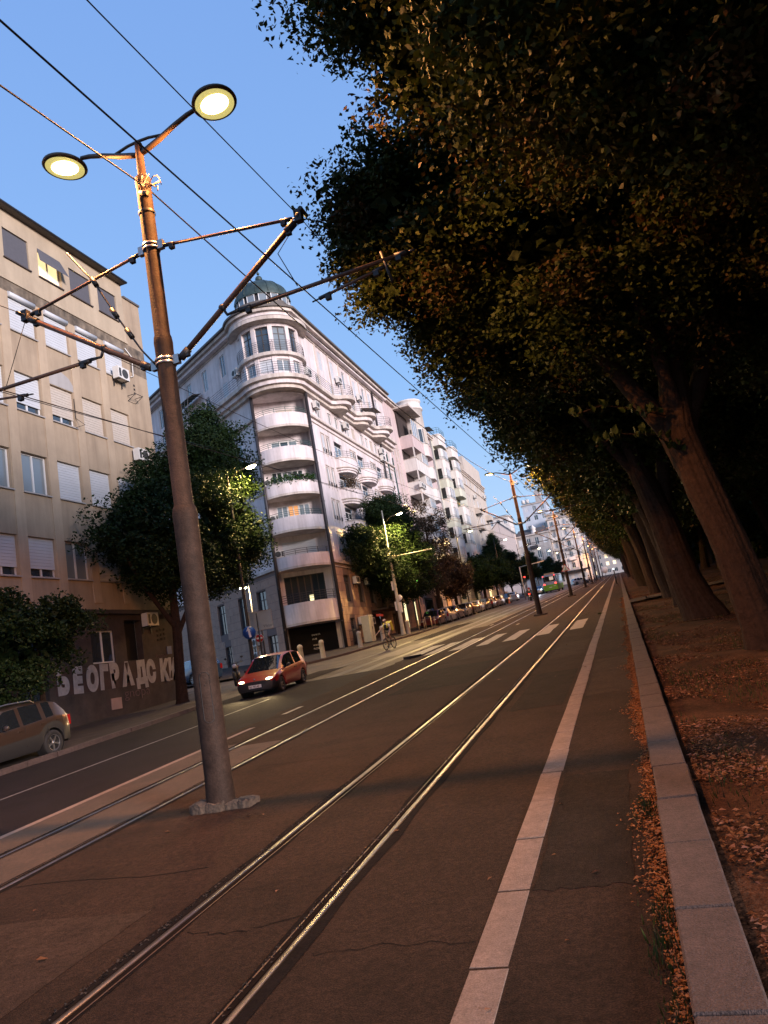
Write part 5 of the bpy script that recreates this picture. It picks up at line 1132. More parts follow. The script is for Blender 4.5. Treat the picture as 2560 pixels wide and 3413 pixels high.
# shopfronts on the ground floor of the row: lit strips and dark openings
for i, (a, w, M_) in enumerate(((67.5,1.0,LITY),(71.4,.5,LITY),(76,3.0,None),(81,2.5,None),(86,2.2,LITO),(96,3.0,None),(101,2.4,LIT),(108,2.6,None),(116,3,LIT),(124,2.6,None))):
    par = cb if a < 73 else (pk_ if a < 93.6 else (gn if a < 113 else bgb)); zb = gz(a)+.3
    mb = MB(); mb.box(a,a+w,.02,.06,zb,zb+2.3,T=FR); part('shop_window' if M_ else 'shop_door', mb, M_ or GLASS, par)
    mb = MB(); mb.box(a-.1,a+w+.1,.02,.10,zb+2.3,zb+2.5,T=FR); mb.box(a-.1,a,.02,.1,zb,zb+2.3,T=FR); mb.box(a+w,a+w+.1,.02,.1,zb,zb+2.3,T=FR); part('shop_frame', mb, FRAMED, par)

# ------------------------------------------------------------------ trees
def leaves_mesh(name, P, size, M, rs, k=4, droop=.5, fold=.25):
    n = len(P); s = size*(.65+.7*rs.rand(n)); a = rs.rand(n)*2*np.pi
    u = np.stack([np.cos(a), np.sin(a), -droop+(rs.rand(n)-.5)*1.4], 1); u /= np.linalg.norm(u, axis=1)[:,None]
    w = rs.randn(n, 3); v = np.cross(u, w); v /= np.linalg.norm(v, axis=1)[:,None]; nn = np.cross(u, v)
    S = s[:,None]
    if k == 4: V = np.stack([P-u*S, P-v*S*.62+nn*S*fold, P+u*S, P+v*S*.62+nn*S*fold], 1)
    else: V = np.stack([P-u*S, P-u*S*.45-v*S*.62+nn*S*fold, P+u*S*.25-v*S*.60+nn*S*fold, P+u*S*1.1, P+u*S*.25+v*S*.60+nn*S*fold, P-u*S*.45+v*S*.62+nn*S*fold], 1)
    me = bpy.data.meshes.new(name); V = V.reshape(-1, 3).astype(np.float32)
    me.vertices.add(len(V)); me.vertices.foreach_set('co', V.ravel()); me.loops.add(n*k); me.loops.foreach_set('vertex_index', np.arange(n*k, dtype=np.int32))
    me.polygons.add(n); me.polygons.foreach_set('loop_start', np.arange(0, n*k, k, dtype=np.int32)); me.polygons.foreach_set('loop_total', np.full(n, k, dtype=np.int32))
    me.materials.append(M); me.update(); return me
def settint(me, t): at = me.attributes.new('tint', 'FLOAT', 'FACE'); at.data.foreach_set('value', np.clip(t, 0, 1).astype(np.float32))
def crown_mesh(name, blobs, nlobe, per, size, M, seed, lr=.75, k=4, core=40, coresize=.2, shell=.80, low=0):
    """foliage as many leafy lobes set over the crown's blobs; each lobe has a dense dark heart and loose leaves outside"""
    rs = np.random.RandomState(seed); B = np.array(blobs, float); vol = (B[:,3]*B[:,4]*B[:,5])**(2/3.); vol /= vol.sum()
    bi = rs.choice(len(B), nlobe, p=vol); b = B[bi]; d = rs.randn(nlobe, 3); d /= np.linalg.norm(d, axis=1)[:,None]
    rad = shell+(1.04-shell)*rs.rand(nlobe)**.7
    C = b[:,:3]+d*b[:,3:6]*rad[:,None]; L = lr*(.6+.8*rs.rand(nlobe)); out = d*b[:,3:6]; out /= np.linalg.norm(out, axis=1)[:,None]
    ct = rs.rand(nlobe)
    e = rs.randn(nlobe, per, 3); e /= np.linalg.norm(e, axis=2)[...,None]; q = rs.rand(nlobe, per)
    rr = (.50+.42*q**.8)*(1+.24*np.sin(e[...,0]*5+ct[:,None]*9)*np.sin(e[...,2]*4+e[...,1]*5))
    stretch = 1+.22*np.abs((e*out[:,None,:]).sum(2))
    P = C[:,None,:]+e*(L[:,None]*rr*stretch)[...,None]*np.array([1,1,.72]); P[...,2] -= (.25*L[:,None]*q)
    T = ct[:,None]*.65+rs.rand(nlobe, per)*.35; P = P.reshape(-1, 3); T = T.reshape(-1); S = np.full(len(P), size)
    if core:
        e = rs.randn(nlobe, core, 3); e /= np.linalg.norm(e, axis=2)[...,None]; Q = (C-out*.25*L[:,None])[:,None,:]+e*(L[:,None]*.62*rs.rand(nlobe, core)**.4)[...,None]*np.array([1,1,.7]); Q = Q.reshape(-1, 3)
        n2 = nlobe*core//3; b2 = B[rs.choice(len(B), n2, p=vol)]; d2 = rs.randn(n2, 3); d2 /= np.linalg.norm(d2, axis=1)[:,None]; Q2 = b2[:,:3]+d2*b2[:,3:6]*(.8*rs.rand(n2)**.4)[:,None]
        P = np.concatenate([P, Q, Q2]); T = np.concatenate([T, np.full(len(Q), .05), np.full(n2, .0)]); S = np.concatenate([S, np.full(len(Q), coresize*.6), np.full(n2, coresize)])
    me = leaves_mesh(name, P, S, M, rs, k); settint(me, T); return me
def trunk_mesh(name, pts, rad, limbs, flare=1.0, seed=1, n=66):
    rd = random.Random(seed); mb = MB()
    def limb(P, Rr, n, ridge):
        P = [Vector(p) for p in P]; dense = []; rr = []
        for i in range(len(P)-1):
            m_ = max(2, int((P[i+1]-P[i]).length/(.12 if n > 12 else .3)))
            for j in range(m_): t = j/m_; dense.append(P[i].lerp(P[i+1], t)); rr.append(Rr[i]*(1-t)+Rr[i+1]*t)
        dense.append(P[-1]); rr.append(Rr[-1]); vs = []; k = len(dense)
        for i, p in enumerate(dense):
            t = (dense[min(i+1,k-1)]-dense[max(i-1,0)]).normalized(); x = (Vector((1,0,0))-t*t.x).normalized(); y = t.cross(x)
            for j in range(n):
                q = 2*math.pi*j/n; rj = rr[i]*(1+ridge*.6*math.sin(5*q+seed+.10*i)+ridge*.45*math.sin(9*q+.06*i)+(.034*math.sin(23*q+1.7*math.sin(.21*i+q*2)+.05*i)+rd.uniform(-.022,.022) if n > 12 else rd.uniform(-.03,.03)))
                vs.append(p+x*(rj*math.cos(q))+y*(rj*math.sin(q)))
        mb.add(vs, [(i*n+j, i*n+(j+1)%n, (i+1)*n+(j+1)%n, (i+1)*n+j) for i in range(k-1) for j in range(n)], 0, True)
    limb(pts, rad, n, .07)
    for (P, Rr) in limbs: limb(P, Rr, 9, .04)
    return mb.mesh(name, BARK, fix=False)
def tree(name, loc, tm, cm, label, cat='tree', group=None, rz=0, s=1.0, sz=1.0):
    t = empty(name, loc, label, cat, group); t.rotation_euler.z = rz; t.scale = (s, s, s*sz)
    link(bpy.data.objects.new('trunk', tm), t); link(bpy.data.objects.new('crown', cm), t); return t
G1 = 'lindens along the right kerb'
def row_blobs(k=0): return [(-.2,0,10.0,5.6,4.7,4.6),(-1.5,1.0,12.5,4.0,3.6,3.4),(2.5,-.8,9.0,4.4,4.0,3.8),(.8,0,6.6,3.6,3.6,2.4)]
tmA = trunk_mesh('trunk', [(.02,0,-.3),(.0,0,.0),(-.05,0,.5),(-.22,0,2.0),(-.50,0,3.6),(-.62,0,4.3),(-.45,0,5.6),(.1,.2,8.5)], [.54,.44,.37,.32,.31,.35,.24,.12],
    [([(-.6,0,4.0),(-1.1,-.1,5.0),(-1.9,-.3,6.6),(-2.9,-.5,8.4)], [.22,.20,.14,.06]), ([(-.5,0,4.3),(.4,.5,6.0),(1.6,1.0,8.2)], [.2,.15,.06]), ([(-.5,0,4.4),(-.8,-.9,6.4),(-1.0,-2.0,8.8)], [.16,.11,.05])], seed=3)
tmB = trunk_mesh('trunk', [(.05,0,-.4),(.0,0,.0),(-.15,0,.5),(-.32,0,1.2),(-.55,0,3.2),(-.95,0,5.2),(-1.15,0,7.2),(-1.2,.2,9.5)], [.74,.64,.53,.47,.40,.30,.22,.10],
    [([(-.5,0,3.0),(-.1,.3,5.0),(.9,.6,8.0)], [.24,.2,.08]), ([(-.9,0,4.6),(-2.0,-.4,6.6),(-3.2,-.6,8.6)], [.18,.13,.05])], seed=5)
tmA0 = trunk_mesh('trunk', [(.02,0,-.3),(0,0,0),(0,0,2),(0,0,5),(.2,0,9)], [.5,.42,.36,.3,.12], [], seed=2)
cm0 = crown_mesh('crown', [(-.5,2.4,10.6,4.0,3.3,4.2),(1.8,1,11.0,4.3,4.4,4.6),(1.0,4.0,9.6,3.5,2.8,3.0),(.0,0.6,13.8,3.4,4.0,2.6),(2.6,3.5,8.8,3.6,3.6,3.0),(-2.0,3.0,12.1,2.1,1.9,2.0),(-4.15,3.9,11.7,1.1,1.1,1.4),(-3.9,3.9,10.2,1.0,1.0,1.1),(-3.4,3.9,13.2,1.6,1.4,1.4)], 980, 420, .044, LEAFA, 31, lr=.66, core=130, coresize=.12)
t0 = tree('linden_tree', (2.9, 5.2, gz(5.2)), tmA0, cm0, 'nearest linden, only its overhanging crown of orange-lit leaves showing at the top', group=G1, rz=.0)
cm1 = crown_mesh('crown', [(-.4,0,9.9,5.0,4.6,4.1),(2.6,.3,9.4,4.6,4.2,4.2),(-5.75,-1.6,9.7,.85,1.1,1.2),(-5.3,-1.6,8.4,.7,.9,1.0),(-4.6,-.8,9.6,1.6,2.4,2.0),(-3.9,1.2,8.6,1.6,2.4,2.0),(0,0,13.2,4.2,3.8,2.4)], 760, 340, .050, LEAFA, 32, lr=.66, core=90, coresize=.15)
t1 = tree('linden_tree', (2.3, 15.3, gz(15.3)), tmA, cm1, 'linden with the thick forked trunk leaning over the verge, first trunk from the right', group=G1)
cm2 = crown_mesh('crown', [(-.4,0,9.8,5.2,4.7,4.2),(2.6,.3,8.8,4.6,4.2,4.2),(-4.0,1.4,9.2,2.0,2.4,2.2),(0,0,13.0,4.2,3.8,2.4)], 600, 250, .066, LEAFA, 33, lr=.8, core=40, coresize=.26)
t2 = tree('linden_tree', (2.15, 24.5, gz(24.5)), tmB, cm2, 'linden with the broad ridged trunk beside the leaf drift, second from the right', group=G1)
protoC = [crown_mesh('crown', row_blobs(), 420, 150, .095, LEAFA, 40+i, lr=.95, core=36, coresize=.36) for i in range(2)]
ys_row = [32.5, 40.2, 49.5, 56.5, 64, 71.5, 79, 87, 95, 103, 111, 120, 130, 141, 153, 166, 180, 195, 212, 230, 250]
words = ['third','fourth','fifth','sixth','seventh','eighth','ninth','tenth','eleventh','twelfth','thirteenth','fourteenth','fifteenth','sixteenth','seventeenth','eighteenth','nineteenth','twentieth','twenty-first','twenty-second','last']
for i, y in enumerate(ys_row):
    tree('linden_tree', (2.2+.3*math.sin(i*2.3), y, gz(y)), tmB if i % 2 else tmA, protoC[i % 2], f'{words[i]} linden trunk counted along the right verge from the camera', group=G1, rz=(.12*math.sin(i*5.1)), s=1.0+.05*math.sin(i*3), sz=1.02)
PTL = ['park tree seen between the first and second linden trunks','park tree seen just past the broad second trunk','park tree in the dark gap after the second trunk','park tree opposite the path mouth','park tree beyond the crossing path','park tree in the dark beyond the path, nearer one','park tree in the dark beyond the path, farther one','distant park tree behind the middle of the linden row','distant park tree, eighth from the camera','distant park tree, ninth from the camera','distant park tree, tenth from the camera','farthest park tree behind the lindens']
for i, y in enumerate((10, 18, 27, 36, 46, 57, 70, 85, 100, 118, 140, 170)):
    tree('park_tree', (9.5+1.5*math.sin(i*1.7), y, gz(y)+.4), tmA, protoC[i % 2], PTL[i], group='dark park trees behind the lindens', rz=i*1.3, s=1.05, sz=1.0)
hs = crown_mesh('park_thicket', [(17+3*math.sin(i), 4+7*i, gz(4+7*i)+3.6, 4.5, 6.0, 6.0) for i in range(36)], 2600, 40, .2, LEAFA, 77, lr=1.6, core=22, coresize=.7, shell=.6)
o = bpy.data.objects.new('park_thicket', hs); link(o); setp(o, kind='stuff')
# a few large leaves on a low twig in front of the forked trunk
rd = random.Random(12); lmb = MB(); lmb.add([(0,0,0),(-.045,.03,.012),(-.05,.075,.02),(-.02,.115,.012),(0,.14,0),(.02,.115,.012),(.05,.075,.02),(.045,.03,.012)], [(0,1,2,3,4),(0,4,5,6,7)]); lmb2 = lmb.mesh('leaf', LEAFA, fix=False); settint(lmb2, np.array([.1,.3]))
def leaf_spray(t, pts, n, spread, sc):
    mb = MB(); mb.tube(pts, .010, 5); tw = part('twig', mb, BARK, t, world=False)
    for i in range(n):
        f = rd.random(); k = min(len(pts)-2, int(f*(len(pts)-1))); q = f*(len(pts)-1)-k; p = Vector(pts[k]).lerp(Vector(pts[k+1]), q)
        o = bpy.data.objects.new('leaf', lmb2); o.location = p+Vector((rd.uniform(-1,1),rd.uniform(-1,1),rd.uniform(-1,.6)))*spread; o.rotation_euler = (rd.uniform(.6,1.9), rd.uniform(-.7,.7), rd.uniform(0,6.28)); o.scale = (sc*rd.uniform(.7,1.2),)*3; link(o, t)
leaf_spray(t1, [(-.70,-.3,3.9),(-1.1,-.6,4.25),(-1.7,-.9,4.35),(-2.2,-1.0,4.2)], 46, .10, 1.25)
leaf_spray(t1, [(-.8,-.4,4.6),(-1.3,-.8,4.75),(-1.9,-1.0,4.95),(-2.5,-1.0,4.9)], 34, .10, 1.2)


bb_ = []
for y in (-4.5,-13,-21,-29,-37,-46,-55,-65,-76,-88): bb_ += [(2.6,y,gz(y)+10.0,5.2,4.8,5.0),(2.6,y+2,gz(y)+12.6,4,4,3.2)]
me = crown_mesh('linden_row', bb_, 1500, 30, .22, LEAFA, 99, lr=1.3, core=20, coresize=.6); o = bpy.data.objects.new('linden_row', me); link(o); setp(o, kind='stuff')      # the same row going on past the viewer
# street trees on the left
tS = trunk_mesh('trunk', [(0,0,-.2),(0,0,0),(.02,0,1),(.05,.1,2.6),(.0,.2,4.4),(0,.2,7)], [.30,.24,.19,.18,.15,.06], [([(.05,.1,2.6),(.4,1.2,4.4),(.7,2.6,6.4)], [.12,.08,.04]), ([(.05,.1,2.9),(-.3,-1.2,4.6),(-.5,-2.6,6.6)], [.12,.08,.04])], seed=8)
ca = crown_mesh('crown', [(0,1.6,8.0,1.8,3.0,2.7),(.2,5.0,8.0,1.7,2.3,2.8),(-.1,-1.6,6.8,1.4,1.7,1.7),(.2,3.0,10.7,1.4,1.9,1.7),(.3,5.4,11.2,1.3,1.7,1.6),(.4,6.4,7.2,1.2,1.6,1.5),(0,.9,5.6,1.3,2.4,1.0),(.2,4.4,12.7,.8,1.0,.9),(.2,4.2,6.0,1.4,2.2,1.3)], 250, 460, .062, LEAFB, 51, lr=.80, core=36, coresize=.2)
tree('street_tree', (-17.7, 26.9, gz(26.9)+.1), tS, ca, 'big dense kerbside tree before the graffiti wall, lit yellow-green on its right', group='trees on the left pavement')
cbm = crown_mesh('crown', [(0,-.4,3.3,1.2,1.9,1.3),(0,-1.8,2.8,1.2,1.6,1.5),(.1,.9,3.6,.8,1.3,.9)], 60, 300, .052, LEAFB, 52, lr=.5, core=30, coresize=.16)
tSs = trunk_mesh('trunk', [(0,0,-.2),(0,0,0),(.02,0,1),(.0,0,2.6),(0,.1,3.9)], [.12,.10,.08,.06,.03], [], seed=9)
tree('small_tree', (-17.3, 18.9, gz(18.9)+.1), tSs, cbm, 'small dark tree behind the parked brown car, left edge', group='trees on the left pavement')
cc_ = crown_mesh('crown', [(0,-2.4,6.2,2.0,3.2,2.4),(.2,1.6,7.6,2.2,3.6,3.2),(.1,-.6,9.8,1.5,2.2,1.5),(.2,5.0,6.0,2.2,3.4,3.0),(.2,2.6,10.9,1.3,1.8,1.1),(0,6.5,8.6,1.5,2.4,1.6),(-.2,-4.6,7.6,1.2,1.8,1.2),(0,0,4.6,1.8,3.0,1.2)], 230, 320, .078, LEAFB, 53, lr=.88, core=34, coresize=.24)
tree('street_tree', (-17.9, 59.4, gz(59)+.1), tS, cc_, 'large dark tree behind the pale lamp mast and cyclist', group='trees on the left pavement')
cd_ = crown_mesh('crown', [(0,0,7.2,2.6,4.6,4.2),(0,1.5,10,2,3,2.6)], 210, 50, .085, LEAFC, 54, lr=.6, core=0, shell=.3)
tSb = trunk_mesh('trunk', [(0,0,-.2),(0,0,1),(.1,0,3),(0,.2,6),(0,.3,10)], [.26,.2,.17,.12,.04], [([(0,0,3+.4*k),(1.2*math.cos(k*2.1),1.8*math.sin(k*2.1)*1.3,5.2+.6*k),(2.2*math.cos(k*2.1),3.2*math.sin(k*2.1)*1.3,7.4+.8*k)], [.08,.05,.02]) for k in range(6)], seed=10)
tree('bare_tree', (-17.2, 71.5, gz(71.5)+.1), tSb, cd_, 'sparse brownish tree with thin branches against the pink block', group='trees on the left pavement')
ce_ = crown_mesh('crown', [(0,0,5.0,2.2,3.6,2.5)], 120, 130, .09, LEAFC, 55, lr=.7, core=26, coresize=.26)
tree('street_tree', (-17.2, 79.5, gz(79.5)+.1), tS, ce_, 'low brown-leaved tree over the parked cars before the pink block', group='trees on the left pavement', s=.9)
cf_ = crown_mesh('crown', [(0,0,4.8,2.9,4.2,2.2),(1.6,0,4.4,2.6,3.2,1.6)], 150, 150, .095, LEAFB, 56, lr=.7, core=30, coresize=.26)
tree('young_tree', (-17.4, 99, gz(99)+.1), tS, cf_, 'bright green spreading tree lit from above among the parked cars', group='trees on the left pavement', s=1.0)
for i, (x, y, s, l) in enumerate(((-18.4,116,.98,'tall dark tree right of the bright green one'),(-17.8,129,.85,'dark tree at the foot of the beige stair tower'),(-17.9,146,.80,'dark tree just left of the bus'),(-15.6,178,.72,'round tree directly above the bus roof'),(-20.5,163,.8,'distant dark tree behind the traffic light'))):
    tree('street_tree', (x, y, gz(y)+.1), tS, cc_ if i % 2 else ca, l, group='trees on the left pavement', rz=1.3*i, s=s*.85)
# planters on the third balcony, bush on the curved balcony
rs = np.random.RandomState(5)
for k, (c0, c1, zc, sp, lab) in enumerate(((an-th*.75, an+th*.8, 15.9, .15, 'leafy plants in boxes along the third curved corner balcony'),)):
    A = c0+(c1-c0)*rs.rand(1400); P = np.stack([cc.x+(Ra+.02)*np.cos(A)+rs.randn(1400)*.08, cc.y+(Ra+.02)*np.sin(A)+rs.randn(1400)*.08, zc+rs.randn(1400)*.14+.12*np.sin(A*30)], 1)
    me = leaves_mesh('balcony_plants', P-np.array([cc.x, cc.y, zc]), .06, FLOWERM, rs); settint(me, rs.rand(1400)); o = bpy.data.objects.new('balcony_plants', me); o.location = (cc.x, cc.y, zc); link(o); setp(o, lab, 'plants')
P = np.array([-18.9, 56.2, 16.2])+rs.randn(900, 3)*np.array([.25,.45,.28]); me = leaves_mesh('balcony_bush', P-np.array([-18.9,56.2,16.2]), .06, LEAFC, rs); settint(me, rs.rand(900)); o = bpy.data.objects.new('balcony_bush', me); o.location = (-18.9,56.2,16.2); link(o); setp(o, 'dry pale bush overflowing the middle curved balcony', 'plant')

# ------------------------------------------------------------------ vehicles
def interp(P, y):
    if y <= P[0][0]: return P[0][1]
    for (a, b) in zip(P[:-1], P[1:]):
        if y <= b[0]:
            t = (y-a[0])/max(1e-6, b[0]-a[0]); return a[1]+(b[1]-a[1])*t
    return P[-1][1]
def wheel(parent, x, y, r, w, spokes=6, rimM=None):
    s = 1 if x > 0 else -1; T = Matrix.Translation((x, y, r)) @ Matrix.Rotation(R(90), 4, 'Y')
    wv = empty_part('wheel', parent)
    mb = MB(); ri = r*.64; mb.lathe([(ri,-w/2),(r*.93,-w/2),(r,-w*.32),(r,w*.32),(r*.93,w/2),(ri,w/2),(ri,-w/2)], (0,0,0), 26, T=T); part('tyre', mb, TYRE, wv, world=False)
    mb = MB(); z0 = s*w*.30
    mb.lathe([(0,z0-s*.06),(ri,z0-s*.06)], (0,0,0), 22, T=T, mi=1); mb.lathe([(ri*.90,z0+s*.02),(ri,z0+s*.035),(ri*1.0,z0-s*.06)], (0,0,0), 26, T=T); mb.lathe([(0,z0+s*.02),(ri*.2,z0+s*.02),(ri*.22,z0-s*.02)], (0,0,0), 14, T=T)
    for k in range(spokes):
        Ts = T @ Matrix.Rotation(2*math.pi*k/spokes, 4, 'Z'); a, b = sorted((z0-s*.02, z0+s*.015)); mb.box(ri*.12, ri*.95, -ri*.10, ri*.10, a, b, T=Ts)
    part('rim', mb, [rimM or RIM, BLK], wv, world=False); return wv
def empty_part(name, parent):
    o = bpy.data.objects.new(name, None); o.empty_display_size = .1; link(o, parent); return o
def build_car(root, L, Wd, H, wb, r, paint, fo, belt, top, wsr, rwr, pillars, bump_dark=True, zb=.17, clad=0, tum=.80, lights='off', rear='off', plate=None, rails=False, spokes=6, hatch=True, rimM=None, detail=True):
    """fo = front overhang; belt/top = [(y,z)] from rear to front; wsr/rwr = y-ranges of windscreen / rear glass; pillars = [(y0,y1)] body-coloured"""
    yF = L/2; yr = -L/2; yfw = yF-fo; yrw = yfw-wb; RA = r+.055
    ys = set(round(yr+L*i/22, 3) for i in range(23)); 
    for c in (yfw, yrw):
        for k in range(-7, 8): ys.add(round(c+RA*math.sin(k/7*math.pi/2), 3))
    for a in list(wsr)+list(rwr)+[q for p in pillars for q in p]: ys.add(round(a, 3))
    ys |= {round(yF-.05,3), round(yF-.15,3), round(yr+.05,3), round(yr+.14,3)}
    ys = sorted(y for y in ys if yr-1e-6 <= y <= yF+1e-6); ys = [y for i, y in enumerate(ys) if i == 0 or y-ys[i-1] > .012]
    V = []; 
    for y in ys:
        e = min(1, (yF-y)/.55) if y > 0 else min(1, (y-yr)/.40); e = max(0, e); hw = Wd/2*(.80+.20*math.sqrt(1-(1-e)**2)) if y > 0 else Wd/2*(.86+.14*math.sqrt(1-(1-e)**2))
        b = interp(belt, y); t = max(interp(top, y), b+.005); z0 = zb+(.05*(1-e)); arch = z0
        for c in (yfw, yrw):
            if abs(y-c) < RA: arch = max(arch, r+math.sqrt(RA*RA-(y-c)**2))
        gh = min(1, max(0, (t-b)/.35)); tw = hw*(.93-(.93-tum)*gh); lo = max(arch, z0+.0)
        mid = lo+(b-lo)*.55; bulge = 1.0+.012*math.sin(max(0,min(1,(b-z0)))*3)
        inner = hw*.80 if lo > z0+.01 else hw*.93
        V.append([(0,y,z0+.02 if lo <= z0+.01 else lo),(inner,y,lo if lo > z0+.01 else z0),(hw*.985,y,max(lo,z0+.06)),(hw*bulge,y,mid),(hw*.985,y,b-.05 if b-.05 > mid else mid+.01),(hw*.955,y,b),(tw*1.0,y,b+(t-b)*.90 if gh > .05 else b+.004),(tw*.86,y,t),(tw*.45,y,t+.012),(0,y,t+.018)])
    n = 10; k = len(ys); body = MB(); glass = {}; 
    full = []
    for row in V: full.append(row+[(-x,y,z) for (x,y,z) in row[-2:0:-1]])
    m_ = len(full[0]); allv = [v for row in full for v in row]
    def gname(i, j):
        ym = (ys[i]+ys[i+1])/2; jj = j if j < n-1 else m_-1-j
        t_, b_ = interp(top, ym), interp(belt, ym)
        if t_-b_ < .04: return None
        inp = any(p[0] <= ym <= p[1] for p in pillars)
        if wsr[0] < ym < wsr[1]:
            if jj >= 7: return 'windscreen'
            if jj == 5 and t_-b_ > .14 and ym < wsr[0]+(wsr[1]-wsr[0])*.55 and not inp: return 'side_window_R' if j < n-1 else 'side_window_L'
            return None
        if rwr[0] < ym < rwr[1]: return 'rear_window' if jj >= 7 else None
        if jj == 5 and not inp: return 'side_window_R' if j < n-1 else 'side_window_L'
        return None
    segs = {}
    for i in range(k-1):
        for j in range(m_):
            f = (i*m_+j, i*m_+(j+1)%m_, (i+1)*m_+(j+1)%m_, (i+1)*m_+j); g_ = gname(i, j)
            jj = j if j < n-1 else m_-1-j; ym = (ys[i]+ys[i+1])/2
            if g_:
                if g_.startswith('side'):
                    seg = sum(1 for p in pillars if ym > p[1]); g_ = g_+str(seg)
                segs.setdefault(g_, []).append(f)
            else:
                mi = 0
                if jj in (0,): mi = 1
                elif jj in (1,2) and (clad > 0): mi = 1
                zf = sum(allv[q][2] for q in f)/4
                if bump_dark and (ym > yF-.42 or ym < yr+.22) and zf < (.46 if ym > 0 else .46): mi = 1
                body.f.append(f); body.m.append(mi); body.sm.append(True)
    body.v = allv
    for row0, nm in ((0, 0), (k-1, 0)):
        body.f.append(tuple(row0*m_+j for j in range(m_))[::-1 if row0 else 1]); body.m.append(1 if bump_dark else 0); body.sm.append(False)
    bo = part('body', body.mesh('body', [paint, BLK]), None, root, world=False)
    bo.data.set_sharp_from_angle(angle=R(38))
    for g_, fs in segs.items():
        mb = MB(); mb.v = allv; mb.f = fs; mb.m = [0]*len(fs); mb.sm = [True]*len(fs); me = mb.mesh(g_.rstrip('0123456789').replace('_R','').replace('_L',''), CGLASS)
        bm = bmesh.new(); bm.from_mesh(me); bmesh.ops.delete(bm, geom=[v for v in bm.verts if not v.link_faces], context='VERTS'); bm.to_mesh(me); bm.free()
        link(bpy.data.objects.new(me.name, me), root)
    # cabin darkness under the body
    mb = MB(); mb.box(-Wd*.38,Wd*.38,yr+.15,yF-.2,zb+.0,zb+.14); 
    for c in (yfw, yrw):
        for s in (-1,1): mb.lathe([(RA-.01,-.12),(RA-.01,.14)], (0,0,0), 20, T=Matrix.Translation((s*(Wd/2-.16),c,r)) @ Matrix.Rotation(R(90),4,'Y')); mb.lathe([(RA,0),(0,0)], (0,0,0), 20, T=Matrix.Translation((s*(Wd/2-.26),c,r)) @ Matrix.Rotation(R(90),4,'Y'))
    part('underbody', mb, BLK, root, world=False)
    for c in (yfw, yrw):
        for s in (-1, 1): wheel(root, s*(Wd/2-.105), c, r, .19, spokes, rimM)
    # lights, mirrors, handles, plates, seams
    hz = interp(belt, yF-.3)-.13
    for s in (-1, 1):
        mb = MB(); T = Matrix.Translation((s*Wd*.345, yF-.115, hz+.03)) @ Matrix.Rotation(R(-s*24), 4, 'Z'); mb.sphere((0,0,0), .125, 14, 8, T=T, sc=(1.15,.62,.55)); part('headlight', mb, HEADL if lights == 'on' else HEADO, root, world=False)
        mb = MB(); T = Matrix.Translation((s*Wd*.43, yr+.06, interp(belt, yr+.1)-.13)); mb.box(-.065,.065,-.075,.10,-.17,.10,T=T); part('taillight', mb, RED if rear == 'on' else REDL, root, world=False)
        mb = MB(); T = Matrix.Translation((s*(Wd/2+.075), wsr[0]+.30*(wsr[1]-wsr[0]), interp(belt, wsr[0])+.07)); mb.sphere((0,0,0), .085, 10, 7, T=T, sc=(1,.55,.75)); mb.box(-.09,.0,-.02,.02,-.05,-.01,T=T @ Matrix.Diagonal((s,1,1,1))); part('mirror', mb, paint if not bump_dark else BLK, root, world=False)
        if detail:
            for p in pillars:
                if p[1]-p[0] < .03: continue
                yy = p[0]; mb = MB(); b_ = interp(belt, yy); mb.box(s*Wd/2*.990-.004,s*Wd/2*1.006+.004,yy-.004,yy+.004,zb+.16,b_-.03); part('door_seam', mb, BLK, root, world=False)
                mb = MB(); mb.box(min(s*Wd/2*.99,s*(Wd/2+.02)),max(s*Wd/2*.99,s*(Wd/2+.02)),yy+.07,yy+.22,b_-.13,b_-.10); part('door_handle', mb, BLK if bump_dark else paint, root, world=False)
    if plate:
        T = Matrix.Translation((0, yF+.012, .36)) @ Matrix.Rotation(R(180), 4, 'Z') @ Matrix.Rotation(R(90), 4, 'X')
        mb = MB(); mb.box(-.24,.24,yF-.01,yF+.008,.31,.42); pl_ = part('number_plate', mb, PLATE, root, world=False)
        part('plate_text', text_mb(plate, .105, T @ Matrix.Translation((-.215,-.035,0)), .001, .001, 1.0, xs=.78), INK, pl_, world=False, fix=False)
        mb = MB(); mb.box(-.25,.25,yF-.03,yF-.004,.46,.52); part('grille', mb, DARKIN, root, world=False)
    else:
        mb = MB(); mb.box(-.22,.22,yr-.006,yr+.02,.5,.60); part('number_plate', mb, PLATE, root, world=False)
    if rails:
        for s in (-1, 1):
            mb = MB(); z = max(z for _, z in top); mb.tube([(s*Wd*.37,-.95*L/4.2,z-.03),(s*Wd*.37,-.8*L/4.2,z+.05),(s*Wd*.375,0,z+.075),(s*Wd*.37,.62*L/4.2,z+.05),(s*Wd*.365,.85*L/4.2,z-.03)], .02, 6); part('roof_rail', mb, mat('rail_grey', (.25,.25,.26), .3, metal=.8), root, world=False)
    return root
def paintm(name, c, metal=.2, rough=.28): return mat(name, c, rough, metal=metal, coat=.6)
HB_BELT = [(-1.75,.78),(-1.2,.86),(.3,.80),(1.0,.74),(1.4,.66),(1.75,.52)]
HB_TOP = [(-1.75,.80),(-1.66,.92),(-1.30,1.24),(-.9,1.31),(-.2,1.33),(.22,1.27),(.92,.80),(1.4,.68),(1.68,.56),(1.75,.50)]
rc = empty('hatchback', (-12.70, 25.25, gz(25.25)), 'small red three-door hatchback driving towards the camera with both headlights on', 'car')
rc.rotation_euler = (math.atan(GR)*-1, 0, R(180+4)); rc.scale = (.98,.98,.98)
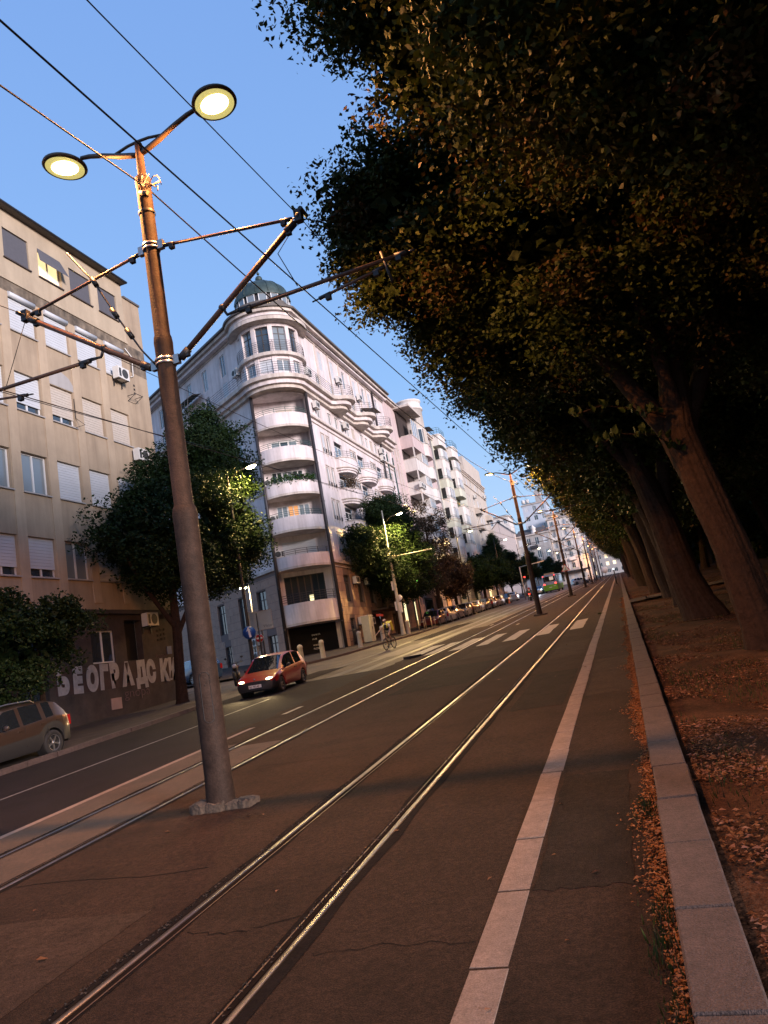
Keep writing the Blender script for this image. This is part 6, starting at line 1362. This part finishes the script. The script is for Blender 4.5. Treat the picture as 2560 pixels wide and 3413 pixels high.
build_car(rc, 3.5, 1.56, 1.33, 2.24, .265, paintm('red_paint', (.30,.003,.012), 0, .32), .66, HB_BELT, HB_TOP, (.22,.92), (-1.66,-1.30), [(-.52,-.42),(-1.35,-1.16)], bump_dark=True, lights='on', plate='BG 797-AE')
mb = MB(); mb.sphere((.30,-.1,1.0), .11, 10, 8); mb.sphere((.30,-.15,.78), .2, 10, 8); part('driver_seat', mb, BLK, rc, world=False)
mb = MB(); mb.lathe([(0,.01),(.035,.01),(.035,0)], (0,0,0), 12, T=Matrix.Translation((0,1.73,.60)) @ Matrix.Rotation(R(-90),4,'X')); part('badge', mb, RIM, rc, world=False)
for s in (-1, 1):
    hl = bpy.data.lights.new('headlight_beam', 'SPOT'); hl.energy = 30; hl.spot_size = R(80); hl.spot_blend = .8; hl.color = (1,.72,.35); hl.shadow_soft_size = .05
    o = bpy.data.objects.new('headlight_beam', hl); o.location = (s*.55, 1.80, .58); o.rotation_euler = (R(78), 0, 0); link(o, rc)
SU_BELT = [(-1.95,.98),(-1.4,1.04),(-.6,.98),(.6,.93),(1.2,.90),(1.7,.82),(1.95,.66)]
SU_TOP = [(-1.95,1.0),(-1.88,1.10),(-1.62,1.40),(-1.3,1.47),(-.4,1.50),(.2,1.46),(.86,.96),(1.4,.91),(1.85,.78),(1.95,.66)]
su = empty('parked_car', (-15.35, 15.02, gz(15.0)+.03), 'brown metallic crossover with roof rails on the left kerb, cut off by the frame', 'car')
su.rotation_euler = (-math.atan(GR), 0, R(180)); su.scale = (.96,.96,.96)
build_car(su, 3.95, 1.68, 1.5, 2.45, .335, paintm('brown_metallic', (.085,.055,.042), .6, .28), .76, SU_BELT, SU_TOP, (.2,.86), (-1.88,-1.62), [(-.28,-.16),(-1.06,-.92),(-1.62,-1.36)], bump_dark=False, zb=.24, clad=1, tum=.78, rails=True, spokes=5)
# second vehicle roof just visible behind it, and the dark-blue car in the side street
bl = empty('parked_car', (-24.6, 38.9, gz(38.9)), 'dark blue car in the side street, seen between the tree trunk and the pole', 'car'); bl.rotation_euler.z = R(60)
build_car(bl, 3.9, 1.62, 1.4, 2.4, .29, paintm('blue_paint', (.03,.07,.15)), .72, SU_BELT, [(a, b*.95) for a, b in SU_TOP], (.2,.86), (-1.88,-1.62), [(-.28,-.16),(-1.06,-.92)], bump_dark=False, detail=False)
# parked row: two body styles in varied colours
paints = [('maroon_paint',(.085,.012,.016)),('silver_paint',(.38,.39,.40)),('dark_blue_paint',(.02,.035,.07)),('grey_paint',(.16,.165,.17)),('black_paint',(.012,.012,.014)),('silver_paint2',(.42,.42,.42)),('dark_grey_paint',(.06,.062,.065)),('graphite_paint',(.035,.036,.04)),('dark_red_paint2',(.10,.02,.02)),('grey_paint2',(.22,.22,.23)),('black_paint2',(.01,.01,.012)),('white_paint',(.55,.56,.57))]
labs = ['maroon hatchback facing the camera at the head of the parked row','silver estate parked second in the row, behind the maroon hatchback','dark blue car parked third in the row','grey car parked fourth in the row','black car parked beside the slim lamp mast','silver hatchback in the middle of the parked row','dark grey car behind the silver hatchback','graphite car in the farther half of the parked row','dark red car near the far end of the parked row','grey car near the far end of the parked row','black car parked third from the far end','pale car at the far end of the parked row']
ps = [65.6, 70.2, 74.4, 78.6, 82.7, 87.0, 91.2, 95.4, 99.6, 103.8, 109.0, 119.0]
EST_TOP = [(-1.95,1.0),(-1.86,1.12),(-1.7,1.36),(-1.3,1.42),(-.2,1.43),(.15,1.38),(.9,.92),(1.4,.86),(1.85,.74),(1.95,.62)]
for i, (y, lb_, (pn, pc)) in enumerate(zip(ps, labs, paints)):
    c = empty('parked_car', (-16.62+.08*math.sin(i*2), y+.3, gz(y+.3)), lb_, 'car', 'cars parked along the left kerb'); flip = i in (0, 3, 6, 10)
    c.rotation_euler = (math.atan(GR)*(-1 if flip else 1), 0, R(180 if flip else 0)+R(1.5*math.sin(i*3)))
    if i in (0, 5, 8): build_car(c, 3.5, 1.56, 1.33, 2.24, .275, paintm(pn, pc, .4), .66, HB_BELT, HB_TOP, (.22,.92), (-1.66,-1.30), [(-.52,-.42),(-1.35,-1.16)], bump_dark=False, detail=i == 0); c.scale = (1.08,)*3
    else: build_car(c, 3.95, 1.64, 1.45, 2.45, .30, paintm(pn, pc, .4), .76, [(a, b*.93) for a, b in SU_BELT], EST_TOP if i % 2 else [(a, b*.96) for a, b in SU_TOP], (.15,.9) if i % 2 else (.2,.86), (-1.86,-1.7) if i % 2 else (-1.88,-1.62), [(-.28,-.16),(-1.06,-.92),(-1.6,-1.36)], bump_dark=False, detail=False)
oc = empty('oncoming_car', (-14.2, 137, gz(137)), 'oncoming car left of the bus with glaring white headlamps', 'car'); oc.rotation_euler.z = R(180)
build_car(oc, 3.9, 1.62, 1.4, 2.4, .30, paintm('white_paint', (.55,.56,.57)), .72, SU_BELT, SU_TOP, (.2,.86), (-1.88,-1.62), [(-.28,-.16),(-1.06,-.92)], bump_dark=False, detail=False)
for o in oc.children:
    if o.name.startswith('headlight'): o.data.materials.clear(); o.data.materials.append(HEADW)
hl = bpy.data.lights.new('headlight_beam', 'SPOT'); hl.energy = 220; hl.spot_size = R(70); hl.spot_blend = .9; hl.color = (.8,.85,1); o = bpy.data.objects.new('headlight_beam', hl); o.location = (0,2.1,.6); o.rotation_euler = (R(80),0,0); link(o, oc)
wc = empty('parked_car', (-8.9, 176, gz(176)), 'white car right of the bus under the dark canopy', 'car'); wc.rotation_euler.z = R(-60)
build_car(wc, 3.9, 1.62, 1.4, 2.4, .30, paintm('white_paint', (.55,.56,.57)), .72, SU_BELT, SU_TOP, (.2,.86), (-1.88,-1.62), [(-.28,-.16),(-1.06,-.92)], bump_dark=False, detail=False)

# bus
bu = empty('bus', (-11.75, 139.5, gz(139.5)), 'city bus seen from behind, pale blue above and bright green below', 'bus'); bu.rotation_euler = (math.atan(GR), 0, R(-1))
GRN = paintm('bus_green', (.16,.48,.04), .0, .35); BLU = paintm('bus_blue', (.30,.42,.58), .0, .35); BROWN = paintm('bus_side', (.16,.10,.08), .1, .4)
def rrect(x0, x1, y0, y1, r_, n=4):
    P = []
    for (cx, cy, a) in ((x1-r_,y1-r_,0),(x0+r_,y1-r_,90),(x0+r_,y0+r_,180),(x1-r_,y0+r_,270)):
        P += [(cx+r_*math.cos(R(a+90*i/n)), cy+r_*math.sin(R(a+90*i/n))) for i in range(n+1)]
    return P
mb = MB(); mb.prism(rrect(-1.27,1.27,-5.5,5.5,.22), .42, 1.38, smooth=False); part('lower_body', mb, GRN, bu, world=False)
mb = MB(); mb.prism(rrect(-1.25,1.25,-5.48,5.48,.22), 1.38, 3.0); mb.prism(rrect(-1.18,1.18,-5.4,5.4,.22), 3.0, 3.14); part('upper_body', mb, BLU, bu, world=False)
mb = MB(); mb.prism(rrect(-.8,.8,-5.0,-2.0,.15), 3.14, 3.45); part('roof_unit', mb, mat('roof_unit', (.45,.32,.18), .6), bu, world=False)
mb = MB(); mb.box(-1.0,1.0,-5.50,-5.46,1.95,2.85); part('rear_window', mb, CGLASS, bu, world=False); mb = MB(); mb.box(.05,.75,-5.515,-5.50,2.15,2.75); part('window_glow_panel', mb, mat('window_glow', (.5,.45,.4), .5, emit=(1,.85,.7), es=.08), bu, world=False)  # faint glow given to a pale panel over the rear glass
for s in (-1, 1):
    mb = MB(); mb.box(s*1.262-.01,s*1.262+.01,-5.0,5.0,1.7,2.8); part('side_window', mb, CGLASS, bu, world=False)
    for y_ in (-3.6,-1.2,1.2,3.6): mb = MB(); mb.box(s*1.27-.012,s*1.27+.012,y_-.05,y_+.05,1.4,3.0); part('window_post', mb, BROWN, bu, world=False)
    mb = MB(); mb.box(s*1.0-.12,s*1.0+.12,-5.53,-5.48,1.45,1.62); part('taillight', mb, RED, bu, world=False)
    mb = MB(); mb.box(s*.98-.05,s*.98+.05,-5.50,-5.46,2.9,3.0); part('marker_light', mb, RED, bu, world=False)
    for y_ in (-3.3, 3.4): wheel(bu, s*1.12, y_, .46, .27, 8)
mb = MB(); mb.box(-.25,.25,-5.52,-5.49,.85,.98); part('number_plate', mb, PLATE, bu, world=False); mb = MB(); mb.box(.55,.95,-5.52,-5.49,1.02,1.12); part('fleet_number', mb, PLATE, bu, world=False)
mb = MB(); mb.box(-1.1,1.1,-5.2,5.2,.25,.45); part('underbody', mb, BLK, bu, world=False)

# ------------------------------------------------------------------ people
def skinmesh(name, verts, edges, rad, M, parent, sub=2, root=0):
    me = bpy.data.meshes.new(name); me.from_pydata([tuple(v) for v in verts], edges, []); o = bpy.data.objects.new(name, me); COL.objects.link(o)
    sk = o.modifiers.new('s', 'SKIN'); sd = o.modifiers.new('d', 'SUBSURF'); sd.levels = sub; sd.render_levels = sub
    for i, v in enumerate(me.skin_vertices[0].data):
        r_ = rad[i]; v.radius = r_ if isinstance(r_, tuple) else (r_, r_)
        v.use_root = (i == root)
    dg = bpy.context.evaluated_depsgraph_get(); m2 = bpy.data.meshes.new_from_object(o.evaluated_get(dg)); bpy.data.objects.remove(o); m2.name = name
    m2.materials.clear(); m2.materials.append(M)
    m2.polygons.foreach_set('use_smooth', [True]*len(m2.polygons)); q = bpy.data.objects.new(name, m2); link(q, parent); return q
def chain(verts, edges, rad, start, pts, rs_):
    prev = start
    for p, r_ in zip(pts, rs_): verts.append(p); rad.append(r_); edges.append((prev, len(verts)-1)); prev = len(verts)-1
    return prev
def person(root, J, shirt=None, pants=None, hair=None, shoe=BLK, sleeve=.5, pantlen=1.0, scale=1.0):
    """J: joints in local space: pelvis, chest, neck, head, shoulders/elbows/hands (L,R), hips/knees/feet (L,R)"""
    V = [J['pelvis']]; E_ = []; RR = [.125]
    s = chain(V, E_, RR, 0, [Vector(J['pelvis']).lerp(Vector(J['chest']), .5), J['chest'], J['neck'], Vector(J['neck']).lerp(Vector(J['head']), .4)], [.115,(.15,.11),.055,.05])
    chest = 2; hd = Vector(J['head']); up_ = (hd-Vector(J['neck'])).normalized()
    chain(V, E_, RR, s, [hd, hd+up_*.09], [(.075,.088),.06])
    for sd in 'LR':
        h = Vector(J['hand'+sd]); el = Vector(J['elbow'+sd]); dv = (h-el).normalized()
        chain(V, E_, RR, chest, [J['sh'+sd], J['elbow'+sd], h, h+dv*.07], [.062,.042,.028,.033])
        hi = len(V)-1; side = dv.cross(Vector((0,0,1))).normalized()
        for k in range(4): chain(V, E_, RR, hi, [h+dv*.10+side*(k-1.5)*.022, h+dv*(.145-.01*abs(k-1.3))+side*(k-1.5)*.024-Vector((0,0,.02))], [.010,.008])
        chain(V, E_, RR, hi-1, [h+dv*.05+side*.045, h+dv*.09+side*.06], [.011,.009])
        kn = Vector(J['knee'+sd]); ft = Vector(J['foot'+sd])
        chain(V, E_, RR, 0, [J['hip'+sd], kn, ft], [.085,.058,.038])
    skinmesh('body', V, E_, RR, SKIN, root)
    # nose and ears
    f = Vector(J.get('face', (0,1,0))).normalized(); r_ = f.cross(Vector((0,0,1))).normalized()
    mb = MB(); p = hd+f*.09; mb.sphere(p-Vector((0,0,.005)), .016, 8, 6, sc=(1,1,1.4)); 
    for sg in (-1,1): mb.sphere(hd+r_*sg*.078, .022, 8, 6, sc=(.6,.6,1.2))
    part('nose_and_ears', mb, SKIN, root, world=False)
    mb = MB()
    for sg in (-1,1): mb.sphere(hd+f*.078+r_*sg*.032+Vector((0,0,.022)), .010, 6, 5)
    mb.sphere(hd+f*.082-Vector((0,0,.045)), .013, 6, 5, sc=(1.6,1,.4)); part('eyes_and_mouth', mb, mat('eye_dark', (.05,.02,.02), .5), root, world=False)
    if shirt:
        V = [J['pelvis']]; E_ = []; RR = [.145]; chain(V, E_, RR, 0, [Vector(J['pelvis']).lerp(Vector(J['chest']), .5), J['chest'], Vector(J['chest']).lerp(Vector(J['neck']), .75)], [.135,(.165,.125),.07])
        for sd in 'LR': chain(V, E_, RR, 2, [J['sh'+sd], Vector(J['sh'+sd]).lerp(Vector(J['elbow'+sd]), sleeve)], [.078,.066])
        skinmesh('shirt', V, E_, RR, shirt, root)
    if pants:
        V = [Vector(J['pelvis'])+Vector((0,0,.04))]; E_ = []; RR = [.145]
        for sd in 'LR':
            kn = Vector(J['knee'+sd]); ft = Vector(J['foot'+sd]); hp = Vector(J['hip'+sd])
            if pantlen > .6: chain(V, E_, RR, 0, [hp, kn, kn.lerp(ft, .9)], [.105,.075,.055])
            else: chain(V, E_, RR, 0, [hp, hp.lerp(kn, .92)], [.108,.082])
        skinmesh('trousers', V, E_, RR, pants, root)
    for sd in 'LR':
        mb = MB(); ft = Vector(J['foot'+sd]); mb.sphere(ft+f*.06-Vector((0,0,.02)), .06, 10, 6, T=None, sc=(.75+abs(f.x)*.9, .75+abs(f.y)*.9, .6)); part('shoe', mb, shoe, root, world=False)
    if hair == 'cap':
        mb = MB(); mb.sphere(hd+Vector((0,0,.045)), .098, 12, 8, sc=(1,1.05,.85)); mb.sphere(hd+f*.10+Vector((0,0,.045)), .07, 10, 5, sc=(1,1,.18)); part('cap', mb, mat('cap_pink', (.52,.33,.28), .8), root, world=False)
    elif hair: mb = MB(); mb.sphere(hd+Vector((0,0,.03))-f*.015, .103, 12, 8, sc=(1,1,1)); part('hair', mb, hair, root, world=False)
# delivery rider on a bicycle, riding towards the camera (local +Y = forward)
cy = empty('bicycle', (-12.66, 39.6, gz(39.6)), 'black bicycle ridden towards the camera on the yellow-lit road', 'bicycle'); cy.rotation_euler = (-math.atan(GR), 0, R(180-9)); cy.scale = (.93,.93,.93)
for y_ in (.53, -.53):
    w_ = empty_part('wheel', cy); T = Matrix.Translation((0,y_,.34)) @ Matrix.Rotation(R(90),4,'Y')
    mb = MB(); a = [2*math.pi*i/32 for i in range(33)]; mb.tube([(0, y_+.325*math.cos(t), .34+.325*math.sin(t)) for t in a], .024, 6, caps=False); part('tyre', mb, TYRE, w_, world=False)
    mb = MB(); mb.tube([(0, y_+.29*math.cos(t), .34+.29*math.sin(t)) for t in a], .009, 5, caps=False); mb.tube([(-.05,y_,.34),(.05,y_,.34)], .02, 8)
    for k in range(14): t = 2*math.pi*k/14; mb.tube([((-.03 if k % 2 else .03),y_,.34),(0,y_+.29*math.cos(t),.34+.29*math.sin(t))], .0018, 3)
    part('rim', mb, DARKM, w_, world=False)
mb = MB(); bb = (0,-.08,.30); st = (0,-.22,.80); hd_ = (0,.36,.82); hd2 = (0,.40,.68)
for a, b, r_ in ((bb,st,.018),(st,hd_,.016),(bb,hd2,.02),(hd_,hd2,.02),(bb,(0,-.53,.34),.011),(st,(0,-.53,.34),.009)): mb.tube([a,b], r_, 7)
for s in (-1,1): mb.tube([(s*.05,.40,.70),(s*.055,.47,.5),(s*.05,.53,.34)], .014, 6)
part('frame', mb, BLK, cy, world=False)
mb = MB(); mb.tube([(-.30,.30,.98),(-.15,.36,1.0),(.15,.36,1.0),(.30,.30,.98)], .014, 6); mb.tube([(0,.36,.82),(0,.37,1.0)], .016, 6); part('handlebar', mb, DARKM, cy, world=False)
mb = MB(); mb.sphere((0,-.24,.90), .10, 10, 6, sc=(.8,1.3,.35)); mb.tube([(0,-.22,.78),(0,-.24,.9)], .014, 6); part('saddle', mb, BLK, cy, world=False)
mb = MB(); mb.tube([(.06,-.08,.30),(.08,-.02,.14)], .012, 5); mb.box(.07,.16,-.06,.03,.12,.15); mb.tube([(-.06,-.08,.30),(-.08,-.14,.46)], .012, 5); mb.box(-.16,-.07,-.18,-.09,.45,.48); mb.lathe([(.09,-.01),(.09,.01)], (0,0,0), 18, T=Matrix.Translation((.05,-.08,.3)) @ Matrix.Rotation(R(90),4,'Y')); part('crank_and_pedals', mb, DARKM, cy, world=False)
cyr = empty('person', (-12.66, 39.6, gz(39.6)), 'delivery cyclist in a pink cap, white shirt and camouflage shorts with one arm stretched out', 'person'); cyr.rotation_euler = cy.rotation_euler; cyr.scale = cy.scale
J = dict(pelvis=(0,-.22,1.00), chest=(0,.0,1.37), neck=(0,.07,1.52), head=(0,.12,1.66), face=(0,1,0), shL=(-.18,.03,1.43), shR=(.18,.03,1.43), elbowL=(-.30,.10,1.20), handL=(-.29,.28,1.04), elbowR=(.33,.20,1.22), handR=(.50,.42,1.02),
    hipL=(-.09,-.18,.96), hipR=(.09,-.18,.96), kneeL=(-.13,.18,.86), footL=(-.12,-.12,.52), kneeR=(.12,.13,.66), footR=(.12,-.03,.20))
person(cyr, J, shirt=mat('shirt_white', (.55,.50,.48), .9), pants=mat('camo_shorts', (.13,.10,.07), .9, var=.5, vscale=14), hair='cap', sleeve=.55, pantlen=.5)
mb = MB(); T = Matrix.Translation((0,.075,1.28)) @ Matrix.Rotation(R(-28),4,'X'); mb.sphere((0,0,0), .17, 12, 8, T=T, sc=(.95,.55,1.25)); part('apron', mb, mat('vest_black', (.012,.012,.016), .8), cyr, world=False)
YEL = mat('bag_yellow', (.62,.55,.06), .6, var=.08, vscale=6)
for s in (-1,1): mb = MB(); mb.tube([(s*.12,-.10,1.50),(s*.12,.06,1.53),(s*.12,.16,1.42),(s*.11,.14,1.25)], .028, 6, T=Matrix.Identity(4)); part('bag_strap', mb, YEL, cyr, world=False)
bg_ = empty('delivery_backpack', tuple(cyr.location), 'boxy bright yellow delivery backpack on the cyclist', 'bag'); bg_.rotation_euler = cy.rotation_euler; bg_.scale = cy.scale
mb = MB(); T = Matrix.Translation((0,-.30,1.30)) @ Matrix.Rotation(R(-18),4,'X'); mb.prism(rrect(-.22,.22,-.17,.16,.04), -.26, .27, T=T); part('box', mb, YEL, bg_, world=False)
mb = MB(); mb.prism(rrect(-.225,.225,-.175,.165,.04), .24, .285, T=T); part('lid', mb, YEL, bg_, world=False); mb = MB(); mb.box(-.16,.16,-.178,-.168,-.2,.12,T=T); part('pocket', mb, mat('bag_shade', (.45,.42,.05), .7), bg_, world=False)
# motorcycle with rider waiting at the light
def motorbike(loc, rz, label, rimM=RIM, tail=RED, group=None):
    t = empty('motorcycle', loc, label, 'motorcycle', group); t.rotation_euler.z = rz
    for y_ in (.68,-.62):
        w_ = empty_part('wheel', t); a = [2*math.pi*i/24 for i in range(25)]
        mb = MB(); mb.tube([(0,y_+.25*math.cos(q),.31+.25*math.sin(q)) for q in a], .06, 8, caps=False); part('tyre', mb, TYRE, w_, world=False)
        mb = MB(); mb.tube([(0,y_+.185*math.cos(q),.31+.185*math.sin(q)) for q in a], .022, 6, caps=False)
        for k in range(5): q = 2*math.pi*k/5; mb.tube([(0,y_,.31),(0,y_+.18*math.cos(q),.31+.18*math.sin(q))], .013, 4)
        part('rim', mb, rimM, w_, world=False)
    mb = MB(); mb.sphere((0,.12,.78), .2, 12, 8, sc=(.75,1.35,.7)); mb.sphere((0,-.45,.80), .16, 12, 8, sc=(.75,1.9,.42)); mb.sphere((0,0,.45), .2, 10, 8, sc=(.8,1.2,.9)); part('tank_and_seat', mb, BLK, t, world=False)
    mb = MB()
    for s in (-1,1): mb.tube([(s*.09,.45,.95),(s*.09,.68,.31)], .022, 6)
    mb.tube([(-.36,.32,1.02),(-.1,.42,.98),(.1,.42,.98),(.36,.32,1.02)], .016, 6); mb.tube([(0,.4,.95),(0,.2,.5),(0,-.3,.4)], .03, 6); mb.tube([(.0,-.62,.31),(.0,-.1,.42)], .03, 6); part('frame', mb, DARKM, t, world=False)
    for s in (-1,1): mb = MB(); mb.tube([(s*.30,.34,1.02),(s*.34,.36,1.2)], .008, 4); mb.sphere((s*.35,.36,1.22), .055, 8, 6, sc=(1.2,.4,.8)); part('mirror', mb, BLK, t, world=False)
    mb = MB(); mb.sphere((0,.52,.86), .1, 10, 8, sc=(1,.7,1)); part('headlight', mb, HEADO, t, world=False)
    mb = MB(); mb.box(-.09,.09,-.80,-.74,.80,.90); part('taillight', mb, tail, t, world=False); mb = MB(); mb.box(-.09,.09,-.83,-.81,.55,.66); part('number_plate', mb, PLATE, t, world=False); return t
mo = motorbike((-11.15, 95.5, gz(95.5)), 0, 'motorcycle waiting with a glowing red tail light, left of the second tram pole')
mr = empty('person', (-11.15, 95.5, gz(95.5)), 'motorcycle rider in a dark jacket and red helmet seen from behind', 'person')
J = dict(pelvis=(0,-.28,.92), chest=(0,-.12,1.30), neck=(0,-.05,1.45), head=(0,-.01,1.58), face=(0,1,0), shL=(-.19,-.1,1.36), shR=(.19,-.1,1.36), elbowL=(-.32,.05,1.15), handL=(-.33,.30,1.05), elbowR=(.32,.05,1.15), handR=(.33,.30,1.05), hipL=(-.11,-.25,.88), hipR=(.11,-.25,.88), kneeL=(-.25,.1,.62), footL=(-.30,-.05,.06), kneeR=(.25,.1,.62), footR=(.30,-.05,.06))
person(mr, J, shirt=mat('jacket_dark', (.025,.02,.025), .8), pants=mat('trousers_dark', (.02,.02,.025), .9), hair=None, sleeve=.95)
mb = MB(); mb.sphere((0,-.01,1.60), .145, 14, 10); part('helmet', mb, mat('helmet_red', (.25,.02,.02), .25, coat=.8), mr, world=False)
motorbike((-16.6, 29.5, gz(29.5)+.1), R(205), 'parked black motorcycle with a yellow-green wheel rim between the tram pole and the red car', rimM=mat('rim_yellow', (.40,.45,.03), .4), tail=REDL)
# pedestrians by the fifth pole
for i, (x, y, lab, sh, lean) in enumerate(((-5.55,146,'pedestrian in a white shirt crossing by the fifth tram pole',mat('shirt_white'),.25),(-4.7,148.5,'pedestrian in dark clothes walking just behind the white-shirted one',mat('jacket_dark'),-.2))):
    p_ = empty('person', (x, y, gz(y)), lab, 'person'); p_.rotation_euler.z = R(70+i*20); p_.scale = (1.05,)*3
    J = dict(pelvis=(0,0,.92), chest=(0,.04,1.28), neck=(0,.05,1.44), head=(0,.07,1.60), face=(0,1,0), shL=(-.19,.03,1.36), shR=(.19,.03,1.36), elbowL=(-.24,lean*.4,1.10), handL=(-.22,lean+.05,.90), elbowR=(.24,-lean*.4,1.10), handR=(.22,-lean+.08,.90), hipL=(-.09,0,.88), hipR=(.09,0,.88), kneeL=(-.1,lean*.8,.50), footL=(-.1,lean*.9,.08), kneeR=(.1,-lean*.2,.50), footR=(.1,-lean*1.3,.10))
    person(p_, J, shirt=sh, pants=mat('trousers_dark'), hair=mat('hair_dark', (.02,.012,.01), .8), sleeve=.5)
# traffic lights
def siglight(loc, h, label, rz=0):
    t = empty('traffic_light', loc, label, 'traffic light'); mb = MB(); mb.tube([(0,0,0),(0,0,h)], .06, 8); part('post', mb, DARKM, t, world=False)
    mb = MB(); mb.box(-.17,.17,-.12,.12,h-.9,h+.1); part('housing', mb, BLK, t, world=False)
    for k, M_ in enumerate((RED, mat('amber_off', (.12,.06,.0), .3), mat('green_off', (.0,.06,.03), .3))): mb = MB(); mb.lathe([(0,.02),(.10,.0)], (0,0,0), 14, T=Matrix.Translation((0,-.125,h-.08-.29*k)) @ Matrix.Rotation(R(90),4,'X')); part('lens', mb, M_, t, world=False)
    return t
siglight((-14.05,118,gz(118)+.1), 3.35, 'traffic light showing red, left of the second tram pole'); siglight((-5.45,152,gz(152)), 3.6, 'distant traffic light showing red beside the fifth tram pole')
tk = empty('signal_gantry', (-14.6,118.6,gz(118.6)), 'pale horizontal signal arm on a mast beside the red traffic light', 'pole'); mb = MB(); mb.tube([(0,0,0),(0,0,5.1)], .10, 8); mb.tube([(0,0,5.05),(3.9,0,5.25)], .08, 8); part('mast_and_arm', mb, mat('mast_paint'), tk, world=False)
# small clutter far off: round sign back, low bollard lamp by the kerb
rs_ = empty('round_sign', (-3.9,230,gz(230)), 'grey back of a round sign at the end of the tracks', 'sign'); mb = MB(); mb.lathe([(0,.03),(1.0,.03),(1.0,-.03),(0,-.03)], (0,0,0), 20, T=Matrix.Translation((0,0,2.2)) @ Tf); part('disc', mb, ACW, rs_, world=False); mb = MB(); mb.tube([(0,0.05,0),(0,.05,3)], .05, 6); part('post', mb, DARKM, rs_, world=False)
kp = empty('marker_post', (-.62,100,gz(100)), 'dark thin post with a pale cap on the narrow strip near the vanishing point', 'post'); mb = MB(); mb.tube([(0,0,0),(0,0,1.9)], .07, 8); part('post', mb, DARKM, kp, world=False); mb = MB(); mb.sphere((0,0,1.95), .11, 8, 6); part('cap', mb, mat('cap_light', (.8,.8,.8), .4, emit=(.7,.85,1), es=.6), kp, world=False)
# orange traffic cone by the far parked cars
co = empty('traffic_cone', (-15.5,106.5,gz(106.5)), 'small orange traffic cone beside the far parked cars', 'cone'); mb = MB(); mb.lathe([(.22,0),(.22,.04),(.14,.05),(.03,.7),(0,.7)], (0,0,0), 14); part('cone', mb, mat('cone_orange', (.6,.12,.02), .5), co, world=False)
# rubbish bits: dark rubber wedge on the tram bed edge
mb = MB(); mb.box(-.45,.45,-.16,.16,0,.09); o = solo('rubber_wedge', mb, TYRE, 'dark rubber wedge lying at the edge of the tracks before the zebra crossing', 'wedge'); o.location = (-8.55,29.4,gz(29.4)); o.rotation_euler.z = R(75)
